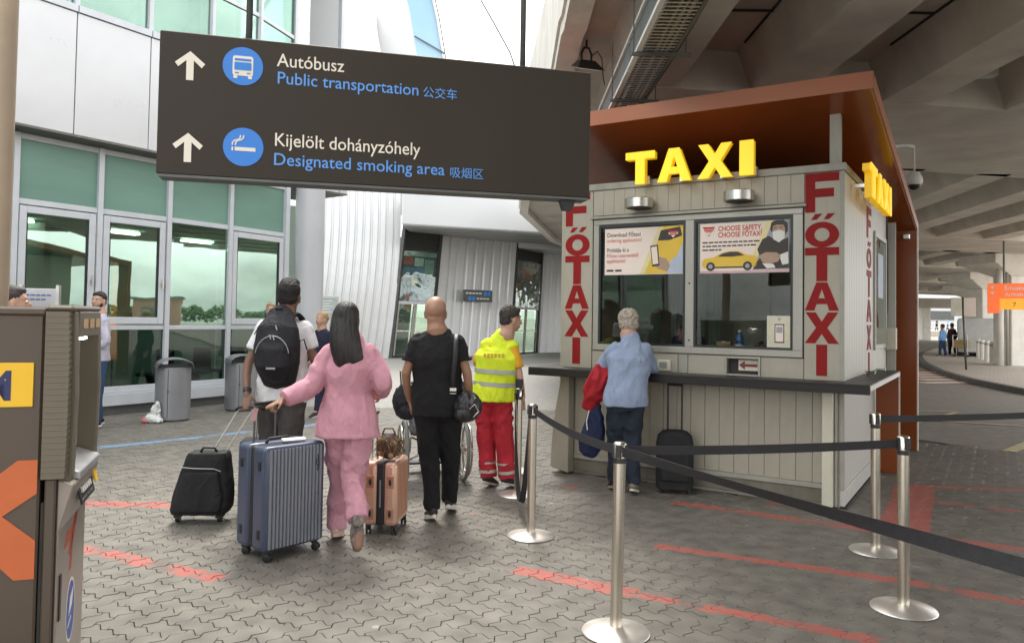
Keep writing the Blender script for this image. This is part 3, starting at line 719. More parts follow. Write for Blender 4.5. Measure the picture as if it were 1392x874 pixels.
# side window and boxes
sw = K(MB().b6(-.002, .022, 1.95, 2.0, 1.32, 2.62).b6(-.002, .022, 2.92, 2.98, 1.32, 2.62).b6(-.002, .022, 2.0, 2.92, 2.56, 2.62).b6(-.002, .022, 2.0, 2.92, 1.32, 1.38), 'side_window', m_frame, bev=.003)
MB().b6(.004, .010, 2.0, 2.92, 1.38, 2.56).obj('pane', glass_mat('side_glass', (.25, .3, .3), .35, .02, .3), sw)
MB().b6(.0105, .0125, 2.25, 2.7, 1.9, 2.4).obj('poster', m_pblue, sw)
K(MB().tube([(.006, .06, 2.99), (.008, .5, 2.955), (.008, 1.4, 2.93), (.008, 2.4, 2.94), (.012, 3.1, 2.9), (.014, 3.15, 1.6)], .006, 6), 'cable', m_black)
K(MB().b6(.005, .12, 2.99, 3.1, 1.30, 1.56), 'switch_box', m_cream, bev=.008)
K(MB().b6(.002, .10, 3.14, 3.18, .1, 2.84), 'rear_side_panel', m_frame)
# orange roof slab folding down into a rear wall
prof = [(-.40, 3.52), (-.40, 3.665), (3.86, 2.93), (3.95, 2.86), (3.95, 0), (3.87, 0), (3.87, 2.80)]
def roofz(v, top=True): return (3.665 if top else 3.525)-(v+.4)*(3.665-2.93)/4.26
roof = K(MB().prism([(-.40, 3.525), (-.40, 3.665), (3.86, 2.93), (3.86, 2.81)], -3.35, .27, 'x'), 'roof', m_orange, bev=.004)
m_edge = M('pale_orange_edge', (.40, .135, .062), .4, var=.05)
MB().prism([(-.39, 3.53), (-.39, 3.66), (3.86, 2.925), (3.86, 2.815)], .2702, .285, 'x').obj('edge_trim', m_edge, roof)
MB().b6(-3.35, .285, -.415, -.4005, 3.523, 3.667).obj('front_fascia', m_edge, roof)
K(MB().b6(-3.35, -2.9, 3.865, 3.95, 0, 2.925), 'rear_orange_wall', m_orange, bev=.003)
K(MB().b6(-.62, .27, 3.865, 3.95, 0, 2.925), 'rear_orange_wall', m_orange, bev=.003)
K(MB().b6(.2702, .284, 3.865, 3.95, 0, 2.925), 'edge_trim', M('white_edge_trim', (.7, .6, .52), .5))
K(MB().b6(.013, .235, 2.04, 2.08, 0, 1.09), 'side_orange_panel', m_orange, bev=.003)
K(MB().b6(.2352, .247, 2.04, 2.08, 0, 1.09), 'edge_trim', M('white_edge_trim', (.7, .6, .52), .5))
K(MB().box((.16, 3.82, 2.73), (.08, .07, .07)), 'roof_lamp', m_steel, bev=.01)
# reflected glow comes from the letters themselves
# ---------------------------------------------------------------- overpass
m_galv = M('galvanised_steel', (.50, .50, .48), .4, metal=.6, var=.15, scale=12)
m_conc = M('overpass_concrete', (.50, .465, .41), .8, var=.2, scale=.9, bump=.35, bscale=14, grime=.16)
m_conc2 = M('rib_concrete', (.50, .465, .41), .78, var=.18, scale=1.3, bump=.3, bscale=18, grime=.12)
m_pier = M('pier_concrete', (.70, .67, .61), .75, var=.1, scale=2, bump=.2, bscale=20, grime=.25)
ov = thing('overpass', 'concrete road deck on ribs and cross beams overhead on the right', 'overpass')
def O(mb, name, mat=None, **k): return mb.obj(name, mat or m_conc, ov, **k)
ZB = 4.30; ZS = 4.78
# deck outline follows the left edge that runs away over the kiosk
edge = [(.55, -60), (.55, 4), (.52, 7.9), (.5, 8.1), (.5, 10), (.2, 16), (.2, 22), (1.5, 30), (4, 38), (9, 50), (17, 64), (27, 80)]
def RX(y): return max(11.5, 1.5+y*.67)  # unseen right edge cut short so more sky light gets under the deck
mb = MB()
for (x0, y0), (x1, y1) in zip(edge, edge[1:]):
    b = [(x0, y0, ZS), (RX(y0), y0, ZS), (RX(y1), y1, ZS), (x1, y1, ZS)]; mb.hexa(b, [(p[0], p[1], 5.25) for p in b])
bmesh.ops.remove_doubles(mb.bm, verts=mb.bm.verts, dist=.001)
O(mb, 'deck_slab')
mb = MB()
for (x0, y0), (x1, y1) in zip(edge[:8], edge[1:9]):
    for dz0, dz1, w_ in ((ZS-.16, ZS-.004, .22), (ZS-.003, 6.2, .18)):
        o_ = 0 if dz1 < 5 else -.03
        mb.hexa([(x0-.02+o_, y0, dz0), (x0+w_+o_, y0, dz0), (x1+w_+o_, y1, dz0), (x1-.02+o_, y1, dz0)], [(x0-.02+o_, y0, dz1), (x0+w_+o_, y0, dz1), (x1+w_+o_, y1, dz1), (x1-.02+o_, y1, dz1)])
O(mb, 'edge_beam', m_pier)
m_pipe = M('conduit_grey', (.34, .33, .31), .5, var=.1)
for x, z in ((3.52, 4.62), (3.62, 4.66), (7.2, 4.6)):
    O(MB().tube([(x, y, z) for y in (.5, 3, 6, 8.6)], .022, 8), 'conduit', m_pipe, smooth=True)
    for y in (1.5, 3.5, 5.5, 7.5): O(MB().b6(x-.03, x+.03, y-.012, y+.012, z-.028, ZS), 'pipe_clip', m_galv)
O(MB().b6(5.2, 5.45, 8.55, 8.69, 4.42, 4.62), 'junction_box', m_pipe, bev=.01)
# precast deck planks seen between the ribs: joints as shallow steps
def rib(x, y0, y1, dx=0., w_=.60, zb=ZB, mat=None):
    """trapezoid rib from (x,y0) to (x+dx,y1); x = left bottom edge"""
    f = .19
    b0 = [(x, y0, zb), (x+w_, y0, zb), (x+dx+w_, y1, zb), (x+dx, y1, zb)]
    t0 = [(x-f, y0, ZS-.003), (x+w_+f*.35, y0, ZS-.003), (x+dx+w_+f*.35, y1, ZS-.003), (x+dx-f, y1, ZS-.003)]
    O(MB().hexa(b0, t0), 'rib', mat or m_conc2)
for x in (1.27, 2.80, 4.46, 6.14, 7.82, 9.5): rib(x, -8, 8.95+(x-2.8)*.17, 0)
for k, x in enumerate(1.0+1.72*i for i in range(8)):
    rib(x*1.0+.4, 12.55+(x-2.8)*.2, 21.3+(x-2.8)*.25, 1.25)
for x in [1.2+1.75*i for i in range(10)]: rib(x+2.2, 25.0+(x-2.8)*.25, 31.0+(x-2.8)*.30, 1.3)
for x in [4+1.85*i for i in range(11)]: rib(x+2.2, 34.6+(x-2.8)*.3, 41.0+(x-2.8)*.35, 2.0)
for x in [7+2.0*i for i in range(12)]: rib(x+2.2, 44.6+(x-2.8)*.35, 52.0+(x-2.8)*.4, 2.8)
def cross(x0, y0, x1, y1, w0, w1, zb=ZB):
    O(MB().hexa([(x0, y0, zb), (x1, y1, zb), (x1, y1+w1, zb), (x0, y0+w0, zb)], [(x0-.35, y0-.06, ZS-.004), (x1, y1-.06, ZS-.004), (x1, y1+w1+.06, ZS-.004), (x0-.35, y0+w0+.06, ZS-.004)]), 'cross_beam')
cross(1.5, 8.75, 12, 10.5, 3.4, 4.0)
cross(2.4, 21.1, 20, 25.2, 3.9, 3.9)
cross(4.6, 31.3, 28, 38.4, 3.3, 3.3)
cross(8.0, 42.3, 38, 52.8, 3.3, 3.3)
cross(13, 55, 48, 70, 3.0, 3.0)
# transverse plank joints under the deck
mb = MB()
for y in (1.2, 2.9, 4.6, 6.3, 7.7):
    for x in (1.87+.12, 3.4+.12, 5.06+.12, 6.74+.12, 8.42+.12):
        mb.b6(x, x+.72, y-.012, y+.012, ZS-.022, ZS-.002)
for x in (2.80, 4.46, 6.14, 7.82, 9.5): mb.b6(x-.215, x-.195, .5, 8.6, ZS-.02, ZS-.002)
O(mb, 'plank_joint', m_dark)
# piers with flared hexagonal heads
def pier(x, y, w_, d, rz, zt=ZB):
    mt = Matrix.Translation((x, y, 0)) @ Matrix.Rotation(rz, 4, 'Z')
    mb = MB().b6(-w_/2, w_/2, -d/2, d/2, 0, zt-.80)
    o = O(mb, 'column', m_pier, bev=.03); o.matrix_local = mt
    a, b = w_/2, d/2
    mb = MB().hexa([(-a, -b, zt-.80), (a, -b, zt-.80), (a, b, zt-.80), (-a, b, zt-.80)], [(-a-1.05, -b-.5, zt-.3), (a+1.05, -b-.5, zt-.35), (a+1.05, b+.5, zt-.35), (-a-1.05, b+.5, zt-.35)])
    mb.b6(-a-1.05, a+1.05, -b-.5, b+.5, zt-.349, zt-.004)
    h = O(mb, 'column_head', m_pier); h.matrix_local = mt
pier(19.15, 29.5, .62, .95, .12); pier(24.35, 39.9, .62, 1.2, .12)
pier(31.5, 52, 1.3, 1.1, .25); pier(42.9, 80, .95, 1.2, .2); pier(27.0, 78, 1.3, 1.2, .2); pier(40.0, 64, 1.3, 1.1, .2)
O(MB().tube([(18.45, 28.95, 0), (18.45, 28.95, 4.0)], .12, 10), 'downpipe', m_pier, smooth=True)
O(MB().tube([(18.68, 28.9, 0), (18.68, 28.9, 4.0)], .05, 8), 'downpipe', m_frame, smooth=True)
# far low deck with round lamps under it
m_lampglow = M('far_ceiling_lamp', (.9, .9, .85), .4, var=0, emit=(1, .97, .88), estr=1.6)
O(MB().b6(20, 53, 78, 81.5, 3.35, ZB), 'cross_beam', m_conc)
for i, (x, y) in enumerate(((18.6, 39), (20.6, 40.2), (22.4, 37.8), (19.8, 44.5), (23.5, 46), (21.5, 49.5), (26, 51))):
    o = O(MB().lathe([(.30, ZS-.10), (.26, ZS-.13), (.02, ZS-.14)], (x, y, 0), 14), 'ceiling_lamp', m_lampglow)

# ---------------------------------------------------------------- cable tray, floodlight, cameras under the deck
m_rail = M('pale_rail', (.66, .66, .63), .5, var=.1)
m_galvd = M('dark_galvanised', (.12, .125, .12), .55, metal=.5, var=.2)
ct = thing('cable_tray', 'galvanised ladder cable tray hanging under the deck left of roof', 'cable tray', (0, 0, 0))
x0, x1, zt = 1.05, 1.36, 3.90
for y0, y1 in ((1.0, 3.0), (3.02, 5.0), (5.02, 7.0), (7.02, 9.4)):
    MB().b6(x0-.02, x0+.02, y0, y1, zt, zt+.035).obj('rail', m_rail, ct)
    MB().b6(x0-.02, x0+.02, y0, y1, zt+.265, zt+.30).obj('rail', m_rail, ct)
    MB().b6(x0+.004, x0+.008, y0, y1, zt+.031, zt+.269).obj('side_web', m_galvd, ct)
    MB().b6(x1-.012, x1+.012, y0, y1, zt, zt+.08).obj('rail', m_galvd, ct)
mb = MB()
for i in range(120): mb.b6(x0+.022, x1-.013, 1.0+i*.07, 1.018+i*.07, zt+.008, zt+.014)
mb.obj('rungs', m_galv, ct, kind='stuff')
rr = random.Random(5)
for i in range(7):
    xx = x0+.06+i*.045
    MB().tube([(xx+rr.uniform(-.02, .02), y, zt+.035+rr.uniform(0, .012)) for y in (1, 2, 3, 4, 5, 6, 7, 8, 9.3)], .012+rr.random()*.008, 6).obj('cable', m_black, ct, smooth=True)
for y in (2.3, 3.7, 5.1, 6.5, 7.9):
    MB().b6(x0-.06, x1+.14, y-.015, y+.015, zt-.03, zt-.003).obj('crossbar', m_galvd, ct)
    MB().tube([(x0-.04, y, zt-.02), (x0-.04, y, ZB+.2)], .006, 6).obj('hanger_rod', m_galvd, ct)
    MB().tube([(x1+.1, y, zt-.02), (x1+.1, y, ZB+.2)], .006, 6).obj('hanger_rod', m_galvd, ct)
fl = thing('floodlight', 'black square floodlight fixed under the deck edge above the sign', 'floodlight', (.815, 8.6, 4.5), R(18))
mb = MB().hexa([(-.17, -.12, -.10), (.17, -.12, -.10), (.17, .10, -.02), (-.17, .10, -.02)], [(-.09, -.03, .03), (.09, -.03, .03), (.09, .07, .06), (-.09, .07, .06)])
mb.obj('housing', m_black, fl, bev=.008)
MB().hexa([(-.13, -.108, -.099), (.13, -.108, -.099), (.13, .03, -.048), (-.13, .03, -.048)], [(-.13, -.107, -.106), (.13, -.107, -.106), (.13, .031, -.055), (-.13, .031, -.055)]).obj('lamp_glass', m_white, fl)
MB().tube([(-.06, .03, .02), (-.06, .03, .12), (-.03, .03, .19), (.03, .03, .19), (.06, .03, .12), (.06, .03, .02)], .014, 8).obj('bracket', m_black, fl, smooth=True)
MB().tube([(.06, .03, .1), (.14, .04, .17), (.2, .05, .1), (.22, .05, -.12), (.24, .05, -.2)], .007, 6).obj('cable', m_black, fl, smooth=True)
MB().tube([(0, .03, .19), (0, .03, .29)], .012, 6).obj('mount', m_black, fl)
def dome_cam(name, label, loc, s=1, rz=0):
    t = thing(name, label, 'camera', loc, rz)
    MB().tube([(-.34*s, 0, .36*s), (-.30*s, 0, .43*s), (-.1*s, 0, .45*s), (0, 0, .43*s)], .022*s, 10).obj('arm', m_white, t, smooth=True)
    MB().lathe([(.05*s, -.02*s), (.05*s, .02*s)], (-.35*s, 0, .34*s), 12).obj('arm_foot', m_galvd, t)
    MB().tube([(0, 0, .44*s), (0, 0, .10*s)], .010*s, 8).obj('drop_rod', m_white, t)
    MB().lathe([(.02*s, .12*s), (.06*s, .10*s), (.095*s, .03*s), (.10*s, -.02*s), (.085*s, -.06*s)], n=20).obj('housing', m_white, t, smooth=True)
    MB().ell((0, 0, -.06*s), (.075*s, .075*s, .065*s), n=16).obj('dome', m_black, t, smooth=True)
dome_cam('dome_camera', 'white dome security camera on a bent arm right of kiosk roof', (4.72, 8.98, 3.30), .92)
dome_cam('dome_camera', 'tiny white camera behind the lower corner of the orange roof', (8.3, 16.9, 3.38), .8)
# ---------------------------------------------------------------- terminal building
m_alu = M('white_aluminium', (.52, .54, .57), .35, var=.05, grime=.1)
m_clad = M('cladding_panel', (.55, .55, .56), .3, metal=.15, var=.05, scale=1.2)
m_frost = M('green_frosted_glass', (.15, .27, .22), .30, var=.16, scale=.5, stretch=(.5, .5, 3))
m_gl = glass_mat('shopfront_glass', (.56, .70, .62), .36, .014, .03, (.60, .74, .66))
m_glup = glass_mat('upper_glass', (.42, .60, .50), .30, .01, .08, (.6, .78, .70))
m_gll = glass_mat('lower_shop_glass', (.34, .44, .40), .07, .01, .02)
m_soff = M('soffit_metal', (.13, .125, .11), .6, var=.2, scale=3, stretch=(.3, 6, 1))
m_corr = M('corrugated_white_metal', (.60, .605, .61), .32, metal=.25, var=.07, scale=.5, grime=.12)
m_wconc = M('smooth_white_wall', (.55, .56, .57), .5, var=.05, scale=.4)
m_plinth = M('dark_plinth', (.10, .10, .10), .8, var=.2)
m_igr = M('interior_green', (.36, .46, .40), .8, var=.2, scale=1)
m_ifl = M('interior_floor', (.2, .2, .19), .4, var=.3)
m_idk = M('interior_dark', (.03, .035, .033), .6)
m_lamp = M('interior_lamp', (1, 1, 1), .4, var=0, emit=(1, .97, .9), estr=7)
tb = thing('terminal_building', 'airport terminal with green glass shopfront and white corrugated curved walls', 'building')
def T(mb, name, mat, par=None, **k): return mb.obj(name, mat, par or tb, **k)
F = [Vector(p+(0,)) for p in ((-13.2, -3.5), (-12.4, -1.2), (-11.6, 1.1), (-10.8, 3.3), (-10.0, 5.4), (-9.2, 7.1), (-8.45, 8.6), (-7.78, 9.72), (-7.08, 10.82), (-6.43, 11.85), (-5.79, 12.82), (-5.15, 13.88), (-4.50, 15.08))]
def frame_of(a, b):
    d = (b-a).normalized(); n_ = Vector((d.y, -d.x, 0))     # outward, to the right and the camera
    return d, n_, (b-a).length
def wbox(mb, a, d, n_, s0, s1, o0, o1, z0, z1):
    """box in the facade frame: s along, o outwards"""
    P = lambda s, o, z: tuple(a+d*s+n_*o)[:2]+(z,)
    mb.hexa([P(s0, o0, z0), P(s1, o0, z0), P(s1, o1, z0), P(s0, o1, z0)][::-1], [P(s0, o0, z1), P(s1, o0, z1), P(s1, o1, z1), P(s0, o1, z1)][::-1]); return mb
for i, (a, b) in enumerate(zip(F, F[1:])):
    d, n_, ln = frame_of(a, b)
    T(wbox(MB(), a, d, n_, -.04, .04, -.06, .06, .0, 4.14), 'mullion', m_alu, bev=.004)
    T(wbox(MB(), a, d, n_, .042, ln-.042, -.05, .03, 3.13, 3.21), 'transom', m_alu, bev=.004)
    T(wbox(MB(), a, d, n_, .042, ln-.042, -.05, .03, 4.06, 4.14), 'transom', m_alu, bev=.004)
    T(wbox(MB(), a, d, n_, .042, ln-.042, -.05, .03, 1.33, 1.40), 'transom', m_alu, bev=.004)
    T(wbox(MB(), a, d, n_, .042, ln-.042, -.05, .05, .34, .44), 'transom', m_alu, bev=.004)
    T(wbox(MB(), a, d, n_, -.03, ln+.03, -.05, .13, .15, .335), 'sill', m_alu, bev=.004)
    T(wbox(MB(), a, d, n_, -.03, ln+.03, -.05, .07, 0, .148), 'plinth', m_plinth)
    T(wbox(MB(), a, d, n_, .042, ln-.042, -.012, -.004, 3.212, 4.058), 'frosted_pane', m_frost)
    if i != 10:
        w_ = T(wbox(wbox(wbox(wbox(MB(), a, d, n_, .06, .16, -.03, .045, 1.42, 3.11), a, d, n_, ln-.16, ln-.06, -.03, .045, 1.42, 3.11), a, d, n_, .161, ln-.161, -.03, .045, 3.01, 3.11), a, d, n_, .161, ln-.161, -.03, .045, 1.42, 1.53), 'window', m_alu, bev=.006)
        T(wbox(MB(), a, d, n_, .161, ln-.161, 0, .008, 1.531, 3.009), 'pane', m_gl, w_)
        for q0, q1 in ((.162, .182), (ln-.182, ln-.162)): T(wbox(MB(), a, d, n_, q0, q1, .009, .03, 1.532, 3.008), 'seal', m_black, w_)
        T(wbox(wbox(MB(), a, d, n_, ln-.125, ln-.10, .045, .075, 2.05, 2.10), a, d, n_, ln-.125, ln-.10, .075, .092, 2.00, 2.16), 'handle', m_steel, w_)
    else:
        T(wbox(MB(), a, d, n_, .042, ln-.042, 0, .008, 1.402, 3.128), 'pane', m_gl)
    T(wbox(MB(), a, d, n_, .042, ln-.042, 0, .008, .442, 1.328), 'pane', m_gll)
T(wbox(MB(), F[-1], d, n_, -.05, .05, -.08, .08, 0, 4.14), 'mullion', m_alu)
# interior of the shopfront
mb = MB(); back = [(p.x-3.4, p.y+2.2) for p in F]
for p, q in zip(back, back[1:]): mb.poly([(p[0], p[1], 0), (q[0], q[1], 0), (q[0], q[1], 4.2), (p[0], p[1], 4.2)])
T(mb, 'interior_back_wall', m_igr)
T(MB().prism([(p.x-.1, p.y+.06) for p in F]+back[::-1], .0, .05), 'interior_floor', m_ifl)
T(MB().prism([(p.x-.1, p.y+.06) for p in F]+back[::-1], 3.15, 3.2), 'interior_ceiling', m_igr)
T(MB().box((-6.4, 17.6, 2.1), (4.0, .1, 4.2), Matrix.Rotation(.5, 3, 'Z')), 'interior_side_wall', m_igr)
for k, (x, y, zz, sx, sy) in enumerate(((-8.3, 12.5, 3.1, .8, .16), (-7.4, 14.3, 3.1, .8, .16), (-6.6, 16.0, 3.1, .7, .14), (-9.4, 13.4, 3.1, .7, .14))):
    T(MB().box((x, y, zz), (sx, sy, .04), Matrix.Rotation(1.0, 3, 'Z')), 'ceiling_lamp', m_lamp)
for x, y, hgt, wd in ((-8.3, 12.4, 3.1, .12), (-8.9, 13.2, 3.1, .1), (-7.6, 14.2, 3.1, .14), (-6.9, 15.4, 3.1, .1), (-6.3, 16.2, 3.1, .12)):
    T(MB().b6(x-wd/2, x+wd/2, y-.05, y+.05, .05, hgt), 'interior_post', m_alu)
T(MB().b6(-8.6, -7.9, 12.9, 13.1, .05, 3.1), 'interior_curtain', m_curtain)
m_org = M('orange_streak_glow', (.75, .16, .02), .5, var=.05, emit=(1, .25, .03), estr=.25)  # glowing strip added in place of an orange reflection in the glass
bn_ = thing('orange_streak', 'narrow orange banner added behind the shopfront glass in place of a reflection', 'streak', (-6.75, 13.0, .05), R(55))
MB().hexa([(-.09, -.01, .75), (.09, -.01, .75), (.09, .01, .75), (-.09, .01, .75)], [(-.02, -.01, 2.4), (.02, -.01, 2.4), (.02, .01, 2.4), (-.02, .01, 2.4)]).obj('streak_sheet', m_org, bn_)
MB().b6(-.2, .2, -.1, .1, 0, .03).b6(-.01, .01, -.01, .01, .03, .75).obj('foot', m_black, bn_)
# seats inside
for k, (x, y) in enumerate(((-6.5, 14.0), (-6.1, 14.7), (-5.7, 15.4))):
    t = thing('waiting_seat', ('dark waiting seat inside the glass nearest the orange banner', 'dark waiting seat inside the glass between two others', 'dark waiting seat inside the glass near the round column')[k], 'seat', (x, y, .05), R(-30), 'seats behind the shopfront')
    MB().b6(-.25, .25, -.22, .22, .40, .46).obj('seat', m_idk, t, bev=.02); MB().b6(-.25, .25, .2, .25, .47, .9).obj('backrest', m_idk, t, bev=.02)
    MB().b6(-.22, .22, -.02, .02, 0, .39).obj('leg', m_galvd, t)
# band of metal panels over the shopfront
G = [p+Vector((.30, -.17, 0)) for p in F]; G[-1] = Vector((-4.35, 15.45, 0)); G.append(Vector((-3.55, 16.3, 0)))
G2 = [Vector((-7.6, 9.6, 0)), Vector((-7.0, 11.1, 0)), Vector((-6.17, 11.87, 0))]
T(MB().prism([(p.x, p.y) for p in G]+[(p.x-1.2, p.y+.9) for p in G[::-1]], 4.17, 4.2), 'soffit', m_soff)
J = [-9.5, -8.2]
def on(P, s):
    for a, b in zip(P, P[1:]):
        l = (b-a).length
        if s <= l: return a+(b-a)*(s/l), (b-a).normalized()
        s -= l
    return P[-1], (P[-1]-P[-2]).normalized()
SOFF = 0.0
for a_, b_ in zip(G[:6], G[1:7]): SOFF += (b_-a_).length
SOFF = SOFF+2.05-1.16*2-1.16*12
tot = sum((b-a).length for a, b in zip(G, G[1:])); s = SOFF; segs = []
while s < tot-.05:
    segs.append((max(0, s), min(s+1.16, tot))); s += 1.16
for s0, s1 in segs:
    a, _ = on(G, s0+.008); b, _ = on(G, s1-.008); d, n_, ln = frame_of(a, b)
    T(wbox(MB(), a, d, n_, 0, ln, -.05, 0, 4.2, 6.0), 'cladding_panel', m_clad, bev=.005)
    T(wbox(MB(), a, d, n_, 0, ln, -.06, .03, 6.01, 6.11), 'top_rail', m_alu)
    # storey above: windows between white mullions
    T(wbox(MB(), a, d, n_, -.03, .04, -.16, -.03, 6.12, 9.6), 'mullion', m_alu)
    if s1 < tot-.6:
        T(wbox(MB(), a, d, n_, .041, ln, -.10, -.09, 6.12, 9.6), 'pane', m_glup)
        T(wbox(MB(), a, d, n_, .041, ln, -.12, -.06, 7.15, 7.22), 'transom', m_alu)
T(MB().prism([(p.x-.08, p.y+.04) for p in G]+[(p.x-.2, p.y+.14) for p in G[::-1]], 4.21, 6.0), 'panel_backing', m_dark)
T(MB().prism([(p.x-.3, p.y+.2) for p in G]+[(p.x-3.4, p.y+2.2) for p in G[::-1]], 6.0, 6.05), 'upper_floor', m_ifl)
T(MB().prism([(p.x-.1, p.y+.1) for p in G]+[(p.x-3.4, p.y+2.2) for p in G[::-1]], 9.6, 9.8), 'upper_roof', m_wconc)
mb = MB(); bk = [(p.x-3.2, p.y+2.0) for p in G]
for p, q in zip(bk, bk[1:]): mb.poly([(p[0], p[1], 6.05), (q[0], q[1], 6.05), (q[0], q[1], 9.6), (p[0], p[1], 9.6)])
T(mb, 'interior_back_wall', m_igr)
for k in range(7):
    p, _ = on(G, tot-9+k*1.2); T(MB().box((p.x-1.4, p.y+.9, 9.3-.25*(k % 2)), (1.5, .3, .06), Matrix.Rotation(.4, 3, 'Z')), 'ceiling_lamp', m_white)
    T(MB().box((p.x-1.2, p.y+.8, 8.0), (.08, .08, 3.0), None), 'interior_post', m_alu)
    T(MB().tube([(p.x-1.8, p.y+1.0, 6.2+.3*(k % 3)), (p.x-.7, p.y+1.7, 8.8)], .05, 6), 'interior_brace', m_alu)
# round column and white wall strip at the end of the glass
T(MB().lathe([(.29, 0), (.29, 4.17)], (-4.12, 15.5, 0), 32), 'round_column', M('column_paint', (.47, .48, .50), .4, var=.06, scale=1), smooth=True, ang=40)
T(MB().b6(-4.6, -3.95, 16.9, 17.3, 6.0, 10.5), 'wall_strip', m_wconc)

# curved corrugated shell and walls; each rib is a fold of the sheet
def corrugated(name, x0, y0, x1, y1, z1, ribs, bow, mat=m_corr, par=None, z0=0., curve=None, nz_=14, depth=.05):
    """bow(z)->(shift along, shift back) of the sheet"""
    a = Vector((x0, y0, 0)); b = Vector((x1, y1, 0)); d, n_, ln = frame_of(a, b)
    pts = []
    for k in range(ribs):
        w_ = ln/ribs
        pts += [(k*w_, 0), (k*w_+w_*.14, -depth), (k*w_+w_*.30, -depth), (k*w_+w_*.42, 0)]
    pts.append((ln, 0))
    verts, faces = [], []
    for j in range(nz_+1):
        z = z0+(z1-z0)*j/nz_; sh, bk_ = bow(z)
        for s_, o_ in pts:
            p = a+d*(s_+sh)+n_*(o_-bk_); verts.append((p.x, p.y, z))
    n = len(pts)
    for j in range(nz_):
        for i in range(n-1): faces.append((j*n+i, j*n+i+1, (j+1)*n+i+1, (j+1)*n+i))
    me = bpy.data.meshes.new(name); me.from_pydata(verts, [], faces); me.materials.append(mat)
    o = link(name, me, par or tb); so_ = o.modifiers.new('solid', 'SOLIDIFY'); so_.thickness = .03
    return o
def bow1(z): return (.52*math.sin(min(z, 13.6)/13.6*PI*1.08)-.10*(z/13.6), (z/13.6)**2*3.2)
corrugated('corrugated_wall', -8.4, 28.3, -4.72, 29.5, 16.5, 13, bow1, nz_=26)
T(MB().hexa([(-4.72, 29.6, 0), (-4.62, 29.6, 0), (-4.62, 34, 0), (-4.72, 34, 0)], [(-4.2, 29.9, 6.4), (-4.1, 29.9, 6.4), (-4.1, 34, 6.4), (-4.2, 34, 6.4)]), 'wall_end', m_plinth)
bow2 = lambda z: (z*.10, z*.04)
corrugated('corrugated_wall', -3.35, 31.2, -.10, 33.6, 5.6, 9, bow2, depth=.07)
corrugated('corrugated_wall', 1.22, 36.4, 6.5, 40.0, 5.2, 15, bow2)
# white canopy bands
T(MB().hexa([(-4.15, 28.4, 5.02), (3.6, 31.5, 5.02), (3.6, 36, 5.02), (-4.15, 34, 5.02)], [(-4.15, 28.4, 6.5), (3.6, 31.5, 6.5), (3.6, 36, 6.5), (-4.15, 34, 6.5)]), 'canopy', m_wconc, bev=.05)
T(MB().hexa([(-4.1, 28.9, 4.97), (3.6, 31.9, 4.97), (3.6, 35.9, 4.97), (-4.1, 33.9, 4.97)], [(-4.1, 28.9, 5.015), (3.6, 31.9, 5.015), (3.6, 35.9, 5.015), (-4.1, 33.9, 5.015)]), 'canopy_soffit', M('soffit_grey', (.33, .33, .32), .5))
T(MB().hexa([(.25, 34.0, 4.75), (7.5, 38, 4.75), (7.5, 42, 4.75), (.25, 38, 4.75)], [(.25, 34.0, 5.9), (7.5, 38, 5.9), (7.5, 42, 5.9), (.25, 38, 5.9)]), 'canopy', m_wconc, bev=.05)
# blue roof glazing behind the shell with its white edge arc, and the bright white vault
m_blu = M('blue_roof_glass', (.28, .47, .62), .12, var=.1, scale=.2, coat=.5)
def arc(t, r=0.): return Vector((-3.0+r*.9+2.2*math.sin(t*1.25)**1.5 if False else -4.25+r+3.0*(1-t)**1.0*0+2.3*math.cos(t*1.1+.28), 33, 4.5+15.0*math.sin(t*.9)))
A0 = [(-2.55, 6.0), (-2.62, 8), (-2.78, 10.2), (-3.05, 12.4), (-3.45, 14.6), (-4.0, 16.9), (-4.7, 19)]
T(MB().prism([(x-1.15-.0*i, z) for i, (x, z) in enumerate(A0)]+[(x, z) for x, z in A0[::-1]], 33.0, 33.1, 'y'), 'roof_glazing', m_blu)
T(MB().prism([(x-5.5, z) for x, z in A0]+[(x-1.16, z) for x, z in A0[::-1]], 33.0, 33.12, 'y'), 'roof_vault', m_wconc)
for k, off in enumerate((0, .10, .24)):
    T(MB().tube([(x+off, 32.9, z) for x, z in A0], (.05, .03, .02)[k], 6), 'edge_tube', (m_galv, m_galvd, m_galv)[k], smooth=True)
for z, dx in ((10.6, .1), (13.2, .35)):
    T(MB().tube([(-4.05-dx, 32.85, z+.55), (-2.85-dx*.6, 32.85, z-.2)], .035, 6), 'glazing_bar', m_galvd)
# long white roof vault of the terminal running away to the right
rw = []
for i in range(15):
    t = i/14; y = 46+14*math.sin(t*PI/2); z = 6+16*math.cos((1-t)*PI/2)**.8
    rw.append((y, z))
mb = MB(); mb.rings([[(x, y, z) for y, z in rw]+[(x, y+.3, z-.3) for y, z in rw[::-1]] for x in (-16, 14)]); T(mb, 'main_roof', m_wconc, smooth=False)
T(MB().tube([(-1.9, 40, 18.4), (-1.2, 40, 17.2), (-.3, 40, 15.6), (.3, 40, 13.9), (.6, 40, 12.6)], .045, 6), 'roof_cable', m_galvd, smooth=True)
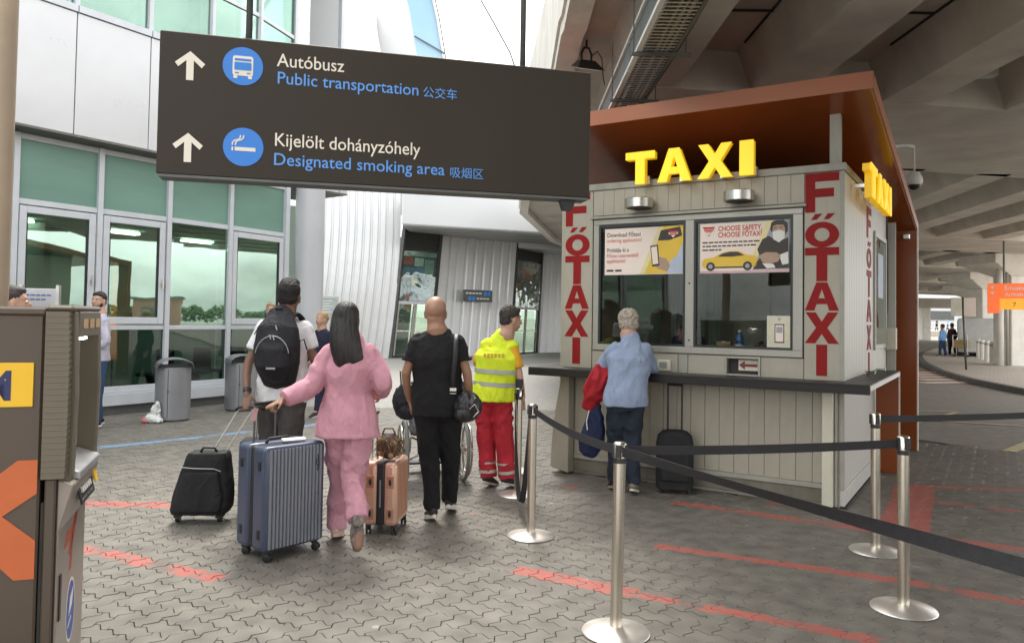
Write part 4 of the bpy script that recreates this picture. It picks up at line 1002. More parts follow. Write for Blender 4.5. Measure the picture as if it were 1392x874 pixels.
# openings between the corrugated walls
def opening(x0, y0, x1, y1, lean, ztop, zmid, name, colors):
    a = Vector((x0, y0, 0)); b = Vector((x1, y1, 0)); d, n_, ln = frame_of(a, b)
    P = lambda s, o, z: tuple(a+d*(s+lean*z)+n_*o)[:2]+(z,)
    def q(s0, s1, o0, o1, z0, z1, nm, mat, par=None):
        return T(MB().hexa([P(s0, o0, z0), P(s1, o0, z0), P(s1, o1, z0), P(s0, o1, z0)][::-1], [P(s0, o0, z1), P(s1, o0, z1), P(s1, o1, z1), P(s0, o1, z1)][::-1]), nm, mat, par)
    q(0, .10, -.1, .05, 0, ztop, 'frame', m_black); q(ln-.14, ln, -.1, .08, 0, ztop, 'frame', m_black)
    q(.1, ln-.14, -.1, .05, zmid, zmid+.12, 'frame', m_alu); q(.1, ln-.14, -.1, .05, 0, .08, 'frame', m_black)
    k = 0; zz = ztop-.75
    while zz < ztop-.05:
        q(.1, ln-.14, -.04, .03, zz, zz+.06, 'louvre_slat', m_idk); zz += .10; k += 1
    q(.1, ln-.14, -.12, -.10, ztop-.8, ztop, 'louvre_back', m_dark)
    up = q(.1, ln-.14, -.02, 0, zmid+.12, ztop-.8, 'advert_screen', m_adv)
    q(.1, ln-.14, .06, .068, zmid+.12, ztop-.8, 'pane', m_glw)
    nleaf = 2
    for i in range(nleaf):
        s0 = .1+(ln-.24)*i/nleaf; s1 = .1+(ln-.24)*(i+1)/nleaf
        dr = q(s0+.01, s0+.08, -.03, .03, .08, zmid, 'door', m_frame); q(s1-.08, s1-.01, -.03, .03, .08, zmid, 'door_stile', m_frame, dr)
        q(s0+.08, s1-.08, -.01, .01, .1, zmid-.02, 'pane', m_gld, dr); q(s0+.08, s1-.08, .012, .03, 1.02, 1.07, 'push_bar', m_steel, dr)
    for kk_, (s0, s1, z0, z1, mat, dep) in enumerate(colors): q(min(s0, ln-.2), min(s1, ln-.15), *((.003+kk_*.004, .006+kk_*.004) if z0 > zmid else (-dep-.05, -dep)), z0, z1, 'advert_patch' if z0 > zmid else 'interior_display', mat)
    q(-.2, ln+.2, -2.6, -2.5, 0, ztop, 'interior_back_wall', m_igr); q(-.2, ln+.2, -2.5, -.2, 0, .04, 'interior_floor', m_ifl)
m_adv = M('advert_base', (.035, .06, .075), .25, var=.7, scale=1.6); m_glw = glass_mat('wavy_glass', (.85, .92, .9), .10, .02, .55); m_gld = glass_mat('door_glass', (.6, .7, .62), .06, .01)
m_dr = M('display_red', (.36, .07, .045), .5, var=.4, scale=3); m_db = M('display_blue', (.09, .17, .26), .3, var=.6, scale=2.5)
m_dl = M('display_light', (.42, .46, .42), .5, var=.4, scale=3); m_dg = M('display_green', (.10, .13, .05), .5, var=.5, scale=3); m_dg2 = M('display_pale_green', (.20, .30, .25), .4, var=.6, scale=2.5); m_db2 = M('display_navy', (.03, .05, .10), .4); m_dt = M('display_tan', (.4, .25, .08), .5)
opening(-4.70, 29.8, -3.28, 31.0, .10, 5.02, 2.1, 'entrance', [(.14, 1.7, 4.02, 4.18, m_dg2, 1), (.16, .58, 3.66, 3.98, m_dr, 1.2), (.66, 1.1, 3.62, 3.95, m_dl, 1.3), (1.15, 1.6, 3.2, 3.9, m_dg2, 1), (.14, 1.2, 3.32, 3.58, m_db, 1.0), (.2, 1.0, 3.18, 3.26, m_dl, 1.0), (.14, 1.6, 2.26, 2.72, m_db, 1.0), (.6, .85, 2.85, 3.2, m_dt, .8), (.3, .42, 2.3, 2.68, m_db2, 1), (.9, 1.0, 2.3, 2.7, m_db2, 1), (1.2, 1.3, 2.75, 3.3, m_db2, 1), (.3, .7, 1.2, 1.35, m_dg, 1.5), (.1, 1.4, 1.75, 1.95, m_dr, 1.8), (.1, 1.3, 1.45, 1.7, m_dl, 2.0), (.2, .35, .1, 1.0, m_dt, 1.3), (.7, .8, .1, 1.1, m_dt, 1.5)])
opening(-.05, 33.8, 1.20, 36.2, .10, 5.0, 2.0, 'entrance', [(.6, 1.9, 3.35, 3.95, m_dr, .6), (.12, 2.3, 2.15, 2.6, m_dg, .9), (.12, .6, 2.75, 3.2, m_dt, .5), (.12, .5, 2.62, 2.72, m_dl, .5), (.3, 1.2, .9, 1.8, m_dl, 1.6)])
# small wayfinding board on the corrugated wall
ws = thing('wall_sign', 'small grey direction board with blue icons on corrugated wall', 'sign', (-2.02, 31.85, 2.52), R(36))
MB().b6(-.05, 1.40, -.10, -.04, -.25, .25).obj('board', m_galvd, ws, bev=.01)
for z, xa in ((.10, .95), (-.12, .18)):
    for k in range(2): MB().b6(xa+k*.19, xa+.15+k*.19, -.108, -.101, z-.08, z+.08).obj('icon', M('sign_blue', (.03, .24, .68), .5), ws)
for z, xa, n_b in ((.08, .05, 5), (-.14, .60, 4)):
    for k in range(n_b): MB().b6(xa+k*.165, xa+k*.165+.13, -.104, -.101, z-.0, z+.055).obj('tiny_print', m_white, ws)
nb = thing('notice_frame', 'small framed notice on the corrugated wall left of pink suit', 'notice', (-6.9, 28.2, 1.95), R(18))
MB().b6(-.5, .5, -.10, -.04, -.45, .38).obj('board', m_galv, nb, bev=.01)
MB().b6(-.44, .44, -.11, -.101, -.38, .30).obj('sheet', M('notice_grey', (.30, .34, .34), .5), nb)
for k in range(5): MB().b6(-.36, .30-.1*(k % 2), -.114, -.111, .18-k*.1, .20-k*.1).obj('text_line', m_white, nb)
# tan column at the far left edge and the grey box beside it
cl = thing('street_post', 'tan painted post at the left edge of view', 'post', (-2.33, 3.44, 0))
MB().lathe([(.06, 0), (.06, 3.2)], n=20).obj('post_shaft', M('tan_paint', (.36, .28, .20), .6), cl, smooth=True, ang=40)
MB().lathe([(.10, 0), (.10, .02)], n=20).obj('base_plate', m_galvd, cl)
wl = thing('wall_lamp', 'square grey lamp box on terminal cladding at upper left', 'lamp', (-7.42, 10.7, 5.95), R(32))
MB().b6(-.12, .15, -.26, 0, -.14, .8).obj('housing', m_alu, wl, bev=.01); MB().b6(-.10, .13, -.24, -.02, -.165, -.142).obj('lens', m_black, wl)
# pale building and wall far away under the deck, trees behind the camera that the glass mirrors
fb = thing('far_building', 'pale low building beyond the far end of the road', 'building', (0, 0, 0))
MB().b6(70, 150, 215, 225, 0, 16).obj('wall', m_wconc, fb)
for k in range(7): MB().b6(73+k*11, 80+k*11, 214.8, 214.99, 3, 5.5).obj('window', m_galvd, fb)
MB().b6(69, 151, 214.5, 225.5, 16.01, 16.8).obj('roof', m_galv, fb)
# ---------------------------------------------------------------- hanging sign
m_sign = M('sign_brown', (.036, .028, .021), .5, var=.08, scale=1.2, spec=.25)
m_sw = M('sign_cream', (.74, .68, .58), .55, var=.02)
m_sb = M('sign_blue_icon', (.035, .20, .62), .5, var=.02)
m_st = M('sign_blue_text', (.10, .30, .72), .5, var=.02)
A = Vector((-1.503, 3.2, 2.19)); B = Vector((.367, 3.68, 2.19)); sl_ = math.hypot(B.x-A.x, B.y-A.y); sa = math.atan2(B.y-A.y, B.x-A.x)
hs_ = thing('direction_sign', 'dark brown hanging sign with arrows pointing to buses and smoking area', 'sign', A, sa)
MB().b6(0, sl_, 0, .10, 0, .61).obj('panel', m_sign, hs_, bev=.004)
MB().b6(0.01, sl_-.01, -.004, .104, -.012, -.001).obj('lower_edge', m_galvd, hs_)
for x in (.352, 1.60):
    MB().tube([(x, .05, .61), (x, .05, 2.55)], .014, 10).obj('hanging_rod', m_galvd, hs_, smooth=True)
    MB().b6(x-.022, x+.022, .03, .07, .611, .62).obj('rod_plate', m_galvd, hs_)
MB().b6(.3, 2.3, .0, .10, 2.551, 2.66).obj('support_arm', m_galvd, hs_)
MB().prism([(sl_-.06, -.001), (sl_-.14, -.001), (sl_-.12, -.06), (sl_-.08, -.06)], .02, .07, 'y').obj('cable_clamp', m_black, hs_)
Y0 = -.0012
def px2s(px, py):
    """target pixel of the sign face to sign coordinates (s along, z up)"""
    return px, py
def sflat(name, pts, mat, y=Y0, par=None): return MB().prism(pts, y-.0012, y, 'y').obj(name, mat, par or hs_)
for z0 in (.405, .055):
    sflat('arrow', [(.122+x, z0+z) for x, z in ((-.0145, 0), (.0145, 0), (.0145, .085), (.047, .055), (.060, .073), (0, .124), (-.060, .073), (-.047, .055), (-.0145, .085))], m_sw)
def disc(cx, cz, r, mat, y=Y0, name='roundel', n=36): return sflat(name, [(cx+r*math.cos(2*PI*k/n), cz+r*math.sin(2*PI*k/n)) for k in range(n)], mat, y)
d1 = disc(.335, .485, .083, m_sb); d2 = disc(.345, .135, .083, m_sb)
def rr_(x0, x1, z0, z1, r=.006):
    p = []
    for cx, cz, a in ((x1-r, z0+r, -90), (x1-r, z1-r, 0), (x0+r, z1-r, 90), (x0+r, z0+r, 180)):
        for k in range(4): t = R(a+30*k); p.append((cx+r*math.cos(t), cz+r*math.sin(t)))
    return p
cx, cz = .335, .483
sflat('bus_body', rr_(cx-.042, cx+.042, cz-.040, cz+.046, .010), m_sw, Y0-.0014, d1)
sflat('bus_sign', rr_(cx-.034, cx+.034, cz+.024, cz+.034, .003), m_sb, Y0-.0028, d1)
sflat('bus_window', rr_(cx-.035, cx+.035, cz-.016, cz+.018, .004), m_sb, Y0-.0028, d1)
for s_ in (-1, 1):
    sflat('bus_lamp', rr_(cx+s_*.024-.008, cx+s_*.024+.008, cz-.031, cz-.026, .002), m_sb, Y0-.0028, d1)
    sflat('bus_wheel', rr_(cx+s_*.030-.008, cx+s_*.030+.008, cz-.052, cz-.039, .002), m_sw, Y0-.0014, d1)
cx, cz = .345, .135
sflat('cigarette', [(cx-.035, cz-.018), (cx+.050, cz-.018), (cx+.050, cz-.002), (cx-.035, cz-.002)], m_sw, Y0-.0014, d2)
sflat('cigarette_tip', [(cx-.048, cz-.018), (cx-.041, cz-.018), (cx-.041, cz-.002), (cx-.048, cz-.002)], m_sw, Y0-.0014, d2)
def ribbon(name, pts, w_, mat, y, par):
    up, lo = [], []
    for i, p in enumerate(pts):
        a = Vector(pts[max(i-1, 0)]); b = Vector(pts[min(i+1, len(pts)-1)]); t = (b-a).normalized(); n_ = Vector((-t.y, t.x))
        up.append(tuple(Vector(p)+n_*w_/2)); lo.append(tuple(Vector(p)-n_*w_/2))
    return sflat(name, up+lo[::-1], mat, y, par)
for o_ in (0, .013):
    ribbon('smoke', [(cx-.045+o_, cz+.006), (cx-.044+o_, cz+.018), (cx-.036+o_, cz+.026), (cx-.022+o_, cz+.030), (cx-.014+o_, cz+.038), (cx-.012+o_, cz+.050)], .0055, m_sw, Y0-.0014, d2)
def stext(s, x, z, size, mat, **k): text_obj('lettering', s, size, mat, hs_, (x, Y0-.0005, z), (PI/2, 0, 0), **k)
stext('Autóbusz', .475, .500, .082, m_sw, sx=.91, bold=.004)
stext('Public transportation', .475, .424, .076, m_st, sx=.965, bold=.005)
stext('公交车', 1.115, .423, .054, m_st)
stext('Kijelölt dohányzóhely', .470, .150, .082, m_sw, sx=.895, bold=.004)
stext('Designated smoking area', .468, .066, .076, m_st, sx=.982, bold=.005)
stext('吸烟区', 1.245, .062, .054, m_st)

# ---------------------------------------------------------------- cash machine at the left edge
m_atmb = M('atm_brown', (.085, .062, .045), .38, var=.06, scale=1)
m_atmf = M('atm_beige', (.135, .113, .080), .42, var=.06, scale=3)
m_atmg = M('atm_grey_bronze', (.30, .255, .22), .32, metal=.2, var=.06)
m_atmy = M('atm_yellow', (.78, .46, .02), .4, var=.03)
m_atmo = M('atm_orange', (.52, .12, .035), .4, var=.06)
m_navy = M('atm_navy', (.02, .025, .10), .4)
# local: x = along the side face to the left (-x), y = along the fascia away from camera; origin at near right corner
atm = thing('cash_machine', 'brown and beige cash machine with orange print cut by left edge', 'cash machine', (-1.765, 3.0, 0), R(19.3))
atm.scale = (1, 1.16, 1)
def AT(mb, name, mat, **k): return mb.obj(name, mat, atm, **k)
AT(MB().b6(-1.0, -.055, .01, .70, .0, 1.60), 'cabinet', m_atmb, bev=.008)
AT(MB().b6(-1.01, -.045, .0, .71, 1.585, 1.622), 'cabinet_lid', m_atmb, bev=.01)
AT(MB().b6(-.050, -.040, .02, .66, 0, .86), 'lower_gap', m_dark)
AT(MB().b6(-.039, .0, .015, .52, .0, .952), 'lower_housing', m_atmb, bev=.006)
AT(MB().b6(.0005, .012, .03, .50, .0, .84), 'lower_door', m_atmg, bev=.006)
AT(MB().b6(.0125, .017, .06, .085, .38, .56), 'door_grip', m_black)
# fluted upper side: ridges one above another
mb = MB()
zf = .955; nR = 28; hR = (1.605-zf)/nR
for k in range(nR):
    z = zf+k*hR; bulge = .005*math.sin(PI*(k+.5)/nR)
    MB().prism([(-.048, z+.0003), (.031+bulge, z+.0003), (.0335+bulge, z+hR*.5), (.031+bulge, z+hR-.0003), (-.048, z+hR-.0003)], -.006-.0008*(k % 2), .045, 'y').obj('flute', m_atmf, atm)
AT(MB().b6(-.048, .048, -.004, .53, 1.606, 1.63), 'hood_top', m_atmf, bev=.01)
AT(MB().b6(-.046, -.036, .046, .53, .955, 1.605), 'upper_core', m_atmb)
# fascia frame with the recess for the screen
AT(MB().prism([(.034, .90), (.048, .955), (.056, 1.28), (.045, 1.605), (-.035, 1.605), (-.035, .90)], .046, .10, 'y'), 'fascia_cheek', m_atmf, bev=.006)
AT(MB().prism([(.034, .90), (.048, .955), (.056, 1.28), (.045, 1.605), (-.035, 1.605), (-.035, .90)], .49, .53, 'y'), 'fascia_cheek', m_atmf, bev=.006)
AT(MB().b6(-.035, .05, .101, .489, 1.50, 1.605), 'fascia_header', m_atmf, bev=.004)
m_tan = M('label_tan', (.50, .34, .18), .5)
for k in range(3): AT(MB().b6(.0505, .053, .15+k*.12, .23+k*.12, 1.535, 1.575), 'header_label', m_tan)
AT(MB().b6(-.035, -.028, .101, .489, 1.0, 1.498), 'recess_panel', M('recess_beige', (.46, .42, .38), .4))
AT(MB().b6(-.0275, -.025, .15, .44, 1.16, 1.42), 'screen', M('atm_screen', (.20, .20, .22), .2))
AT(MB().b6(.015, .035, .22, .30, 1.488, 1.4985), 'recess_lamp', M('recess_light', (1, 1, 1), .4, var=0, emit=(1, .97, .9), estr=9))
AT(MB().hexa([(-.03, .101, .945), (.066, .101, .925), (.066, .489, .925), (-.03, .489, .945)], [(-.03, .101, .992), (.066, .101, .958), (.066, .489, .958), (-.03, .489, .992)]), 'shelf', M('shelf_silver', (.55, .55, .56), .25, metal=.5), bev=.004)
AT(MB().hexa([(.001, .03, .74), (.014, .03, .74), (.014, .51, .74), (.001, .51, .74)], [(.001, .03, .944), (.062, .03, .924), (.062, .51, .924), (.001, .51, .944)]), 'keypad_housing', m_atmg, bev=.006)
sl2 = Matrix.Rotation(R(-14), 3, 'Y')
AT(MB().box((.050, .29, .855), (.006, .25, .10), sl2), 'keypad_plate', m_black)
for k in range(5):
    AT(MB().box((.057, .20+k*.035, .862), (.008, .018, .022), sl2), 'key', m_white)
AT(MB().box((.052, .29, .820), (.02, .20, .018), sl2), 'card_slot', m_steel, bev=.004)
AT(MB().box((.056, .445, .875), (.006, .05, .07), sl2), 'warning_label', m_atmy)
# prints: yellow plate with letters, orange X, contactless oval
AT(MB().b6(-.60, -.085, .005, .0095, 1.235, 1.405), 'yellow_plate', m_atmy, bev=.002)
text_obj('lettering', 'ATM', .155, m_navy, atm, (-.44, .0045, 1.265), (PI/2, 0, 0), bold=.03, sx=.9)
AT(MB().prism([(-.062, 1.03), (-.13, 1.03), (-.29, .895), (-.45, 1.03), (-.58, 1.03), (-.40, .83), (-.58, .60), (-.45, .60), (-.29, .75), (-.13, .575), (-.062, .575), (-.062, .72), (-.175, .82), (-.062, .90)], .006, .0098, 'y'), 'orange_cross', m_atmo)
mb = MB().prism([(.265+.075*math.cos(2*PI*k/28), .345+.135*math.sin(2*PI*k/28)) for k in range(28)], .0122, .0130, 'x'); AT(mb, 'oval_sticker', m_white)
mb = MB().prism([(.265+.066*math.cos(2*PI*k/28), .345+.122*math.sin(2*PI*k/28)) for k in range(28)], .0131, .0138, 'x'); AT(mb, 'oval_sticker', M('sticker_blue', (.03, .07, .32), .4))
AT(MB().prism([(.23, .33), (.285, .36), (.305, .43), (.25, .40)], .0139, .0146, 'x'), 'card_icon', m_white)
AT(MB().prism([(.22, .28), (.275, .31), (.275, .318), (.22, .288)], .0139, .0146, 'x'), 'card_icon', m_white)
m_smear = M('red_smear', (.45, .10, .05), .5)
for pts in ([(.12, .64), (.17, .70), (.26, .70), (.33, .76), (.34, .72), (.26, .66), (.18, .64)], [(.33, .76), (.30, .74), (.20, .60), (.23, .58), (.34, .70)], [(.22, .52), (.25, .66), (.28, .66), (.26, .52)]):
    AT(MB().prism(pts, .0122, .0127, 'x'), 'red_smear', m_smear)
# board behind the cash machine
ib = thing('info_board', 'small pale notice board standing behind the cash machine', 'notice', (-3.88, 6.3, 0), R(6))
MB().b6(-.14, .14, -.01, .01, 1.55, 1.79).obj('board', M('board_grey', (.48, .50, .52), .5), ib, bev=.004)
MB().b6(.13, .155, -.02, .02, 0, 1.82).b6(-.155, -.13, -.02, .02, 0, 1.82).obj('post', m_galv, ib)
for k in range(2):
    for q in range(5-k): MB().b6(-.11+q*.042, -.11+q*.042+.034, -.0125, -.0112, 1.73-.035*k, 1.742-.035*k).obj('tiny_print', M('board_blue_print', (.08, .14, .35), .5), ib)
MB().b6(-.16, .16, -.12, .12, 0, .02).obj('foot', m_galvd, ib)

# ---------------------------------------------------------------- litter bins
m_bin = M('bin_grey', (.25, .255, .27), .38, metal=.35, var=.07, scale=3)
def bin_at(label, x, y, rz):
    t = thing('litter_bin', label, 'litter bin', (x, y, 0), rz, 'litter bins along the shopfront')
    # footprint: flat back, rounded front
    def foot(g=0.): return [(-.24-g, .20+g), (-.24-g, -.02)]+[((.24+g)*-math.cos(a*PI/10), -.02-(.20+g)*math.sin(a*PI/10)) for a in range(1, 10)]+[(.24+g, -.02), (.24+g, .20+g)]
    MB().prism(foot()[::-1], .03, .80).obj('bin_body', m_bin, t, smooth=True, ang=30)
    MB().prism([(x_*.9, y_*.9) for x_, y_ in foot()][::-1], 0, .029).obj('bin_base', m_plinth, t)
    MB().tube([(-.10, -.202, .06), (-.10, -.202, .78)], .004, 6).obj('door_gap', m_black, t)
    MB().tube([(-.10, -.207, .45), (-.10, -.216, .45)], .012, 8).obj('lock', m_black, t)
    rg = []
    for k in range(9):
        a = PI*k/8; x_ = -.25*math.cos(a); z = .80+.135*math.sin(a)**.8
        rg.append([(x_, -.24, z-.012), (x_, .21, z-.012), (x_, .21, z), (x_, -.24, z)])
    MB().rings(rg).obj('curved_lid', m_bin, t, smooth=True, ang=30)
    MB().b6(-.22, .22, -.20, .19, .80, .83).obj('opening', m_black, t)
    return t
bin_at('grey metal litter bin with a plastic bag lying at its foot', -5.06, 11.55, R(30))
bin_at('grey metal litter bin half hidden by the backpack man', -4.50, 12.9, R(33))
m_bag = M('thin_plastic_bag', (.66, .68, .66), .35, var=.1)
pb = thing('plastic_bag', 'crumpled white plastic bag on the ground against left bin', 'bag', (-5.22, 11.25, 0))
mb = MB(); mb.ell((0, 0, .07), (.11, .09, .07)); mb.ell((.03, .02, .17), (.07, .06, .10)); mb.ell((.06, 0, .25), (.035, .03, .07)); mb.ell((.09, -.03, .04), (.07, .05, .035))
me = remesh(mb, .012, 2, .022, (30, 30, 25), 3, 'bag_film'); me.materials.append(m_bag); link('bag_film', me, pb)
mb = MB(); mb.ell((-.09, -.03, .04), (.07, .05, .045)); me = remesh(mb, .01, 2, .012, (30, 30, 25), 5, 'red_wrapper'); me.materials.append(M('pink_wrapper', (.55, .20, .20), .4)); link('wrapper', me, pb)

# ---------------------------------------------------------------- queue barriers
m_post = M('post_steel', (.74, .68, .58), .25, metal=1, var=.08, scale=30, stretch=(1, 1, .03))
m_base = M('base_steel', (.80, .77, .72), .42, metal=.9, var=.06, scale=12)
m_belt = M('belt_webbing', (.022, .020, .022), .75, var=.25, scale=40, bump=.3, bscale=220)
def stanchion(x, y, label, rz=0, lean=(0, 0), double=False):
    t = thing('queue_post', label, 'barrier post', (x, y, 0), rz, 'steel queue posts around the kiosk')
    MB().lathe([(.172, 0), (.176, .006), (.172, .012), (.06, .030), (.034, .036)], n=40).obj('base_disc', m_base, t, smooth=True, ang=50)
    MB().tube([(0, 0, .034), (lean[0], lean[1], .90)], .0315, 24).obj('pole', m_post, t, smooth=True, ang=50)
    lx, ly = lean
    MB().lathe([(.033, .895), (.033, .968), (.026, .974), (.005, .975)], (lx, ly, 0), 24).obj('cassette', m_post, t, smooth=True, ang=50)
    for a in (0, 90, 180, 270):
        m4 = Matrix.Rotation(R(a), 3, 'Z'); MB().box(m4 @ Vector((.033, 0, .93))+Vector((lx, ly, 0)), (.012, .030, .068), m4).obj('belt_slot', m_black, t, bev=.003)
    MB().tube([(lx, ly, .868), (lx, ly, .894)], .0335, 24).obj('collar', m_black, t, smooth=True, ang=50)
    if double: MB().tube([(lx, ly, .976), (lx, ly, 1.05)], .034, 20).obj('belt_head', m_black, t, smooth=True, ang=50)
    return t
SP = {'front': (.56, 3.994), 'mid': (.1665, 5.713), 'vest': (.079, 7.03), 'rf': (2.234, 4.374), 'rb': (2.595, 5.468)}
stanchion(*SP['front'], 'steel queue post nearest the camera, where three belts meet', R(-20), (.012, 0))
stanchion(*SP['mid'], 'steel queue post left of the counter with a slack belt loop', R(-30))
stanchion(*SP['vest'], 'steel queue post standing beside the man in yellow vest', R(-20), double=True)
stanchion(*SP['rf'], 'steel queue post in front of the right kiosk corner, nearer one', R(10))
stanchion(*SP['rb'], 'steel queue post behind another one near the orange wall', R(0))
stanchion(.09, 8.1, 'farthest steel queue post, behind the legs of vest man', R(0))
def belt(name, label, pts, w_=.048, twist=None):
    """webbing through pts, standing on edge, thin but solid"""
    t = bpy.data.objects
    pts = [Vector(p) for p in pts]; rg = []
    for i, p in enumerate(pts):
        tg = (pts[min(i+1, len(pts)-1)]-pts[max(0, i-1)]).normalized()
        sd_ = tg.cross(Vector((0, 0, 1))); sd_ = sd_.normalized() if sd_.length > 1e-3 else Vector((1, 0, 0))
        up_ = sd_.cross(tg).normalized()
        if twist: a = R(twist(i/(len(pts)-1))); up_, sd_ = up_*math.cos(a)+sd_*math.sin(a), sd_*math.cos(a)-up_*math.sin(a)
        e = .0012; h = w_/2
        rg.append([p+sd_*e+up_*h, p-sd_*e+up_*h, p-sd_*e-up_*h, p+sd_*e-up_*h])
    o = MB().rings(rg).obj(name, m_belt); tag(o, label, 'belt', 'black barrier belts'); return o
def sag(a, b, s, za=.93, zb=.93, n=14, cut=.034):
    a = Vector((*a, za)); b = Vector((*b, zb)); d = (b-a); L0 = d.length; u_ = d/L0; a = a+u_*cut; b = b-u_*cut
    return [a+(b-a)*(i/n)-Vector((0, 0, s*4*(i/n)*(1-i/n))) for i in range(n+1)]
belt('barrier_belt', 'black belt sloping from the slack-loop post to the nearest post', sag(SP['mid'], SP['front'], .03))
belt('barrier_belt', 'black belt running level across the front of kiosk', sag(SP['front'], SP['rf'], .012), twist=lambda t: 3*math.sin(t*9))
belt('barrier_belt', 'twisted black belt drooping right in the foreground', sag(SP['front'], (1.95, 1.26), .012, .93, .93, 24), w_=.052, twist=lambda t: 35*math.sin(t*5.5))
belt('barrier_belt', 'black belt leaving the rear post towards the road', sag(SP['rb'], (5.6, 6.6), .02))
a, b = SP['vest'], SP['mid']
loop = []
for i in range(25):
    t = i/24; x = a[0]+(b[0]-a[0])*t; y = a[1]-.05+(b[1]+.04-a[1]+.05)*t*0+(-.10)*math.sin(t*PI)
    pass
def hang(ax, ay, bx, by, zlow, z0=.93, n=22):
    out = []
    for i in range(n+1):
        t = i/n; s_ = abs(2*t-1)
        out.append((ax+(bx-ax)*t, ay+(by-ay)*t, zlow+(z0-zlow)*(s_**2.2)))
    return out
belt('barrier_belt', 'slack black belt hanging to the ground between two posts', hang(a[0]-.04, a[1]-.02, b[0]-.02, b[1]+.04, .10), twist=lambda t: 70*math.sin(t*3.1))
stanchion(1.95, 1.26, 'steel queue post just outside the right foreground')

# ---------------------------------------------------------------- right side: road sign, boards, bollards, trolley
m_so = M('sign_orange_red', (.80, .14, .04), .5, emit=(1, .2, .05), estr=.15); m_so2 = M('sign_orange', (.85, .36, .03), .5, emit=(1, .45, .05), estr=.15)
asg = thing('arrivals_sign', 'orange hanging sign reading Érkezés Arrivals with number 7', 'sign', (15.32, 24.4, 0), R(-30))
MB().b6(-.15, 1.6, -.05, .05, 2.47, 2.95).obj('upper_panel', m_so, asg, bev=.01)
MB().b6(-.15, .18, -.05, .05, 2.00, 2.465).obj('side_panel', m_so, asg, bev=.01)
MB().b6(.182, 1.6, -.05, .05, 2.12, 2.465).obj('lower_panel', m_so2, asg, bev=.01)
text_obj('lettering', 'Érkezés', .17, m_white, asg, (.30, -.052, 2.74), (PI/2, 0, 0), bold=.01)
text_obj('lettering', 'Arrivals', .155, m_white, asg, (.32, -.052, 2.55), (PI/2, 0, 0), bold=.01)
text_obj('lettering', '7', .20, m_pblack, asg, (.52, -.052, 2.21), (PI/2, 0, 0))
for z in (2.78, 2.60): text_obj('lettering', '◀', .12, m_white, asg, (-.08, -.052, z), (PI/2, 0, 0))
MB().tube([(.3, 0, 2.95), (.3, 0, 4.4)], .03, 8).obj('hanger', m_galvd, asg); MB().tube([(1.2, 0, 2.95), (1.2, 0, 4.4)], .03, 8).obj('hanger', m_galvd, asg)
ps = thing('parking_sign', 'leaning sign post with two pale square boards on the island', 'sign', (15.35, 25.9, .11), R(-20))
MB().tube([(0, 0, 0), (-.10, 0, 2.45)], .035, 10).obj('post', m_galvd, ps, smooth=True)
m_pale = M('pale_sign', (.58, .62, .52), .5)
MB().b6(-.46, -.13, -.05, -.036, 1.80, 2.42).obj('board', m_pale, ps, bev=.01); MB().b6(-.07, .28, -.05, -.036, 1.80, 2.42).obj('board', m_white, ps, bev=.01)
for k, (x, y) in enumerate(((21.75, 35.7), (20.75, 33.8), (19.85, 32.0), (19.0, 30.3), (17.95, 26.6))):
    t = thing('bollard', ('grey bollard farthest along the island row', 'grey bollard second farthest in the island row', 'grey bollard third from the far end of the row', 'grey bollard of the row nearest the square pier', 'grey bollard standing alone at the right edge')[k], 'bollard', (x, y, .11), 0, 'bollards beside the piers')
    MB().lathe([(.11, 0), (.11, .80), (.09, .85), (.02, .87)], n=16).obj('bollard_body', m_pier, t, smooth=True, ang=40)
    MB().lathe([(.113, .70), (.113, .74)], n=16).obj('band', m_galvd, t)
tr = thing('luggage_trolley', 'luggage trolley with tan box and pale frame on the island', 'trolley', (21.45, 36.6, .11), R(-35))
MB().tube([(-.3, .4, .12), (-.3, -.4, .12), (.3, -.4, .12), (.3, .4, .12)], .02, 8).obj('base_frame', m_steel, tr)
MB().tube([(-.3, -.4, .12), (-.3, -.45, 1.02), (.3, -.45, 1.02), (.3, -.4, .12)], .02, 8).obj('handle_frame', m_white, tr)
MB().b6(-.32, .32, -.36, .3, .42, .80).obj('tan_box', m_card, tr, bev=.02)
for sx in (-.28, .28):
    for sy in (-.35, .35): MB().lathe([(.06, -.02), (.06, .02)], (sx, sy, .06), 12, 'x').obj('wheel', m_black, tr)
vn = thing('parked_van', 'dark and pale vehicle partly seen between the two piers', 'van', (23.5, 38.6, .0), R(60))
mb = MB().prism([(-2.3, .3), (2.3, .3), (2.35, .9), (1.5, 1.1), (1.0, 1.9), (-2.2, 1.95), (-2.35, 1.0)], -.9, .9, 'y'); mb.obj('body', M('van_white', (.5, .5, .48), .3), vn, bev=.05)
MB().prism([(-2.0, 1.1), (1.2, 1.1), (.85, 1.8), (-2.0, 1.85)], -.92, .92, 'y').obj('window', m_black, vn)
for x in (-1.5, 1.5): MB().lathe([(.32, -.93), (.32, .93)], (x, 0, .32), 18, 'y').obj('wheel', m_black, vn)
fr_ = thing('handrail', 'low white railing on the sunny far pavement', 'railing', (0, 0, 0))
for k in range(14): MB().tube([(56+k*1.9, 106, .75), (56+k*1.9, 106, 1.85)], .04, 6).obj('post', m_white, fr_)
for z in (.55, 1.1): MB().tube([(56, 106, z+.75), (80.7, 106, z+.75)], .035, 6).obj('rail', m_white, fr_)

MB().b6(50, 95, 105.5, 130, -.05, .75).obj('terrace', m_walk, kind='structure')
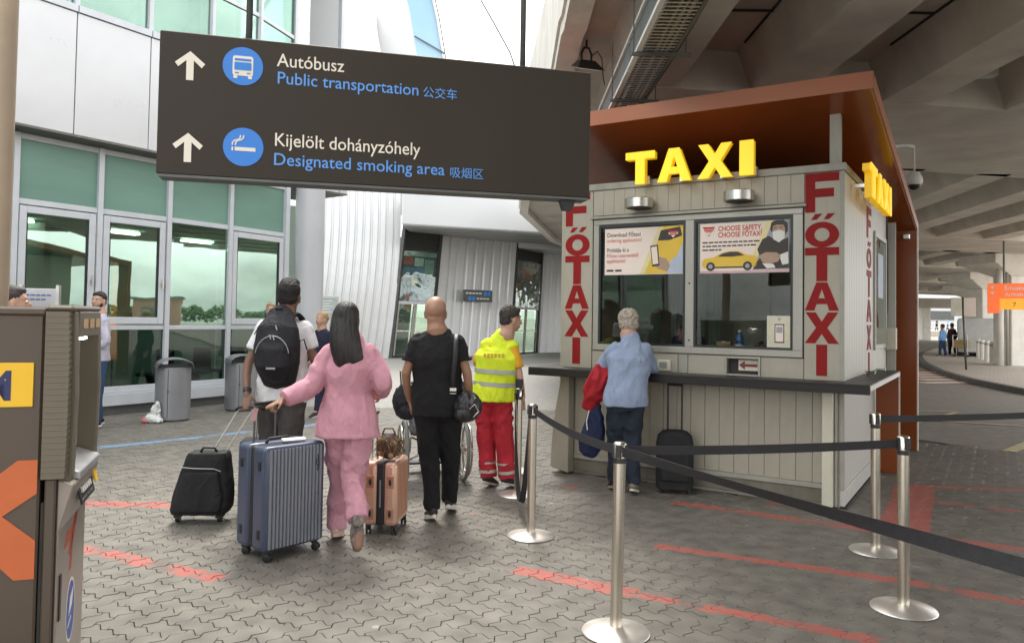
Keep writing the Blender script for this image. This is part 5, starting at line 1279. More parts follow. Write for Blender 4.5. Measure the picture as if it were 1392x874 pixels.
# ---------------------------------------------------------------- people
def V3(*a): return Vector(a)
m_skin = M('skin_light', (.46, .27, .19), .5, var=.06, scale=12)
m_skin2 = M('skin_tan', (.30, .16, .10), .5, var=.06, scale=12)
m_skin3 = M('skin_brown', (.19, .10, .065), .5, var=.06, scale=12)
m_hairb = M('hair_black', (.016, .012, .012), .42, var=.85, scale=70, bump=1.0, bscale=90, stretch=(1, 1, .06))
m_hairbc = M('hair_black_curly', (.012, .009, .008), .7, var=.3, scale=60, bump=1, bscale=160)
m_hairbr = M('hair_dark_brown', (.035, .026, .022), .6, var=.4, scale=50, bump=.7, bscale=120)
m_hairg = M('hair_grey', (.42, .36, .30), .75, var=.35, scale=40, bump=.9, bscale=120)
m_hairbl = M('hair_blond', (.38, .25, .13), .7, var=.3, scale=40, bump=.7, bscale=120)
m_eyew = M('eye_white', (.7, .68, .65), .3, var=0); m_iris = M('eye_dark', (.02, .015, .012), .2, var=0)
m_lip = M('lip', (.36, .13, .10), .5, var=0)
def cloth(name, col, rough=.85, v=.10, spec=.3): return M(name, col, rough, var=v, scale=7, bump=.25, bscale=380, spec=spec, wrinkle=.6)
m_rubber = M('shoe_rubber_white', (.60, .58, .52), .6, var=.1)
m_shoeb = cloth('shoe_black', (.03, .028, .028), .6)

def catmull(pts, rad, sub=3):
    """smooth a chain of joints so that limbs bend softly"""
    P = [Vector(p) for p in pts]; out, r = [], []
    for i in range(len(P)-1):
        p0 = P[max(i-1, 0)]; p1 = P[i]; p2 = P[i+1]; p3 = P[min(i+2, len(P)-1)]
        for k in range(sub):
            t = k/sub
            out.append(.5*((2*p1)+(p2-p0)*t+(2*p0-5*p1+4*p2-p3)*t*t+(3*p1-p0-3*p2+p3)*t**3)); r.append(rad[i]*(1-t)+rad[i+1]*t)
    return out+[P[-1]], r+[rad[-1]]
def limb(mb, pts, rad, n=14, **k):
    p, r = catmull(pts, rad); mb.tube(p, r, n, round_ends=True, **k)
def lerp(a, b, t): return Vector(a)*(1-t)+Vector(b)*t
def hand(mb, w, f, pn, curl=30., s=1, th=.9, sc=1.):
    """palm, four unequal bent fingers and a thumb; f along the fingers, pn where the palm faces, s=+1/-1 thumb side"""
    w = Vector(w); f = Vector(f).normalized(); pn = Vector(pn); pn = (pn-f*pn.dot(f)).normalized(); t = f.cross(pn)*s
    mb.tube([w-f*.03, w+f*.01, w+f*.045*sc, w+f*.09*sc], [.024*sc, .027*sc, .040*sc, .041*sc], 12, side=t, squash=[.8, .6, .38, .34], round_ends=True)
    for i, (o, L) in enumerate(((.030, .068), (.0105, .078), (-.0095, .073), (-.029, .056))):
        p = w+f*(.086-.004*abs(i-1))*sc+t*o*sc; d = (f+t*o*1.2).normalized(); pts = [p]
        ang = 0
        for k, q in enumerate((.46, .30, .24)):
            ang += R(curl*(.8, 1.1, .8)[k]*(1+.08*i)); dd = d*math.cos(ang)+pn*math.sin(ang); p = p+dd*L*q*sc; pts.append(p)
        mb.tube(pts, [.0096*sc, .0090*sc, .0082*sc, .0072*sc], 8, round_ends=True)
    p = w+f*.022*sc+t*.034*sc; d1 = (f*.62+t*.62+pn*.35*th).normalized(); p1 = p+d1*.036*sc; d2 = (f*.8+t*.1+pn*.55*th).normalized()
    mb.tube([p-d1*.012, p, p1, p1+d2*.030*sc], [.012*sc, .0125*sc, .0105*sc, .0085*sc], 8, round_ends=True)
def rotm(yaw=0, pitch=0, roll=0): return Matrix.Rotation(R(yaw), 3, 'Z') @ Matrix.Rotation(R(pitch), 3, 'X') @ Matrix.Rotation(R(roll), 3, 'Y')
def head_mb(mb, c, Rm, s=1., neck=None, fem=False):
    c = Vector(c)
    def e(p, r, rt=None): mb.ell(c+Rm @ (Vector(p)*s), [q*s for q in r], Rm if rt is None else Rm @ rt, 20, 14)
    e((0, -.014, .034), (.078, .096, .086)); e((0, .022, -.018), (.066, .070, .082)); e((0, .034, -.062), (.048, .050, .042))
    e((0, -.045, -.045), (.054, .045, .060)); e((0, .062, -.084), (.022, .020, .018)); e((0, .070, .036), (.052, .020, .014)); e((.036, .056, -.028), (.024, .026, .026)); e((-.036, .056, -.028), (.024, .026, .026))
    mb.tube([c+Rm @ (V3(0, .088, .018)*s), c+Rm @ (V3(0, .108, -.018)*s)], [.008*s, .013*s], 8, round_ends=True)
    e((0, .100, -.026), (.018, .012, .010)); e((0, .088, -.052), (.026, .010, .005)); e((0, .086, -.062), (.022, .011, .006))
    for sx in (-1, 1): e((sx*.079, -.002, -.008), (.009, .020, .033), Matrix.Rotation(sx*.35, 3, 'Z')); e((sx*.078, .0, -.036), (.008, .012, .012))
    if neck is not None:
        n0 = Vector(neck); r = .058 if fem else .071
        limb(mb, [n0, lerp(n0, c+Rm @ (V3(0, -.012, -.05)*s), .6), c+Rm @ (V3(0, -.018, -.02)*s)], [r*1.25, r, r*.98])
def eyes(par, c, Rm, s=1.):
    for sx in (-1, 1):
        e = MB().ell(Vector(c)+Rm @ (V3(sx*.031, .079, .010)*s), (.0135*s, .0115*s, .0095*s), Rm, 12, 8).obj('eye', m_eyew, par, smooth=True)
        MB().ell(Vector(c)+Rm @ (V3(sx*.031, .0885, .010)*s), (.0062*s, .004*s, .0062*s), Rm, 10, 6).obj('iris', m_iris, e, smooth=True)
    MB().ell(Vector(c)+Rm @ (V3(0, .0945, -.057)*s), (.020*s, .006*s, .0065*s), Rm, 12, 6).obj('lips', m_lip, par, smooth=True)
def shoe(par, ank, toe, mat, sole=m_rubber, w_=.045, vox=.007, soleh=.022, ground=True):
    """shoe as upper plus sole from heel to toe; toe gives the direction"""
    ank = Vector(ank); toe = Vector(toe); d = (toe-ank); L = .27; up = Vector((0, 0, 1)); d = (d).normalized(); sd_ = d.cross(up).normalized(); un = sd_.cross(d).normalized()
    heel = ank-d*.075-un*.07; tp = heel+d*L
    mb = MB(); mb.tube([heel+d*.03+un*.05, heel+d*.10+un*.05, heel+d*.17+un*.042, heel+d*.245+un*.032], [.036, .040, .046, .034], 14, side=sd_, squash=[1.0, .95, .62, .55], round_ends=True)
    mb.tube([heel+d*.075+un*.12, heel+d*.07+un*.06], [.040, .042], 14, round_ends=False)
    me = remesh(mb, vox, 2, .002, (30, 30, 30), 1, 'shoe_upper'); me.materials.append(mat); o = link('shoe', me, par)
    rg = []
    for h in (0, soleh):
        ring = []
        for k in range(24):
            a = 2*PI*k/24; c_, s_ = math.cos(a), math.sin(a); x_ = L/2+c_*L/2*1.0; wd = w_*(1.0+.18*c_) if c_ > 0 else w_*(.82-.1*c_)*(1.0)
            ring.append(heel+d*x_+sd_*(s_*wd)+un*(h+(.010*max(0, c_)**3)))
        rg.append(ring)
    MB().rings(rg).obj('sole', sole, o, bev=.004)
    return o

class Person:
    def __init__(s, name, label, cat, loc, J, skin, vox=.0075, fem=False, hs=1.04, head_rot=(0, 0, 0), bulk=1., hands=True, group=None):
        s.root = thing(name, label, cat, loc, 0, group); s.o = Vector(loc); s.J = {k: Vector(v)-s.o for k, v in J.items()}; s.vox = vox; s.b = bulk; s.fem = fem
        J = s.J; s.side = (J['shR']-J['shL']).normalized(); s.Rm = rotm(*head_rot); s.hs = hs
        mb = MB()
        s.torso(mb, .82)
        shm = (J['shL']+J['shR'])/2; shd = V3(0, 0, .018)
        for a in 'LR':
            limb(mb, [J['sh'+a]+(shm-J['sh'+a])*.20-shd, J['el'+a], J['wr'+a]], [.036*bulk, .035*bulk, .025*bulk], squash=1)
            limb(mb, [J['hip'+a], J['kn'+a], lerp(J['kn'+a], J['an'+a], .4), J['an'+a]], [.075*bulk, .052, .047, .036])
            f = J['an'+a]; t_ = J['toe'+a]; d = (t_-f).normalized(); mb.tube([f+V3(0, 0, .02), f+d*.06-V3(0, 0, .03), f+d*.13-V3(0, 0, .045)], [.034, .036, .028], 10, round_ends=True)
            if hands:
                hd = s.J.get('hd'+a); w_ = J['wr'+a]; f_ = (hd-w_+0*s.o) if hd is not None else (w_-J['el'+a])
                pn = s.J.get('pn'+a); pn = (pn+s.o) if pn is not None else V3(1 if a == 'L' else -1, 0, 0)
                cu = J.get('cu'+a); c_ = (cu+s.o).x if cu is not None else 28
                hand(mb, w_, f_, pn, c_, 1 if a == 'L' else -1)
        head_mb(mb, J['head'], s.Rm, hs, J['neck'], fem)
        me = remesh(mb, vox, 3, 0, name='body'); me.materials.append(skin); s.body = link('body', me, s.root)
        eyes(s.body, J['head'], s.Rm, hs)
    def torso(s, mb, k=1., top=.0, bottom=0., pts=None, w_=(1, 1, 1, 1, 1, 1)):
        J = s.J; b = s.b; hip = (J['hipL']+J['hipR'])/2; sh = (J['shL']+J['shR'])/2; nk = J['neck']
        wst = lerp(hip, sh, .38); ch = lerp(hip, sh, .74)
        shw = (J['shR']-J['shL']).length/2
        P = [hip-V3(0, 0, .07), hip+V3(0, 0, .02), wst, ch, sh-V3(0, 0, .02), sh+V3(0, 0, .035), nk]
        Rr = [.135*b, .165*b, .145*b, .168*b, shw*1.0, shw*.62, .055]
        if s.fem: Rr = [.14*b, .170*b, .128*b, .150*b, shw*.98, shw*.58, .05]
        sq = [.70, .68, .66, .62, .52, .58, .95]
        P2, R2 = catmull(P, [r*k for r in Rr]); _, Q2 = catmull(P, sq)
        mb.tube(P2, R2, 24, side=s.side, squash=Q2, cap=True)
    def garment(s, name, mat, mb, fold=.006, fs=(9, 9, 5), vox=None, smooth=3, seed=None, label=None):
        me = remesh(mb, vox or s.vox*1.2, smooth, fold, fs, seed if seed is not None else random.random()*50, name); me.materials.append(mat)
        return link(name, me, s.root, label=label)
    def top(s, name, mat, sleeve=.45, hem=.05, loose=1.06, flare=1., neckr=1., fold=.006, arm_r=None, **k):
        """hem = distance of the hem below the hip joints; sleeve = 0..1 shoulder to elbow, up to 2 = wrist"""
        J = s.J; b = s.b*loose; mb = MB(); hip = (J['hipL']+J['hipR'])/2; sh = (J['shL']+J['shR'])/2; shw = (J['shR']-J['shL']).length/2
        up_ = (sh-hip).normalized()
        P = [hip-V3(0, 0, 1)*hem, hip+up_*.02, lerp(hip, sh, .38), lerp(hip, sh, .74), sh-up_*.02, sh+up_*.048, J['neck']+up_*.008]
        fl = flare
        Rr = [.168*b*fl, .170*b*(fl*.5+.5), (.156 if not s.fem else .146)*b, .178*b, shw*1.03*(loose/1.1)**.6, shw*.66*(loose/1.1)**.6, .078*neckr]
        sq = [.72, .70, .68, .64, .58, .66, .95]
        P2, R2 = catmull(P, Rr); _, Q2 = catmull(P, sq); mb.tube(P2, R2, 26, side=s.side, squash=Q2, cap=True)
        ar = arm_r or (.060, .053, .042)
        for a in 'LR':
            S_, E_, W_ = J['sh'+a], J['el'+a], J['wr'+a]
            S_ = S_+(sh-S_)*.12-up_*.012
            mb.ell(S_, (ar[0]*s.b*.98, ar[0]*s.b*.90, ar[0]*s.b*.92))
            if sleeve <= 1: e = lerp(S_, E_, sleeve); pp, rr_2 = [S_, lerp(S_, e, .5), e], [ar[0]*s.b, ar[0]*s.b, ar[0]*s.b*.98]
            else:
                e = lerp(E_, W_, sleeve-1); pp, rr_2 = [S_, lerp(S_, E_, .5), E_, lerp(E_, e, .5), e], [ar[0]*s.b, (ar[0]+ar[1])/2*s.b, ar[1]*s.b, (ar[1]+ar[2])/2, ar[2]]
            p_, r_ = catmull(pp, rr_2); mb.tube(p_, r_, 16)
        return s.garment(name, mat, mb, fold, **k)
    def trousers(s, name, mat, rad=(.098, .078, .066, .062), top_=.10, fold=.006, length=1., crot=True, **k):
        J = s.J; mb = MB(); hip = (J['hipL']+J['hipR'])/2; b = s.b
        mb.tube([hip-V3(0, 0, .09), hip-V3(0, 0, .03), hip+V3(0, 0, .04), hip+V3(0, 0, top_)], [.135*b, .168*b, .172*b, .150*b], 24, side=s.side, squash=[.74, .72, .70, .70])
        for a in 'LR':
            H_, K_, A_ = J['hip'+a], J['kn'+a], J['an'+a]; A2 = lerp(K_, A_, length)
            p_, r_ = catmull([H_+V3(0, 0, -.01), lerp(H_, K_, .5), K_, lerp(K_, A2, .5), A2], [rad[0]*b, (rad[0]+rad[1])/2*b, rad[1], rad[2], rad[3]]); mb.tube(p_, r_, 18)
        return s.garment(name, mat, mb, fold, **k)
    def hair(s, kind, mat, fold=.004, vox=.007):
        c = s.J['head']; Rm = s.Rm; h = s.hs; mb = MB()
        def e(p, r): mb.ell(c+Rm @ (Vector(p)*h), [q*h for q in r], Rm, 20, 12)
        if kind in ('short', 'curly'):
            g = 1.05 if kind == 'curly' else 1.0
            e((0, -.024, .050), (.083*g, .094*g, .086*g)); e((0, -.050, -.012), (.072*g, .058, .058)); e((0, .030, .092), (.062*g, .045, .030*g)); e((0, -.06, .02), (.070, .052, .07))
            if kind == 'curly': e((0, .01, .108), (.072, .075, .045))
        if kind == 'grey': e((0, -.026, .046), (.090, .100, .088)); e((0, -.055, -.02), (.082, .060, .062)); e((-.05, -.03, -.01), (.04, .05, .05)); e((.05, -.03, -.01), (.04, .05, .05))
        if kind == 'tied': e((0, -.022, .046), (.084, .096, .086)); e((0, -.05, -.02), (.07, .055, .06)); e((0, -.12, .02), (.035, .04, .04))
        o = s.garment('hair', mat, mb, fold, fs=(45, 45, 30) if kind in ('curly', 'grey') else (60, 60, 14), vox=vox, smooth=1)
        return o

def shirt_strap(par, pts, w_, mat, name='strap', th=.004):
    pts = [Vector(p) for p in pts]; rg = []
    return MB().tube(catmull(pts, [w_/2]*len(pts), 4)[0], [w_/2]*((len(pts)-1)*4+1), 8, squash=.22, side=(1, 0, 0)).obj(name, mat, par, smooth=True)

# ---- man with backpack
m_tee = cloth('tee_white', (.66, .66, .67)); m_grey = cloth('trousers_charcoal', (.055, .052, .05))
J = dict(head=(-1.772, 6.10, 1.745), neck=(-1.79, 6.07, 1.60), shL=(-1.975, 6.07, 1.515), shR=(-1.62, 6.07, 1.52), elL=(-2.06, 6.03, 1.22), wrL=(-2.03, 5.93, .985), elR=(-1.555, 6.10, 1.24), wrR=(-1.56, 6.28, 1.08),
         hipL=(-1.895, 6.08, .99), hipR=(-1.715, 6.08, .99), knL=(-1.90, 6.13, .54), knR=(-1.72, 6.02, .54), anL=(-1.91, 6.26, .10), anR=(-1.70, 5.88, .12), toeL=(-1.92, 6.45, .06), toeR=(-1.69, 6.04, .05),
         hdL=(-2.02, 5.89, .90), pnL=(0, 1, -.2), cuL=(72, 0, 0), cuR=(50, 0, 0))
P1 = Person('person', 'man in white tee with black backpack pulling a black suitcase, back turned', 'person', (-1.80, 6.08, 0), J, m_skin3, .007, bulk=1.06)
P1.top('t_shirt', m_tee, .62, .07, 1.12, fold=.013, fs=(7, 7, 5)); P1.trousers('trousers', m_grey, fold=.012, rad=(.10, .08, .07, .064)); P1.hair('curly', m_hairbc, .006)
for a in 'LR': shoe(P1.root, P1.J['an'+a], P1.J['toe'+a], m_shoeb)
MB().tube([Vector((-2.036, 5.95, 1.03))-P1.o, Vector((-2.033, 5.935, 1.005))-P1.o], [.033, .032], 14).obj('wristwatch', m_black, P1.root)
m_bp = cloth('backpack_black', (.014, .014, .018), .6, .2); m_zip = M('zip_grey', (.35, .35, .36), .4, metal=.6)
bp = thing('backpack', 'black backpack with grey zip pulls on the back of man in white tee', 'backpack', (-1.80, 5.93, 1.12))
mb = MB(); mb.tube([(0, .02, .03), (0, -.01, .10), (0, -.03, .24), (0, -.01, .38), (0, .03, .47)], [.150, .172, .178, .160, .105], 26, side=(1, 0, 0), squash=[.55, .66, .66, .58, .5], round_ends=True)
me = remesh(mb, .007, 3, .004, (9, 9, 7), 4, 'pack_body'); me.materials.append(m_bp); link('pack_body', me, bp)
mb = MB(); mb.tube([(0, -.075, .04), (0, -.115, .10), (0, -.12, .22), (0, -.085, .31)], [.10, .128, .125, .085], 22, side=(1, 0, 0), squash=[.4, .38, .38, .35], round_ends=True)
me = remesh(mb, .007, 3, .004, (12, 12, 9), 9, 'front_pocket'); me.materials.append(m_bp); link('front_pocket', me, bp)
def arcp(cx, cz, rx, rz, y, a0=20, a1=160, n=12): return [(cx+rx*math.cos(R(a0+(a1-a0)*k/n)), y-.0, cz+rz*math.sin(R(a0+(a1-a0)*k/n))) for k in range(n+1)]
MB().tube(arcp(0, .17, .128, .155, -.150, 10, 170), .004, 6).obj('zip', m_zip, bp); MB().tube(arcp(0, .30, .148, .125, -.128, 15, 165), .004, 6).obj('zip', m_bp, bp)
for x, z in ((-.02, .335), (.005, .33), (.025, .405)): MB().tube([(x, -.155, z), (x+.012, -.160, z-.035)], .005, 6).obj('zip_pull', m_zip, bp)
MB().tube([(-.03, .02, .50), (-.02, .0, .535), (.02, .0, .535), (.03, .02, .50)], .008, 8).obj('top_loop', m_bp, bp)
MB().b6(-.035, .035, -.176, -.172, .075, .09).obj('label_patch', m_zip, bp)
for sx in (-1, 1):
    MB().tube(catmull([(sx*.075, .02, .46), (sx*.105, .08, .50), (sx*.135, .17, .45), (sx*.15, .26, .36), (sx*.165, .27, .18), (sx*.15, .12, .08)], [.03]*6, 4)[0], .028, 10, squash=.28, side=(1, 0, 0)).obj('shoulder_strap', m_bp, bp, smooth=True)
MB().tube([(.16, .0, .28), (.20, -.01, .30), (.215, .03, .22)], .006, 6).obj('side_strap', m_bp, bp)

# ---- woman in the pink suit
m_pink = cloth('suit_pink', (.58, .285, .345), .75); m_pinkt = cloth('trousers_pink', (.60, .30, .365), .7)
J = dict(head=(-1.155, 5.38, 1.578), neck=(-1.13, 5.36, 1.44), shL=(-1.275, 5.36, 1.375), shR=(-.965, 5.36, 1.38), elL=(-1.37, 5.30, 1.12), wrL=(-1.53, 5.17, 1.035), elR=(-.885, 5.34, 1.14), wrR=(-.94, 5.56, 1.06),
         hipL=(-1.22, 5.38, .88), hipR=(-1.05, 5.38, .88), knL=(-1.205, 5.52, .47), knR=(-1.085, 5.38, .46), anL=(-1.24, 5.57, .09), anR=(-1.01, 5.21, .235), toeL=(-1.25, 5.75, .05), toeR=(-.995, 5.13, .03),
         hdL=(-1.59, 5.12, 1.00), pnL=(.4, .2, -1), cuL=(66, 0, 0), cuR=(40, 0, 0))
P2 = Person('person', 'woman in pink trouser suit with long black hair rolling a large suitcase', 'person', (-1.13, 5.38, 0), J, m_skin2, .007, fem=True, bulk=1.0, head_rot=(-4, 0, 0))
jk = P2.top('jacket', m_pink, 1.93, .11, 1.08, 1.26, fold=.015, fs=(7, 7, 2.6), arm_r=(.064, .068, .054)); P2.trousers('trousers', m_pinkt, rad=(.108, .086, .074, .072), fold=.018, fs=(7, 7, 7), top_=.12)
for a in 'LR':
    E_, W_ = P2.J['el'+a], P2.J['wr'+a]; c_ = lerp(E_, W_, .90); d_ = (W_-E_).normalized()
    MB().tube([c_-d_*.006, c_+d_*.004], .0575, 20).obj('cuff_seam', m_pinkt, jk, smooth=True)
MB().tube([(-.005, -.098, .78), (-.003, -.125, .95), (.0, -.112, 1.10), (.0, -.118, 1.25)], .0022, 6).obj('back_seam', m_pinkt, jk)
mb = MB(); c = P2.J['head']
mb.ell(c+V3(0, -.022, .036), (.089, .104, .098), None, 20, 12)
mb.tube(catmull([c+V3(0, -.03, .05), c+V3(-.002, -.065, -.06), c+V3(.01, -.085, -.16), c+V3(.035, -.095, -.25), c+V3(.075, -.10, -.315)], [.092, .100, .108, .108, .085], 5)[0], catmull([(0, 0, 0)]*5, [.092, .100, .108, .108, .085], 5)[1], 22, side=(1, 0, 0), squash=[.85-.5*i_/20 for i_ in range(21)])
P2.garment('hair', m_hairb, mb, .0022, fs=(50, 50, .8), vox=.007, smooth=14)
MB().tube(catmull([c+V3(.07, -.07, -.20), c+V3(.125, -.06, -.23), c+V3(.17, -.02, -.26)], [.01]*3, 4)[0], .006, 6).obj('loose_hair', m_hairb, P2.root, smooth=True)
m_trn = M('shoe_pattern', (.17, .14, .13), .5, var=.7, scale=30)
m_nude = M('shoe_nude', (.60, .42, .36), .5)
shoe(P2.root, P2.J['anL'], P2.J['toeL'], m_nude, m_nude, soleh=.03); shoe(P2.root, P2.J['anR']+V3(0, -.03, 0), P2.J['toeR'], m_trn, M('shoe_sole_brown', (.22, .15, .11), .6), soleh=.03)

# ---- bald man in black
m_blk = cloth('tee_black', (.012, .012, .013)); m_blk2 = cloth('trousers_black', (.010, .010, .011))
J = dict(head=(-.606, 6.11, 1.638), neck=(-.59, 6.08, 1.50), shL=(-.760, 6.09, 1.43), shR=(-.415, 6.09, 1.435), elL=(-.825, 6.06, 1.16), wrL=(-.80, 6.16, .935), elR=(-.345, 6.06, 1.17), wrR=(-.33, 6.14, .93),
         hipL=(-.665, 6.10, .90), hipR=(-.495, 6.10, .90), knL=(-.63, 6.10, .49), knR=(-.475, 6.17, .49), anL=(-.60, 6.06, .10), anR=(-.485, 6.33, .11), toeL=(-.66, 6.24, .05), toeR=(-.47, 6.52, .05), cuL=(38, 0, 0), cuR=(35, 0, 0))
P3 = Person('person', 'bald man in black tee and trousers with shoulder bag, walking away', 'person', (-.58, 6.1, 0), J, m_skin2, .007, bulk=1.08)
P3.top('t_shirt', m_blk, .66, .07, 1.10, fold=.012, fs=(6, 6, 5)); P3.trousers('trousers', m_blk2, rad=(.102, .078, .066, .062), fold=.012)
for a in 'LR':
    S_, E_ = P3.J['sh'+a], P3.J['el'+a]; c_ = lerp(S_, E_, .64); d_ = (E_-S_).normalized()
    MB().tube([c_-d_*.010, c_+d_*.006], .0645, 20).obj('sleeve_hem', m_blk2, P3.root, smooth=True)
MB().ell(P3.J['head']+V3(0, -.018, .038), (.0850, .1045, .0940), None, 20, 12).obj('shaved_scalp', M('scalp', (.36, .20, .135), .42, var=.06), P3.root, smooth=True)
for a in 'LR': shoe(P3.root, P3.J['an'+a], P3.J['toe'+a], m_shoeb, soleh=.042)
m_leath = M('leather_black', (.018, .017, .018), .35, var=.2, bump=.3, bscale=120)
sb = thing('shoulder_bag', 'black shoulder bag with buckle at right hip of bald man', 'bag', (-.335, 6.02, .80))
mb = MB(); mb.ell((0, 0, .11), (.115, .07, .12)); mb.ell((-.02, -.02, .05), (.09, .06, .06)); mb.ell((.05, -.035, .11), (.05, .05, .08))
me = remesh(mb, .007, 2, .008, (16, 16, 12), 8, 'bag_body'); me.materials.append(m_leath); link('bag_body', me, sb)
MB().tube(catmull([(-.10, .02, .18), (-.115, -.04, .30), (-.10, -.075, .48), (-.095, -.06, .62), (-.10, .05, .672), (-.12, .17, .56), (-.09, .20, .35), (-.03, .10, .2)], [.02]*8, 4)[0], .020, 8, squash=.25, side=(1, 0, 0)).obj('strap', m_leath, sb, smooth=True)
MB().b6(-.135, -.085, -.066, -.058, .235, .26).b6(-.135, -.085, -.066, -.058, .215, .22).obj('buckle', m_steel, sb)
MB().tube([(.02, -.085, .10), (.06, -.09, .14), (.09, -.07, .08), (.05, -.09, .04)], .006, 6).obj('chain', m_steel, sb)

# ---- attendant in the yellow vest
m_vest = cloth('vest_yellow', (.68, .80, .03), .7, .06); m_refl = M('reflective_tape', (.42, .43, .38), .4, metal=.2, var=.1); m_rtr = cloth('trousers_red', (.42, .022, .035), .75); m_polo = cloth('polo_orange', (.74, .38, .03), .8)
J = dict(head=(-.005, 7.31, 1.59), neck=(-.055, 7.30, 1.445), shL=(-.235, 7.32, 1.36), shR=(.02, 7.26, 1.35), elL=(-.335, 7.50, 1.16), wrL=(-.22, 7.70, 1.20), elR=(.075, 7.23, 1.10), wrR=(.115, 7.22, .87),
         hipL=(-.245, 7.31, .88), hipR=(-.085, 7.28, .88), knL=(-.225, 7.33, .48), knR=(-.05, 7.28, .48), anL=(-.20, 7.33, .10), anR=(-.02, 7.30, .10), toeL=(-.12, 7.48, .05), toeR=(.10, 7.46, .05), cuL=(50, 0, 0), cuR=(40, 0, 0))
P4 = Person('person', 'attendant in yellow safety vest and red striped trousers facing the kiosk', 'person', (-.13, 7.3, 0), J, m_skin, .008, bulk=1.04, head_rot=(-62, -6, 0))
P4.top('polo_shirt', m_polo, .85, .02, 1.0, fold=.005, arm_r=(.060, .058, .05))
o_ = P4.top('safety_vest', m_vest, .05, .055, 1.22, 1.02, fold=.008, arm_r=(.068, .05, .05))
P4.trousers('trousers', m_rtr, rad=(.102, .086, .080, .078), fold=.013)
for a in 'LR':
    for t in (.60, .80):
        K_, A_ = P4.J['kn'+a], P4.J['an'+a]; p_ = lerp(K_, A_, t); q_ = lerp(K_, A_, t+.075 if t > .7 else t+.05)
        MB().tube([p_, q_], .087, 18, cap=False).obj('reflective_band', m_refl, P4.root, smooth=True)
    shoe(P4.root, P4.J['an'+a], P4.J['toe'+a], m_shoeb, M('sole_pale', (.5, .42, .4), .6))
hipc = (P4.J['hipL']+P4.J['hipR'])/2; shc = (P4.J['shL']+P4.J['shR'])/2
for z0, z1 in ((.965, 1.005), (1.085, 1.125)):
    for_ = []
    for z in (z0, z1):
        t = (z-hipc.z)/(shc.z-hipc.z); c_ = lerp(hipc, shc, t); rx = .208+.010*t; ring = []
        sd_ = P4.side; bk_ = Vector((0, 0, 1)).cross(sd_)
        for k in range(32): a = 2*PI*k/32; ring.append(c_+sd_*(rx*math.cos(a))+bk_*(rx*.705*math.sin(a)))
        for_.append(ring)
    MB().rings(for_, cap=False).obj('reflective_band', m_refl, o_, smooth=True)
for q in range(6): MB().box((-.115+q*.034, -.140-q*.0035, 1.255), (.024, .006, .040 if q % 2 else .036), Matrix.Rotation(R(-12), 3, 'Z')).obj('worn_print', M('vest_print', (.55, .34, .04), .6), o_)
P4.hair('short', m_hairbr, .009)

# ---- elderly man at the counter
m_swt = cloth('sweater_blue', (.27, .33, .46), .9); m_jean = cloth('jeans_dark', (.022, .030, .045), .85, .3)
J = dict(head=(1.11, 7.31, 1.572), neck=(1.11, 7.25, 1.465), shL=(.965, 7.20, 1.345), shR=(1.265, 7.20, 1.35), elL=(.87, 7.36, 1.14), wrL=(.93, 7.60, 1.155), elR=(1.345, 7.34, 1.14), wrR=(1.25, 7.54, 1.155),
         hipL=(.985, 7.10, .86), hipR=(1.135, 7.10, .86), knL=(.99, 7.20, .48), knR=(1.13, 7.14, .48), anL=(1.0, 7.26, .10), anR=(1.145, 7.12, .10), toeL=(.97, 7.45, .05), toeR=(1.20, 7.30, .05), cuL=(35, 0, 0), cuR=(30, 0, 0), pnL=(0, 0, -1), pnR=(0, 0, -1))
P5 = Person('person', 'grey haired man in light blue sweater leaning on the kiosk counter', 'person', (1.07, 7.15, 0), J, m_skin, .008, bulk=1.06, head_rot=(6, -18, 0))
P5.top('sweater', m_swt, 1.9, .045, 1.14, 1.0, fold=.012, fs=(8, 8, 6), arm_r=(.066, .064, .05)); P5.trousers('jeans', m_jean, rad=(.098, .082, .072, .068), fold=.014)
MB().tube([P5.J['neck']+V3(0, .0, -.045), P5.J['neck']+V3(0, .012, .018)], [.076, .064], 20).obj('shirt_collar', m_tee, P5.root, smooth=True)
P5.hair('grey', m_hairg, .013)
shoe(P5.root, P5.J['anL'], P5.J['toeL'], m_shoeb, M('sole_tan', (.40, .33, .24), .6)); shoe(P5.root, P5.J['anR'], P5.J['toeR'], M('shoe_tan', (.20, .16, .12), .6), m_rubber)
rj = thing('red_jacket', 'red jacket folded over the left forearm of grey haired man', 'jacket', (.82, 7.24, .78))
mb = MB(); mb.tube([(.045, .03, .34), (.02, -.02, .24), (-.03, -.02, .12), (-.07, -.01, .03)], [.085, .125, .115, .07], 18, side=(1, 0, 0), squash=[.5, .55, .5, .5], round_ends=True); mb.ell((-.09, 0, .02), (.05, .04, .05))
me = remesh(mb, .008, 2, .018, (10, 10, 5), 3, 'jacket_cloth'); me.materials.append(cloth('jacket_red', (.34, .012, .02), .7)); link('jacket_cloth', me, rj)
bb = thing('blue_bag', 'dark blue cloth bag hanging below the red jacket', 'bag', (.77, 7.22, .38))
mb = MB(); mb.tube([(.05, 0, .42), (.03, 0, .33), (.02, 0, .2), (-.01, 0, .08), (-.02, 0, .03)], [.03, .075, .105, .12, .10], 18, side=(1, 0, 0), squash=.5, round_ends=True)
me = remesh(mb, .008, 2, .014, (12, 12, 4), 6, 'bag_cloth'); me.materials.append(cloth('bag_navy', (.012, .018, .06), .6)); link('bag_cloth', me, bb)
MB().tube([(-.035, -.05, .38), (-.06, -.055, .28), (-.05, -.06, .2)], .005, 6).obj('white_cord', m_white, bb)

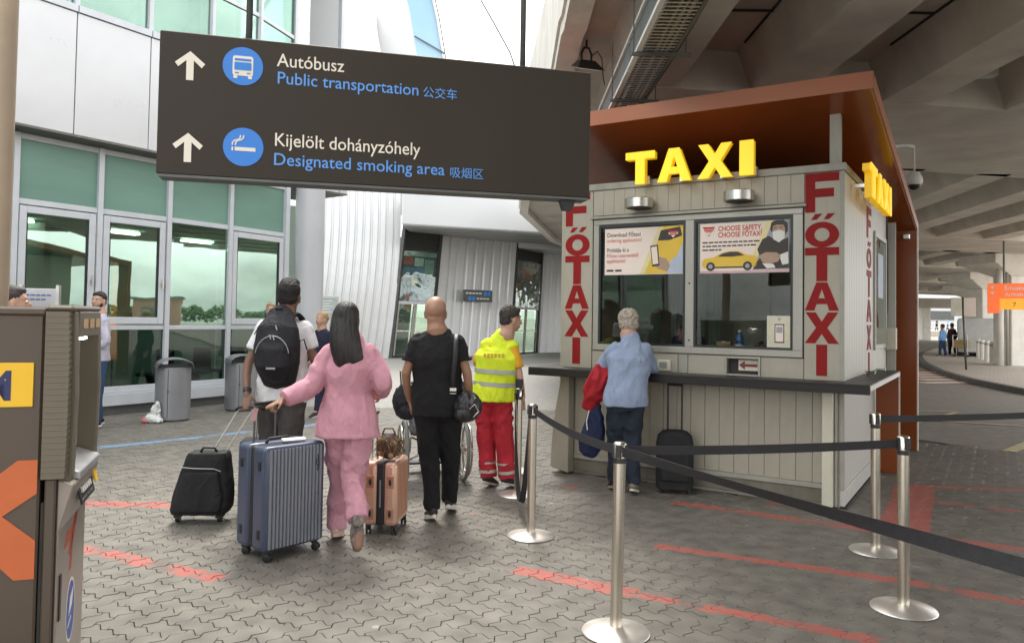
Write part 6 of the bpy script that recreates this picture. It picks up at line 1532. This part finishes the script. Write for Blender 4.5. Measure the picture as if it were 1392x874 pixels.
# ---- people further off (simpler, same build)
def walker(label, x, y, h, colors, rot=0, facing=1, seed=1, hair='short', vox=.014, arms=None, sleeves=1.9, z=0., stride=.12, name='person', hatm=None, coat=False, hrot=None):
    k = h/1.75; c, s_ = math.cos(R(rot)), math.sin(R(rot))
    def q(px, py, pz): return (x+(px*c-py*s_)*k, y+(px*s_+py*c)*k, z+pz*k)
    J = dict(head=q(0, .02, 1.64), neck=q(0, 0, 1.48), shL=q(-.17, 0, 1.41), shR=q(.17, 0, 1.41), elL=q(-.22, -.04, 1.14), wrL=q(-.22, .06, .90), elR=q(.22, -.04, 1.14), wrR=q(.22, .06, .90),
             hipL=q(-.08, 0, .92), hipR=q(.08, 0, .92), knL=q(-.09, stride*.6, .50), knR=q(.09, -stride*.2, .50), anL=q(-.09, stride, .09), anR=q(.09, -stride, .10), toeL=q(-.1, stride+.2, .05), toeR=q(.1, -stride+.2, .05))
    if arms: J.update({kk: q(*v) for kk, v in arms.items()})
    P = Person(name, label, 'person', (x, y, z), J, colors[0], vox, head_rot=(rot if hrot is None else hrot, 0, 0), bulk=1.0*k)
    P.top('top', colors[1], sleeves, .05, 1.1, fold=.006); P.trousers('trousers', colors[2], fold=.006)
    P.hair(hair, colors[3], .004, vox=.009)
    for a in 'LR': shoe(P.root, P.J['an'+a], P.J['toe'+a], m_shoeb, vox=.012)
    return P
m_lil = cloth('shirt_lilac', (.46, .44, .52)); m_bj = cloth('jeans_blue', (.035, .07, .15)); m_nv = cloth('navy_wool', (.02, .022, .045))
PB = walker('bearded man in pale shirt standing between cash machine and shopfront', -5.70, 10.62, 1.87, (m_skin, m_lil, m_bj, m_hairb), rot=128, hrot=174, stride=.03, vox=.009,
            arms=dict(elL=(-.22, -.04, 1.13), wrL=(-.10, .16, .98), elR=(.22, -.04, 1.13), wrR=(.08, .18, .96)))
mb = MB(); c = PB.J['head']; e_ = lambda p, r: mb.ell(c+PB.Rm @ Vector(p), r, PB.Rm, 16, 10)
e_((0, .040, -.075), (.054, .052, .045)); e_((.05, .02, -.045), (.022, .035, .04)); e_((-.05, .02, -.045), (.022, .035, .04)); PB.garment('beard', m_hairbc, mb, .003, (60, 60, 60), .007, 1)
for sx in (-1, 1): MB().ell(c+PB.Rm @ V3(sx*.031, .088, .030), (.017, .006, .005), PB.Rm, 10, 6).obj('eyebrow', m_hairbc, PB.root)
MB().tube([PB.J['shL']+V3(-.02, -.05, .04), PB.J['shL']+V3(-.10, -.15, -.2), PB.J['hipR']+V3(.10, -.14, .1)], .018, 8, squash=.3).obj('bag_strap', m_black, PB.root)
PH = walker('dark haired person whose head shows above the cash machine', -3.95, 6.05, 1.78, (m_skin, m_nv, m_grey, m_hairbr), rot=-60)
PS = walker('small blond person in navy walking beyond pink suited woman', -3.06, 12.4, 1.64, (m_skin, m_nv, m_nv, m_hairbl), rot=150, hair='tied', stride=.16)
PH2 = walker('blond person far behind the left shoulder of backpack man', -4.40, 14.0, 1.80, (m_skin, m_lil, m_bj, m_hairbl), rot=200)
# clerk in the kiosk
kc = kw(-1.72, .95); PK = walker('dark haired clerk sitting behind the left kiosk window', kc.x, kc.y, 1.62, (m_skin, m_nv, m_blk2, m_hairbr), rot=180+math.degrees(KA), z=.10)
# right side of the road
m_bshirt = cloth('shirt_sky_blue', (.16, .34, .62))
PR = walker('person in light blue shirt walking along the island kerb', 20.8, 37.0, 1.50, (m_skin, m_bshirt, m_bj, m_hairbr), rot=20, vox=.016, z=.11)
jx = thing('dark_jacket', 'dark jacket carried at the side of person in blue', 'jacket', (21.15, 37.0, .6)); mb = MB(); mb.ell((0, 0, .25), (.10, .08, .3)); mb.ell((.08, 0, .45), (.10, .08, .1)); me = remesh(mb, .02, 1, .02, (9, 9, 5), 2, 'jacket_cloth'); me.materials.append(m_blk); link('jacket_cloth', me, jx)
walker('person in dark jacket pushing the luggage trolley', 21.6, 37.6, 1.56, (m_skin, cloth('jacket_maroon', (.05, .02, .022)), m_blk2, m_hairbr), rot=-10, vox=.016, z=.11)
for i, (x, y, m_, l_) in enumerate(((59.9, 110, m_nv, 'far person in dark clothes near the white railing, left of pair'), (61.0, 110, m_blk, 'far person in black leaning forward, right of the pair'), (62.0, 109, m_bshirt, 'far person in blue jacket directly behind the island walker'))):
    walker(l_, x, y, 1.72, (m_skin, m_, m_blk2, m_hairbr), rot=30*i, vox=.03, z=.75)

# ---------------------------------------------------------------- wheelchair with its passenger
m_tyre = M('grey_tyre', (.18, .18, .17), .7); m_chr = M('chrome', (.62, .60, .52), .18, metal=1)
wc = thing('wheelchair', 'wheelchair with large wheels and dark seat in front of bald man', 'wheelchair', (-.74, 7.55, 0), R(14))
hb = thing('black_bag', 'black bag hung on the left push handle of wheelchair', 'bag', (-1.0, 7.32, .66))
mb = MB(); mb.ell((0, 0, .14), (.12, .08, .17)); mb.ell((.03, -.03, .05), (.10, .07, .08)); me = remesh(mb, .01, 2, .012, (14, 14, 9), 6, 'bag_cloth'); me.materials.append(m_bp); link('bag_cloth', me, hb)
MB().tube([(-.04, 0, .28), (-.06, .05, .42), (.03, .05, .42), (.04, 0, .28)], .008, 6).obj('handle', m_bp, hb)
for sx in (-1, 1):
    x = sx*.29
    def ringp(r, x_, n=40, zc=.305): return [(x_, r*math.cos(2*PI*k/n), zc+r*math.sin(2*PI*k/n)) for k in range(n+1)]
    wl_ = MB().tube(ringp(.286, x, 48), .019, 8).obj('wheel', m_tyre, wc, smooth=True)
    MB().tube(ringp(.272, x, 48), .007, 6).obj('rim', m_chr, wl_, smooth=True); MB().tube(ringp(.25, x+sx*.04, 40), .011, 8).obj('push_rim', m_chr, wl_, smooth=True)
    MB().tube([(x-.025, 0, .305), (x+.03, 0, .305)], .022, 10).obj('hub', m_chr, wl_)
    for k in range(20):
        a = 2*PI*k/20; MB().tube([(x+(.018 if k % 2 else -.018), .015*math.cos(a), .305+.015*math.sin(a)), (x, .27*math.cos(a+.15), .305+.27*math.sin(a+.15))], .0016, 4).obj('spoke', m_chr, wl_)
    MB().tube([(sx*.24, -.17, .98), (sx*.24, -.12, .93), (sx*.24, -.08, .50), (sx*.24, .32, .48), (sx*.24, .44, .14)], .012, 8).obj('frame_tube', m_chr, wc, smooth=True)
    MB().tube([(sx*.24, -.08, .50), (sx*.24, 0, .30), (sx*.24, .34, .26)], .012, 8).obj('frame_tube', m_chr, wc, smooth=True)
    MB().tube([(sx*.24, -.24, .975), (sx*.24, -.13, .975)], .017, 8).obj('push_handle', m_black, wc)
    MB().b6(sx*.25-.025, sx*.25+.025, -.05, .28, .70, .73).obj('armrest', m_black, wc, bev=.008)
    MB().lathe([(.085, -.017), (.095, -.01), (.095, .01), (.085, .017)], (sx*.22, .38, .095), 18, 'x').obj('caster', m_tyre, wc)
    MB().tube([(sx*.22, .38, .10), (sx*.24, .33, .26)], .012, 8).obj('caster_fork', m_chr, wc)
    MB().b6(sx*.12-.07, sx*.12+.07, .42, .56, .09, .11).obj('footplate', m_black, wc)
MB().b6(-.23, .23, -.08, .34, .46, .50).obj('seat', m_black, wc, bev=.015); MB().hexa([(-.235, -.095, .50), (.235, -.095, .50), (.235, -.075, .50), (-.235, -.075, .50)], [(-.235, -.135, .90), (.235, -.135, .90), (.235, -.115, .90), (-.235, -.115, .90)]).obj('backrest', m_black, wc)
MB().tube([(-.24, 0, .22), (.24, 0, .44)], .010, 8).obj('cross_brace', m_chr, wc); MB().tube([(.24, .02, .22), (-.24, .02, .44)], .010, 8).obj('cross_brace', m_chr, wc)
wg = thing('grey_bag', 'grey cloth bag hanging at the back of wheelchair', 'bag', (-.82, 7.30, .45)); mb = MB(); mb.ell((0, 0, .12), (.14, .06, .10)); mb.ell((-.05, 0, .2), (.10, .05, .1)); me = remesh(mb, .01, 2, .012, (12, 12, 8), 2, 'bag_cloth'); me.materials.append(cloth('bag_grey', (.17, .17, .18))); link('bag_cloth', me, wg)
c8, s8 = math.cos(R(8)), math.sin(R(8))
def wq(px, py, pz): return (-.72+px*c8-py*s8, 7.55+px*s8+py*c8, pz)
J = dict(head=wq(-.02, .05, 1.19), neck=wq(-.01, .0, 1.04), shL=wq(-.17, -.01, .97), shR=wq(.16, -.01, .97), elL=wq(-.24, .05, .74), wrL=wq(-.22, .28, .76), elR=wq(.24, .05, .74), wrR=wq(.20, .26, .76),
         hipL=wq(-.09, .03, .58), hipR=wq(.09, .03, .58), knL=wq(-.10, .42, .56), knR=wq(.10, .42, .56), anL=wq(-.11, .46, .17), anR=wq(.11, .46, .17), toeL=wq(-.11, .62, .13), toeR=wq(.11, .62, .13))
PW = Person('person', 'person in dark clothes sitting in the wheelchair, mostly hidden', 'person', (-.72, 7.55, .0), J, m_skin, .012, head_rot=(8, -12, 0), bulk=.98)
PW.top('jacket', m_nv, 1.9, .0, 1.12, fold=.008); PW.trousers('trousers', m_blk2, fold=.006); PW.hair('short', m_hairbr)
for a in 'LR': shoe(PW.root, PW.J['an'+a], PW.J['toe'+a], m_shoeb, vox=.012)
# ---------------------------------------------------------------- luggage
def rbox(name, x0, x1, y0, y1, z0, z1, mat, par, bev=.02, seg=3, **k): return MB().b6(x0, x1, y0, y1, z0, z1).obj(name, mat, par, smooth=True, bev=bev, seg=seg, ang=35, **k)
def caster(par, x, y, rz=0, r=.026, h=.06):
    a = R(rz); c_, s_ = math.cos(a), math.sin(a)
    wh = MB().tube([(x, y, h+.012), (x, y, h-.012)], .022, 10).obj('caster', m_black, par)
    for s in (-1, 1):
        mb = MB().lathe([(r*.8, -.008), (r, -.005), (r, .005), (r*.8, .008)], (0, 0, 0), 16, 'x')
        m4 = Matrix.Rotation(a, 3, 'Z')
        for v in mb.bm.verts: v.co = m4 @ (v.co+V3(s*.013, -.012, 0))+V3(x, y, r)
        mb.obj('wheel', m_black, wh, smooth=True, ang=40)
    MB().b6(x-.006, x+.006, y-.02, y+.012, r, h).obj('fork', m_black, wh)
# large ribbed blue suitcase
m_bl = M('case_blue', (.060, .075, .125), .34, var=.08, scale=2, coat=.2); m_bl2 = M('case_blue_ridge', (.20, .21, .235), .30, var=.06, coat=.2)
A_ = Vector((-1.575, 4.97)); ang = R(49); Lb = .47
bc = thing('suitcase', 'large ribbed blue hard suitcase rolled by woman in pink', 'suitcase', (A_.x, A_.y, 0), ang)
# local x along the broad face (to the right), y into the case
D = .35
for nm, y0, y1 in (('front_shell', 0, .155), ('back_shell', .195, D)): rbox(nm, 0, Lb, y0, y1, .065, .745, m_bl, bc, .035, 4)
rbox('zip_band', .012, Lb-.012, .15, .20, .075, .735, m_black, bc, .02)
for k in range(15):
    x = .045+k*(Lb-.09)/14; fs_ = MB().prism([(x-.0105, .001), (x-.007, -.008), (x+.007, -.008), (x+.0105, .001)], .085, .725, 'z').obj('ridge', m_bl2, bc, bev=.002)
for k in range(15):
    x = .045+k*(Lb-.09)/14; MB().prism([(x-.0105, D-.001), (x-.007, D+.008), (x+.007, D+.008), (x+.0105, D-.001)], .085, .725, 'z').obj('ridge', m_bl2, bc)
for z in (.18, .62):
    for y in (.06, .28): MB().b6(-.006, .012, y-.016, y+.016, z-.03, z+.03).obj('corner_catch', m_black, bc, bev=.003)
MB().tube([(Lb*.83, -.008, .63), (Lb*.82, -.012, .60), (Lb*.85, -.012, .58), (Lb*.84, -.012, .55), (Lb*.86, -.012, .60), (Lb*.84, -.012, .66)], .003, 6).obj('emblem', m_black, bc)
for x, y in ((.05, .045), (Lb-.05, .045), (.05, D-.045), (Lb-.05, D-.045)): caster(bc, x, y, 30)
MB().tube([(.10, .155, .748), (.12, .155, .775), (.26, .155, .775), (.28, .155, .748)], .011, 8).obj('carry_handle', m_black, bc, smooth=True)
for x in (.16-.07, .16+.07+.02): MB().tube([(x, D-.06, .745), (x, D-.06, 1.0)], .008, 8).obj('trolley_rod', m_galvd, bc)
MB().tube([(.085, D-.06, 1.0), (.255, D-.06, 1.0)], .013, 10).obj('trolley_grip', m_black, bc, smooth=True)
MB().box((.27, .09, .765), (.16, .05, .005), Matrix.Rotation(-.2, 3, 'Z') @ Matrix.Rotation(.2, 3, 'X')).obj('paper_tag', m_white, bc)
MB().box((.08, D-.075, .93), (.035, .004, .09), Matrix.Rotation(.3, 3, 'Y')).obj('name_tag', M('tag_pink', (.6, .35, .35), .6), bc)
# soft black suitcase, tilted, rolled by the backpack man
m_soft = cloth('case_black_cloth', (.020, .020, .022), .75, .2)
bk = thing('suitcase', 'tilted soft black suitcase rolled by the backpack man', 'suitcase', (-2.38, 5.99, 0), R(4))
def soft_case(par, w0, w1, H_, Dp, lean, shear):
    """bulging cloth case; leans back towards -y at the top"""
    mb = MB(); rg = []
    for k in range(13):
        t = k/12; z = .07+t*H_; wd = w0*(1-t)+w1*t+.03*math.sin(PI*min(1, t*1.2))
        e = 1 if 0 < k < 12 else .93; cx_ = shear*t; cy_ = lean*t; ring = []
        for a in range(28):
            q = 2*PI*a/28; c_, s_ = math.cos(q), math.sin(q)
            ring.append((cx_+math.copysign(abs(c_)**.35, c_)*wd/2*e, cy_+math.copysign(abs(s_)**.35, s_)*Dp/2*e*(1-.18*t), z))
        rg.append(ring)
    mb.rings(rg); return mb
me = remesh(soft_case(bk, .44, .30, .47, .24, -.02, .055), .008, 3, .005, (8, 8, 6), 3, 'case_body'); me.materials.append(m_soft); link('case_body', me, bk)
mb = MB(); mb.tube([(-.19, -.135, .12), (.0, -.145, .12), (.17, -.135, .12)], [.01]*3, 8); 
me = remesh(soft_case(bk, .36, .26, .30, .06, -.01, .03), .008, 3, .004, (8, 8, 6), 5, 'front_pocket'); me.materials.append(m_soft); o = link('front_pocket', me, bk); o.location = (0, -.115, .03)
MB().tube([(-.14, -.15, .445), (-.02, -.155, .435), (.13, -.148, .43), (.18, -.14, .41)], .004, 6).obj('zip', m_zip, bk)
MB().tube([(.0, -.05, .545), (.02, -.06, .575), (.10, -.06, .575), (.12, -.05, .545)], .010, 8).obj('carry_handle', m_black, bk, smooth=True)
for x in (-.165, .15): MB().lathe([(.03, -.014), (.034, 0), (.03, .014)], (x, -.03, .034), 16, 'x').obj('wheel', m_black, bk); MB().b6(x-.025, x+.025, -.06, .02, .04, .085).obj('wheel_housing', m_black, bk)
R0 = Vector((-2.38, 5.99, 0)); m4i = (Matrix.Translation(R0) @ Matrix.Rotation(R(4), 4, 'Z')).inverted()
gr = Vector((-2.02, 5.885, .905))
for a_, b_ in (((.065, .03, .53), (-2.085, 5.90, .872)), ((.165, .03, .53), (-1.975, 5.90, .874))): MB().tube([a_, m4i @ Vector(b_)], .0055, 8).obj('trolley_rod', m_rail, bk)
MB().tube([m4i @ Vector(p) for p in ((-2.10, 5.90, .872), (-2.075, 5.89, .895), (-1.91, 5.885, .900), (-1.885, 5.9, .875))], .012, 10).obj('trolley_grip', m_black, bk, smooth=True)
b2 = thing('suitcase', 'second black suitcase squeezed between the soft one and blue one', 'suitcase', (-2.03, 6.25, 0), R(10))
rbox('case_body', -.14, .20, -.11, .12, .07, .60, m_soft, b2, .03, 3); 
for x in (-.10, .16): caster(b2, x, 0, 10)
for x in (-.03, .09): MB().tube([(x, .05, .6), (x, .05, .94)], .006, 8).obj('trolley_rod', m_chr, b2)
MB().tube([(-.04, .05, .94), (.10, .05, .94)], .011, 8).obj('trolley_grip', m_black, b2)
# rose gold cabin case seen from its narrow side, with a round patterned bag on top
m_rg = M('case_rose_gold', (.66, .40, .29), .30, metal=.35, var=.06, coat=.3); m_rg2 = M('case_rose_gold_ridge', (.50, .26, .17), .3, metal=.35)
rc = thing('suitcase', 'small rose gold hard suitcase between pink woman and bald man', 'suitcase', (-.93, 5.88, 0), R(-6))
for nm, x0_, x1_ in (('left_shell', -.125, -.022), ('right_shell', .022, .125)): rbox(nm, x0_, x1_, -.19, .19, .06, .53, m_rg, rc, .035, 4)
rbox('zip_band', -.03, .03, -.184, .184, .066, .524, m_black, rc, .012)
for sx in (-1, 1):
    for k in range(7): MB().box((sx*.1262, -.13+k*.043, .30), (.006, .014, .38)).obj('ridge', m_rg2, rc, bev=.002)
    MB().b6(sx*.075-.028, sx*.075+.028, -.193, -.189, .34, .43).obj('side_plate', m_rg2, rc, bev=.002); MB().b6(sx*.075-.028, sx*.075+.028, -.193, -.189, .11, .19).obj('side_plate', m_rg2, rc, bev=.002)
    for z in (.155, .385): MB().ell((sx*.075, -.195, z), (.011, .008, .026), None, 12, 8).obj('corner_catch', m_black, rc, smooth=True)
    for y in (-.15, .15): caster(rc, sx*.095, y, 20)
MB().b6(-.006, .006, -.19, -.186, .2, .4).obj('zip_line', m_zip, rc)
for y in (-.06, .06): MB().tube([(-.10, y, .53), (-.10, y, .86)], .006, 8).obj('trolley_rod', m_chr, rc)
MB().tube([(-.10, -.075, .865), (-.10, .075, .865)], .012, 10).obj('trolley_grip', m_black, rc)
tbag = thing('patterned_bag', 'round brown patterned bag with fringes on top of rose gold case', 'bag', (-.91, 5.80, .53), 0)
m_pat = M('bag_monogram', (.09, .055, .035), .5, var=.75, scale=22); m_fr = M('bag_fringe', (.20, .12, .06), .8, var=.5, scale=30)
mb = MB(); mb.ell((0, 0, .105), (.095, .085, .10)); me = remesh(mb, .007, 2, .005, (14, 14, 14), 2, 'bag_body'); me.materials.append(m_pat); link('bag_body', me, tbag)
rr = random.Random(11)
mb = MB()
for k in range(60):
    a = rr.uniform(-1.1, 1.5); z = rr.uniform(.06, .18); x_, y_ = .09*math.sin(a), -.085*math.cos(a)
    mb.tube([(x_, y_, z), (x_*1.12+.01, y_*1.12, z-.02), (x_*1.2+rr.uniform(-.01, .02), y_*1.15, z-.055)], [.004, .004, .002], 5)
mb.obj('fringe', m_fr, tbag, smooth=True, kind='stuff')
for p in ((-.05, -.07, .06), (.03, -.085, .045), (.05, -.07, .13), (-.055, -.06, .15)): MB().ell(p, (.022, .015, .022), None, 10, 8).obj('round_patch', M('patch_tan', (.30, .18, .09), .6, var=.3), tbag, smooth=True)
MB().tube([(-.05, 0, .19), (-.03, -.01, .235), (.03, -.01, .235), (.05, 0, .19)], .007, 8).obj('handle', m_fr, tbag, smooth=True)
# black case standing at the kiosk
kc_ = thing('suitcase', 'black upright trolley case standing against the kiosk front', 'suitcase', (1.55, 7.24, 0), KA*.35)
mb = MB(); rg = []
for z, wd in ((.05, .165), (.08, .172), (.3, .174), (.46, .172), (.53, .158), (.565, .12), (.575, .08)):
    rg.append([(math.copysign(abs(math.cos(2*PI*a/24))**.4, math.cos(2*PI*a/24))*wd, math.copysign(abs(math.sin(2*PI*a/24))**.4, math.sin(2*PI*a/24))*.10, z) for a in range(24)])
mb.rings(rg); mb.obj('case_body', m_soft, kc_, smooth=True, ang=50)
rbox('front_pocket', -.13, .13, -.125, -.09, .12, .40, m_soft, kc_, .02)
for x in (-.065, .065): MB().tube([(x, .05, .56), (x, .05, 1.0)], .009, 8).obj('trolley_rod', m_black, kc_)
MB().tube([(-.075, .05, 1.0), (.075, .05, 1.0)], .013, 10).obj('trolley_grip', m_black, kc_)
for x in (-.13, .13): MB().lathe([(.03, -.015), (.034, 0), (.03, .015)], (x, .03, .034), 16, 'x').obj('wheel', m_black, kc_); MB().tube([(x, -.07, 0), (x, -.07, .05)], .012, 8).obj('foot', m_black, kc_)

# ---------------------------------------------------------------- trees and a red roofed block beyond the open side of the deck
m_leaf = M('foliage', (.06, .10, .03), .8, var=.5, scale=1.5); m_bark = M('bark', (.09, .07, .05), .9, var=.3)
rl = random.Random(4); v_, f_ = [], []
for k in range(9000):
    y = rl.uniform(-30, 85); top = 2.6+1.7*noise.noise(Vector((y*.13, 2, 0)))+1.3*noise.noise(Vector((y*.5, 7, 0)))
    z = rl.uniform(.1, 1)**.7*max(1.2, top); x = 104+rl.uniform(-2, 2)*(1.2-z/6)
    p = Vector((x, y, z)); d = Vector((rl.uniform(-1, 1), rl.uniform(-1, 1), rl.uniform(-.6, .6))).normalized()*.34; e = d.orthogonal().normalized()*.2
    n_ = len(v_); v_ += [p-d, p+e, p+d, p-e]; f_.append((n_, n_+1, n_+2, n_+3))
me = bpy.data.meshes.new('tree_belt'); me.from_pydata(v_, [], f_); me.materials.append(m_leaf)
o = link('tree_belt', me); tag(o, 'low belt of green trees far across the road, mirrored in the shopfront', 'trees', kind='stuff')
rb = thing('red_block', 'low brick red building across the road behind trees', 'building', (98, 14, 0), .1)
MB().b6(-4, 4, -7, 7, 0, 3.4).obj('wall', M('brick_red_render', (.34, .17, .13), .8), rb)
for k in range(4): MB().b6(-4.05, -4.001, -6+k*3.2, -4+k*3.2, 1.0, 2.4).obj('window', m_galvd, rb)
MB().b6(-4.3, 4.3, -7.3, 7.3, 3.401, 3.7).obj('roof', m_galvd, rb)
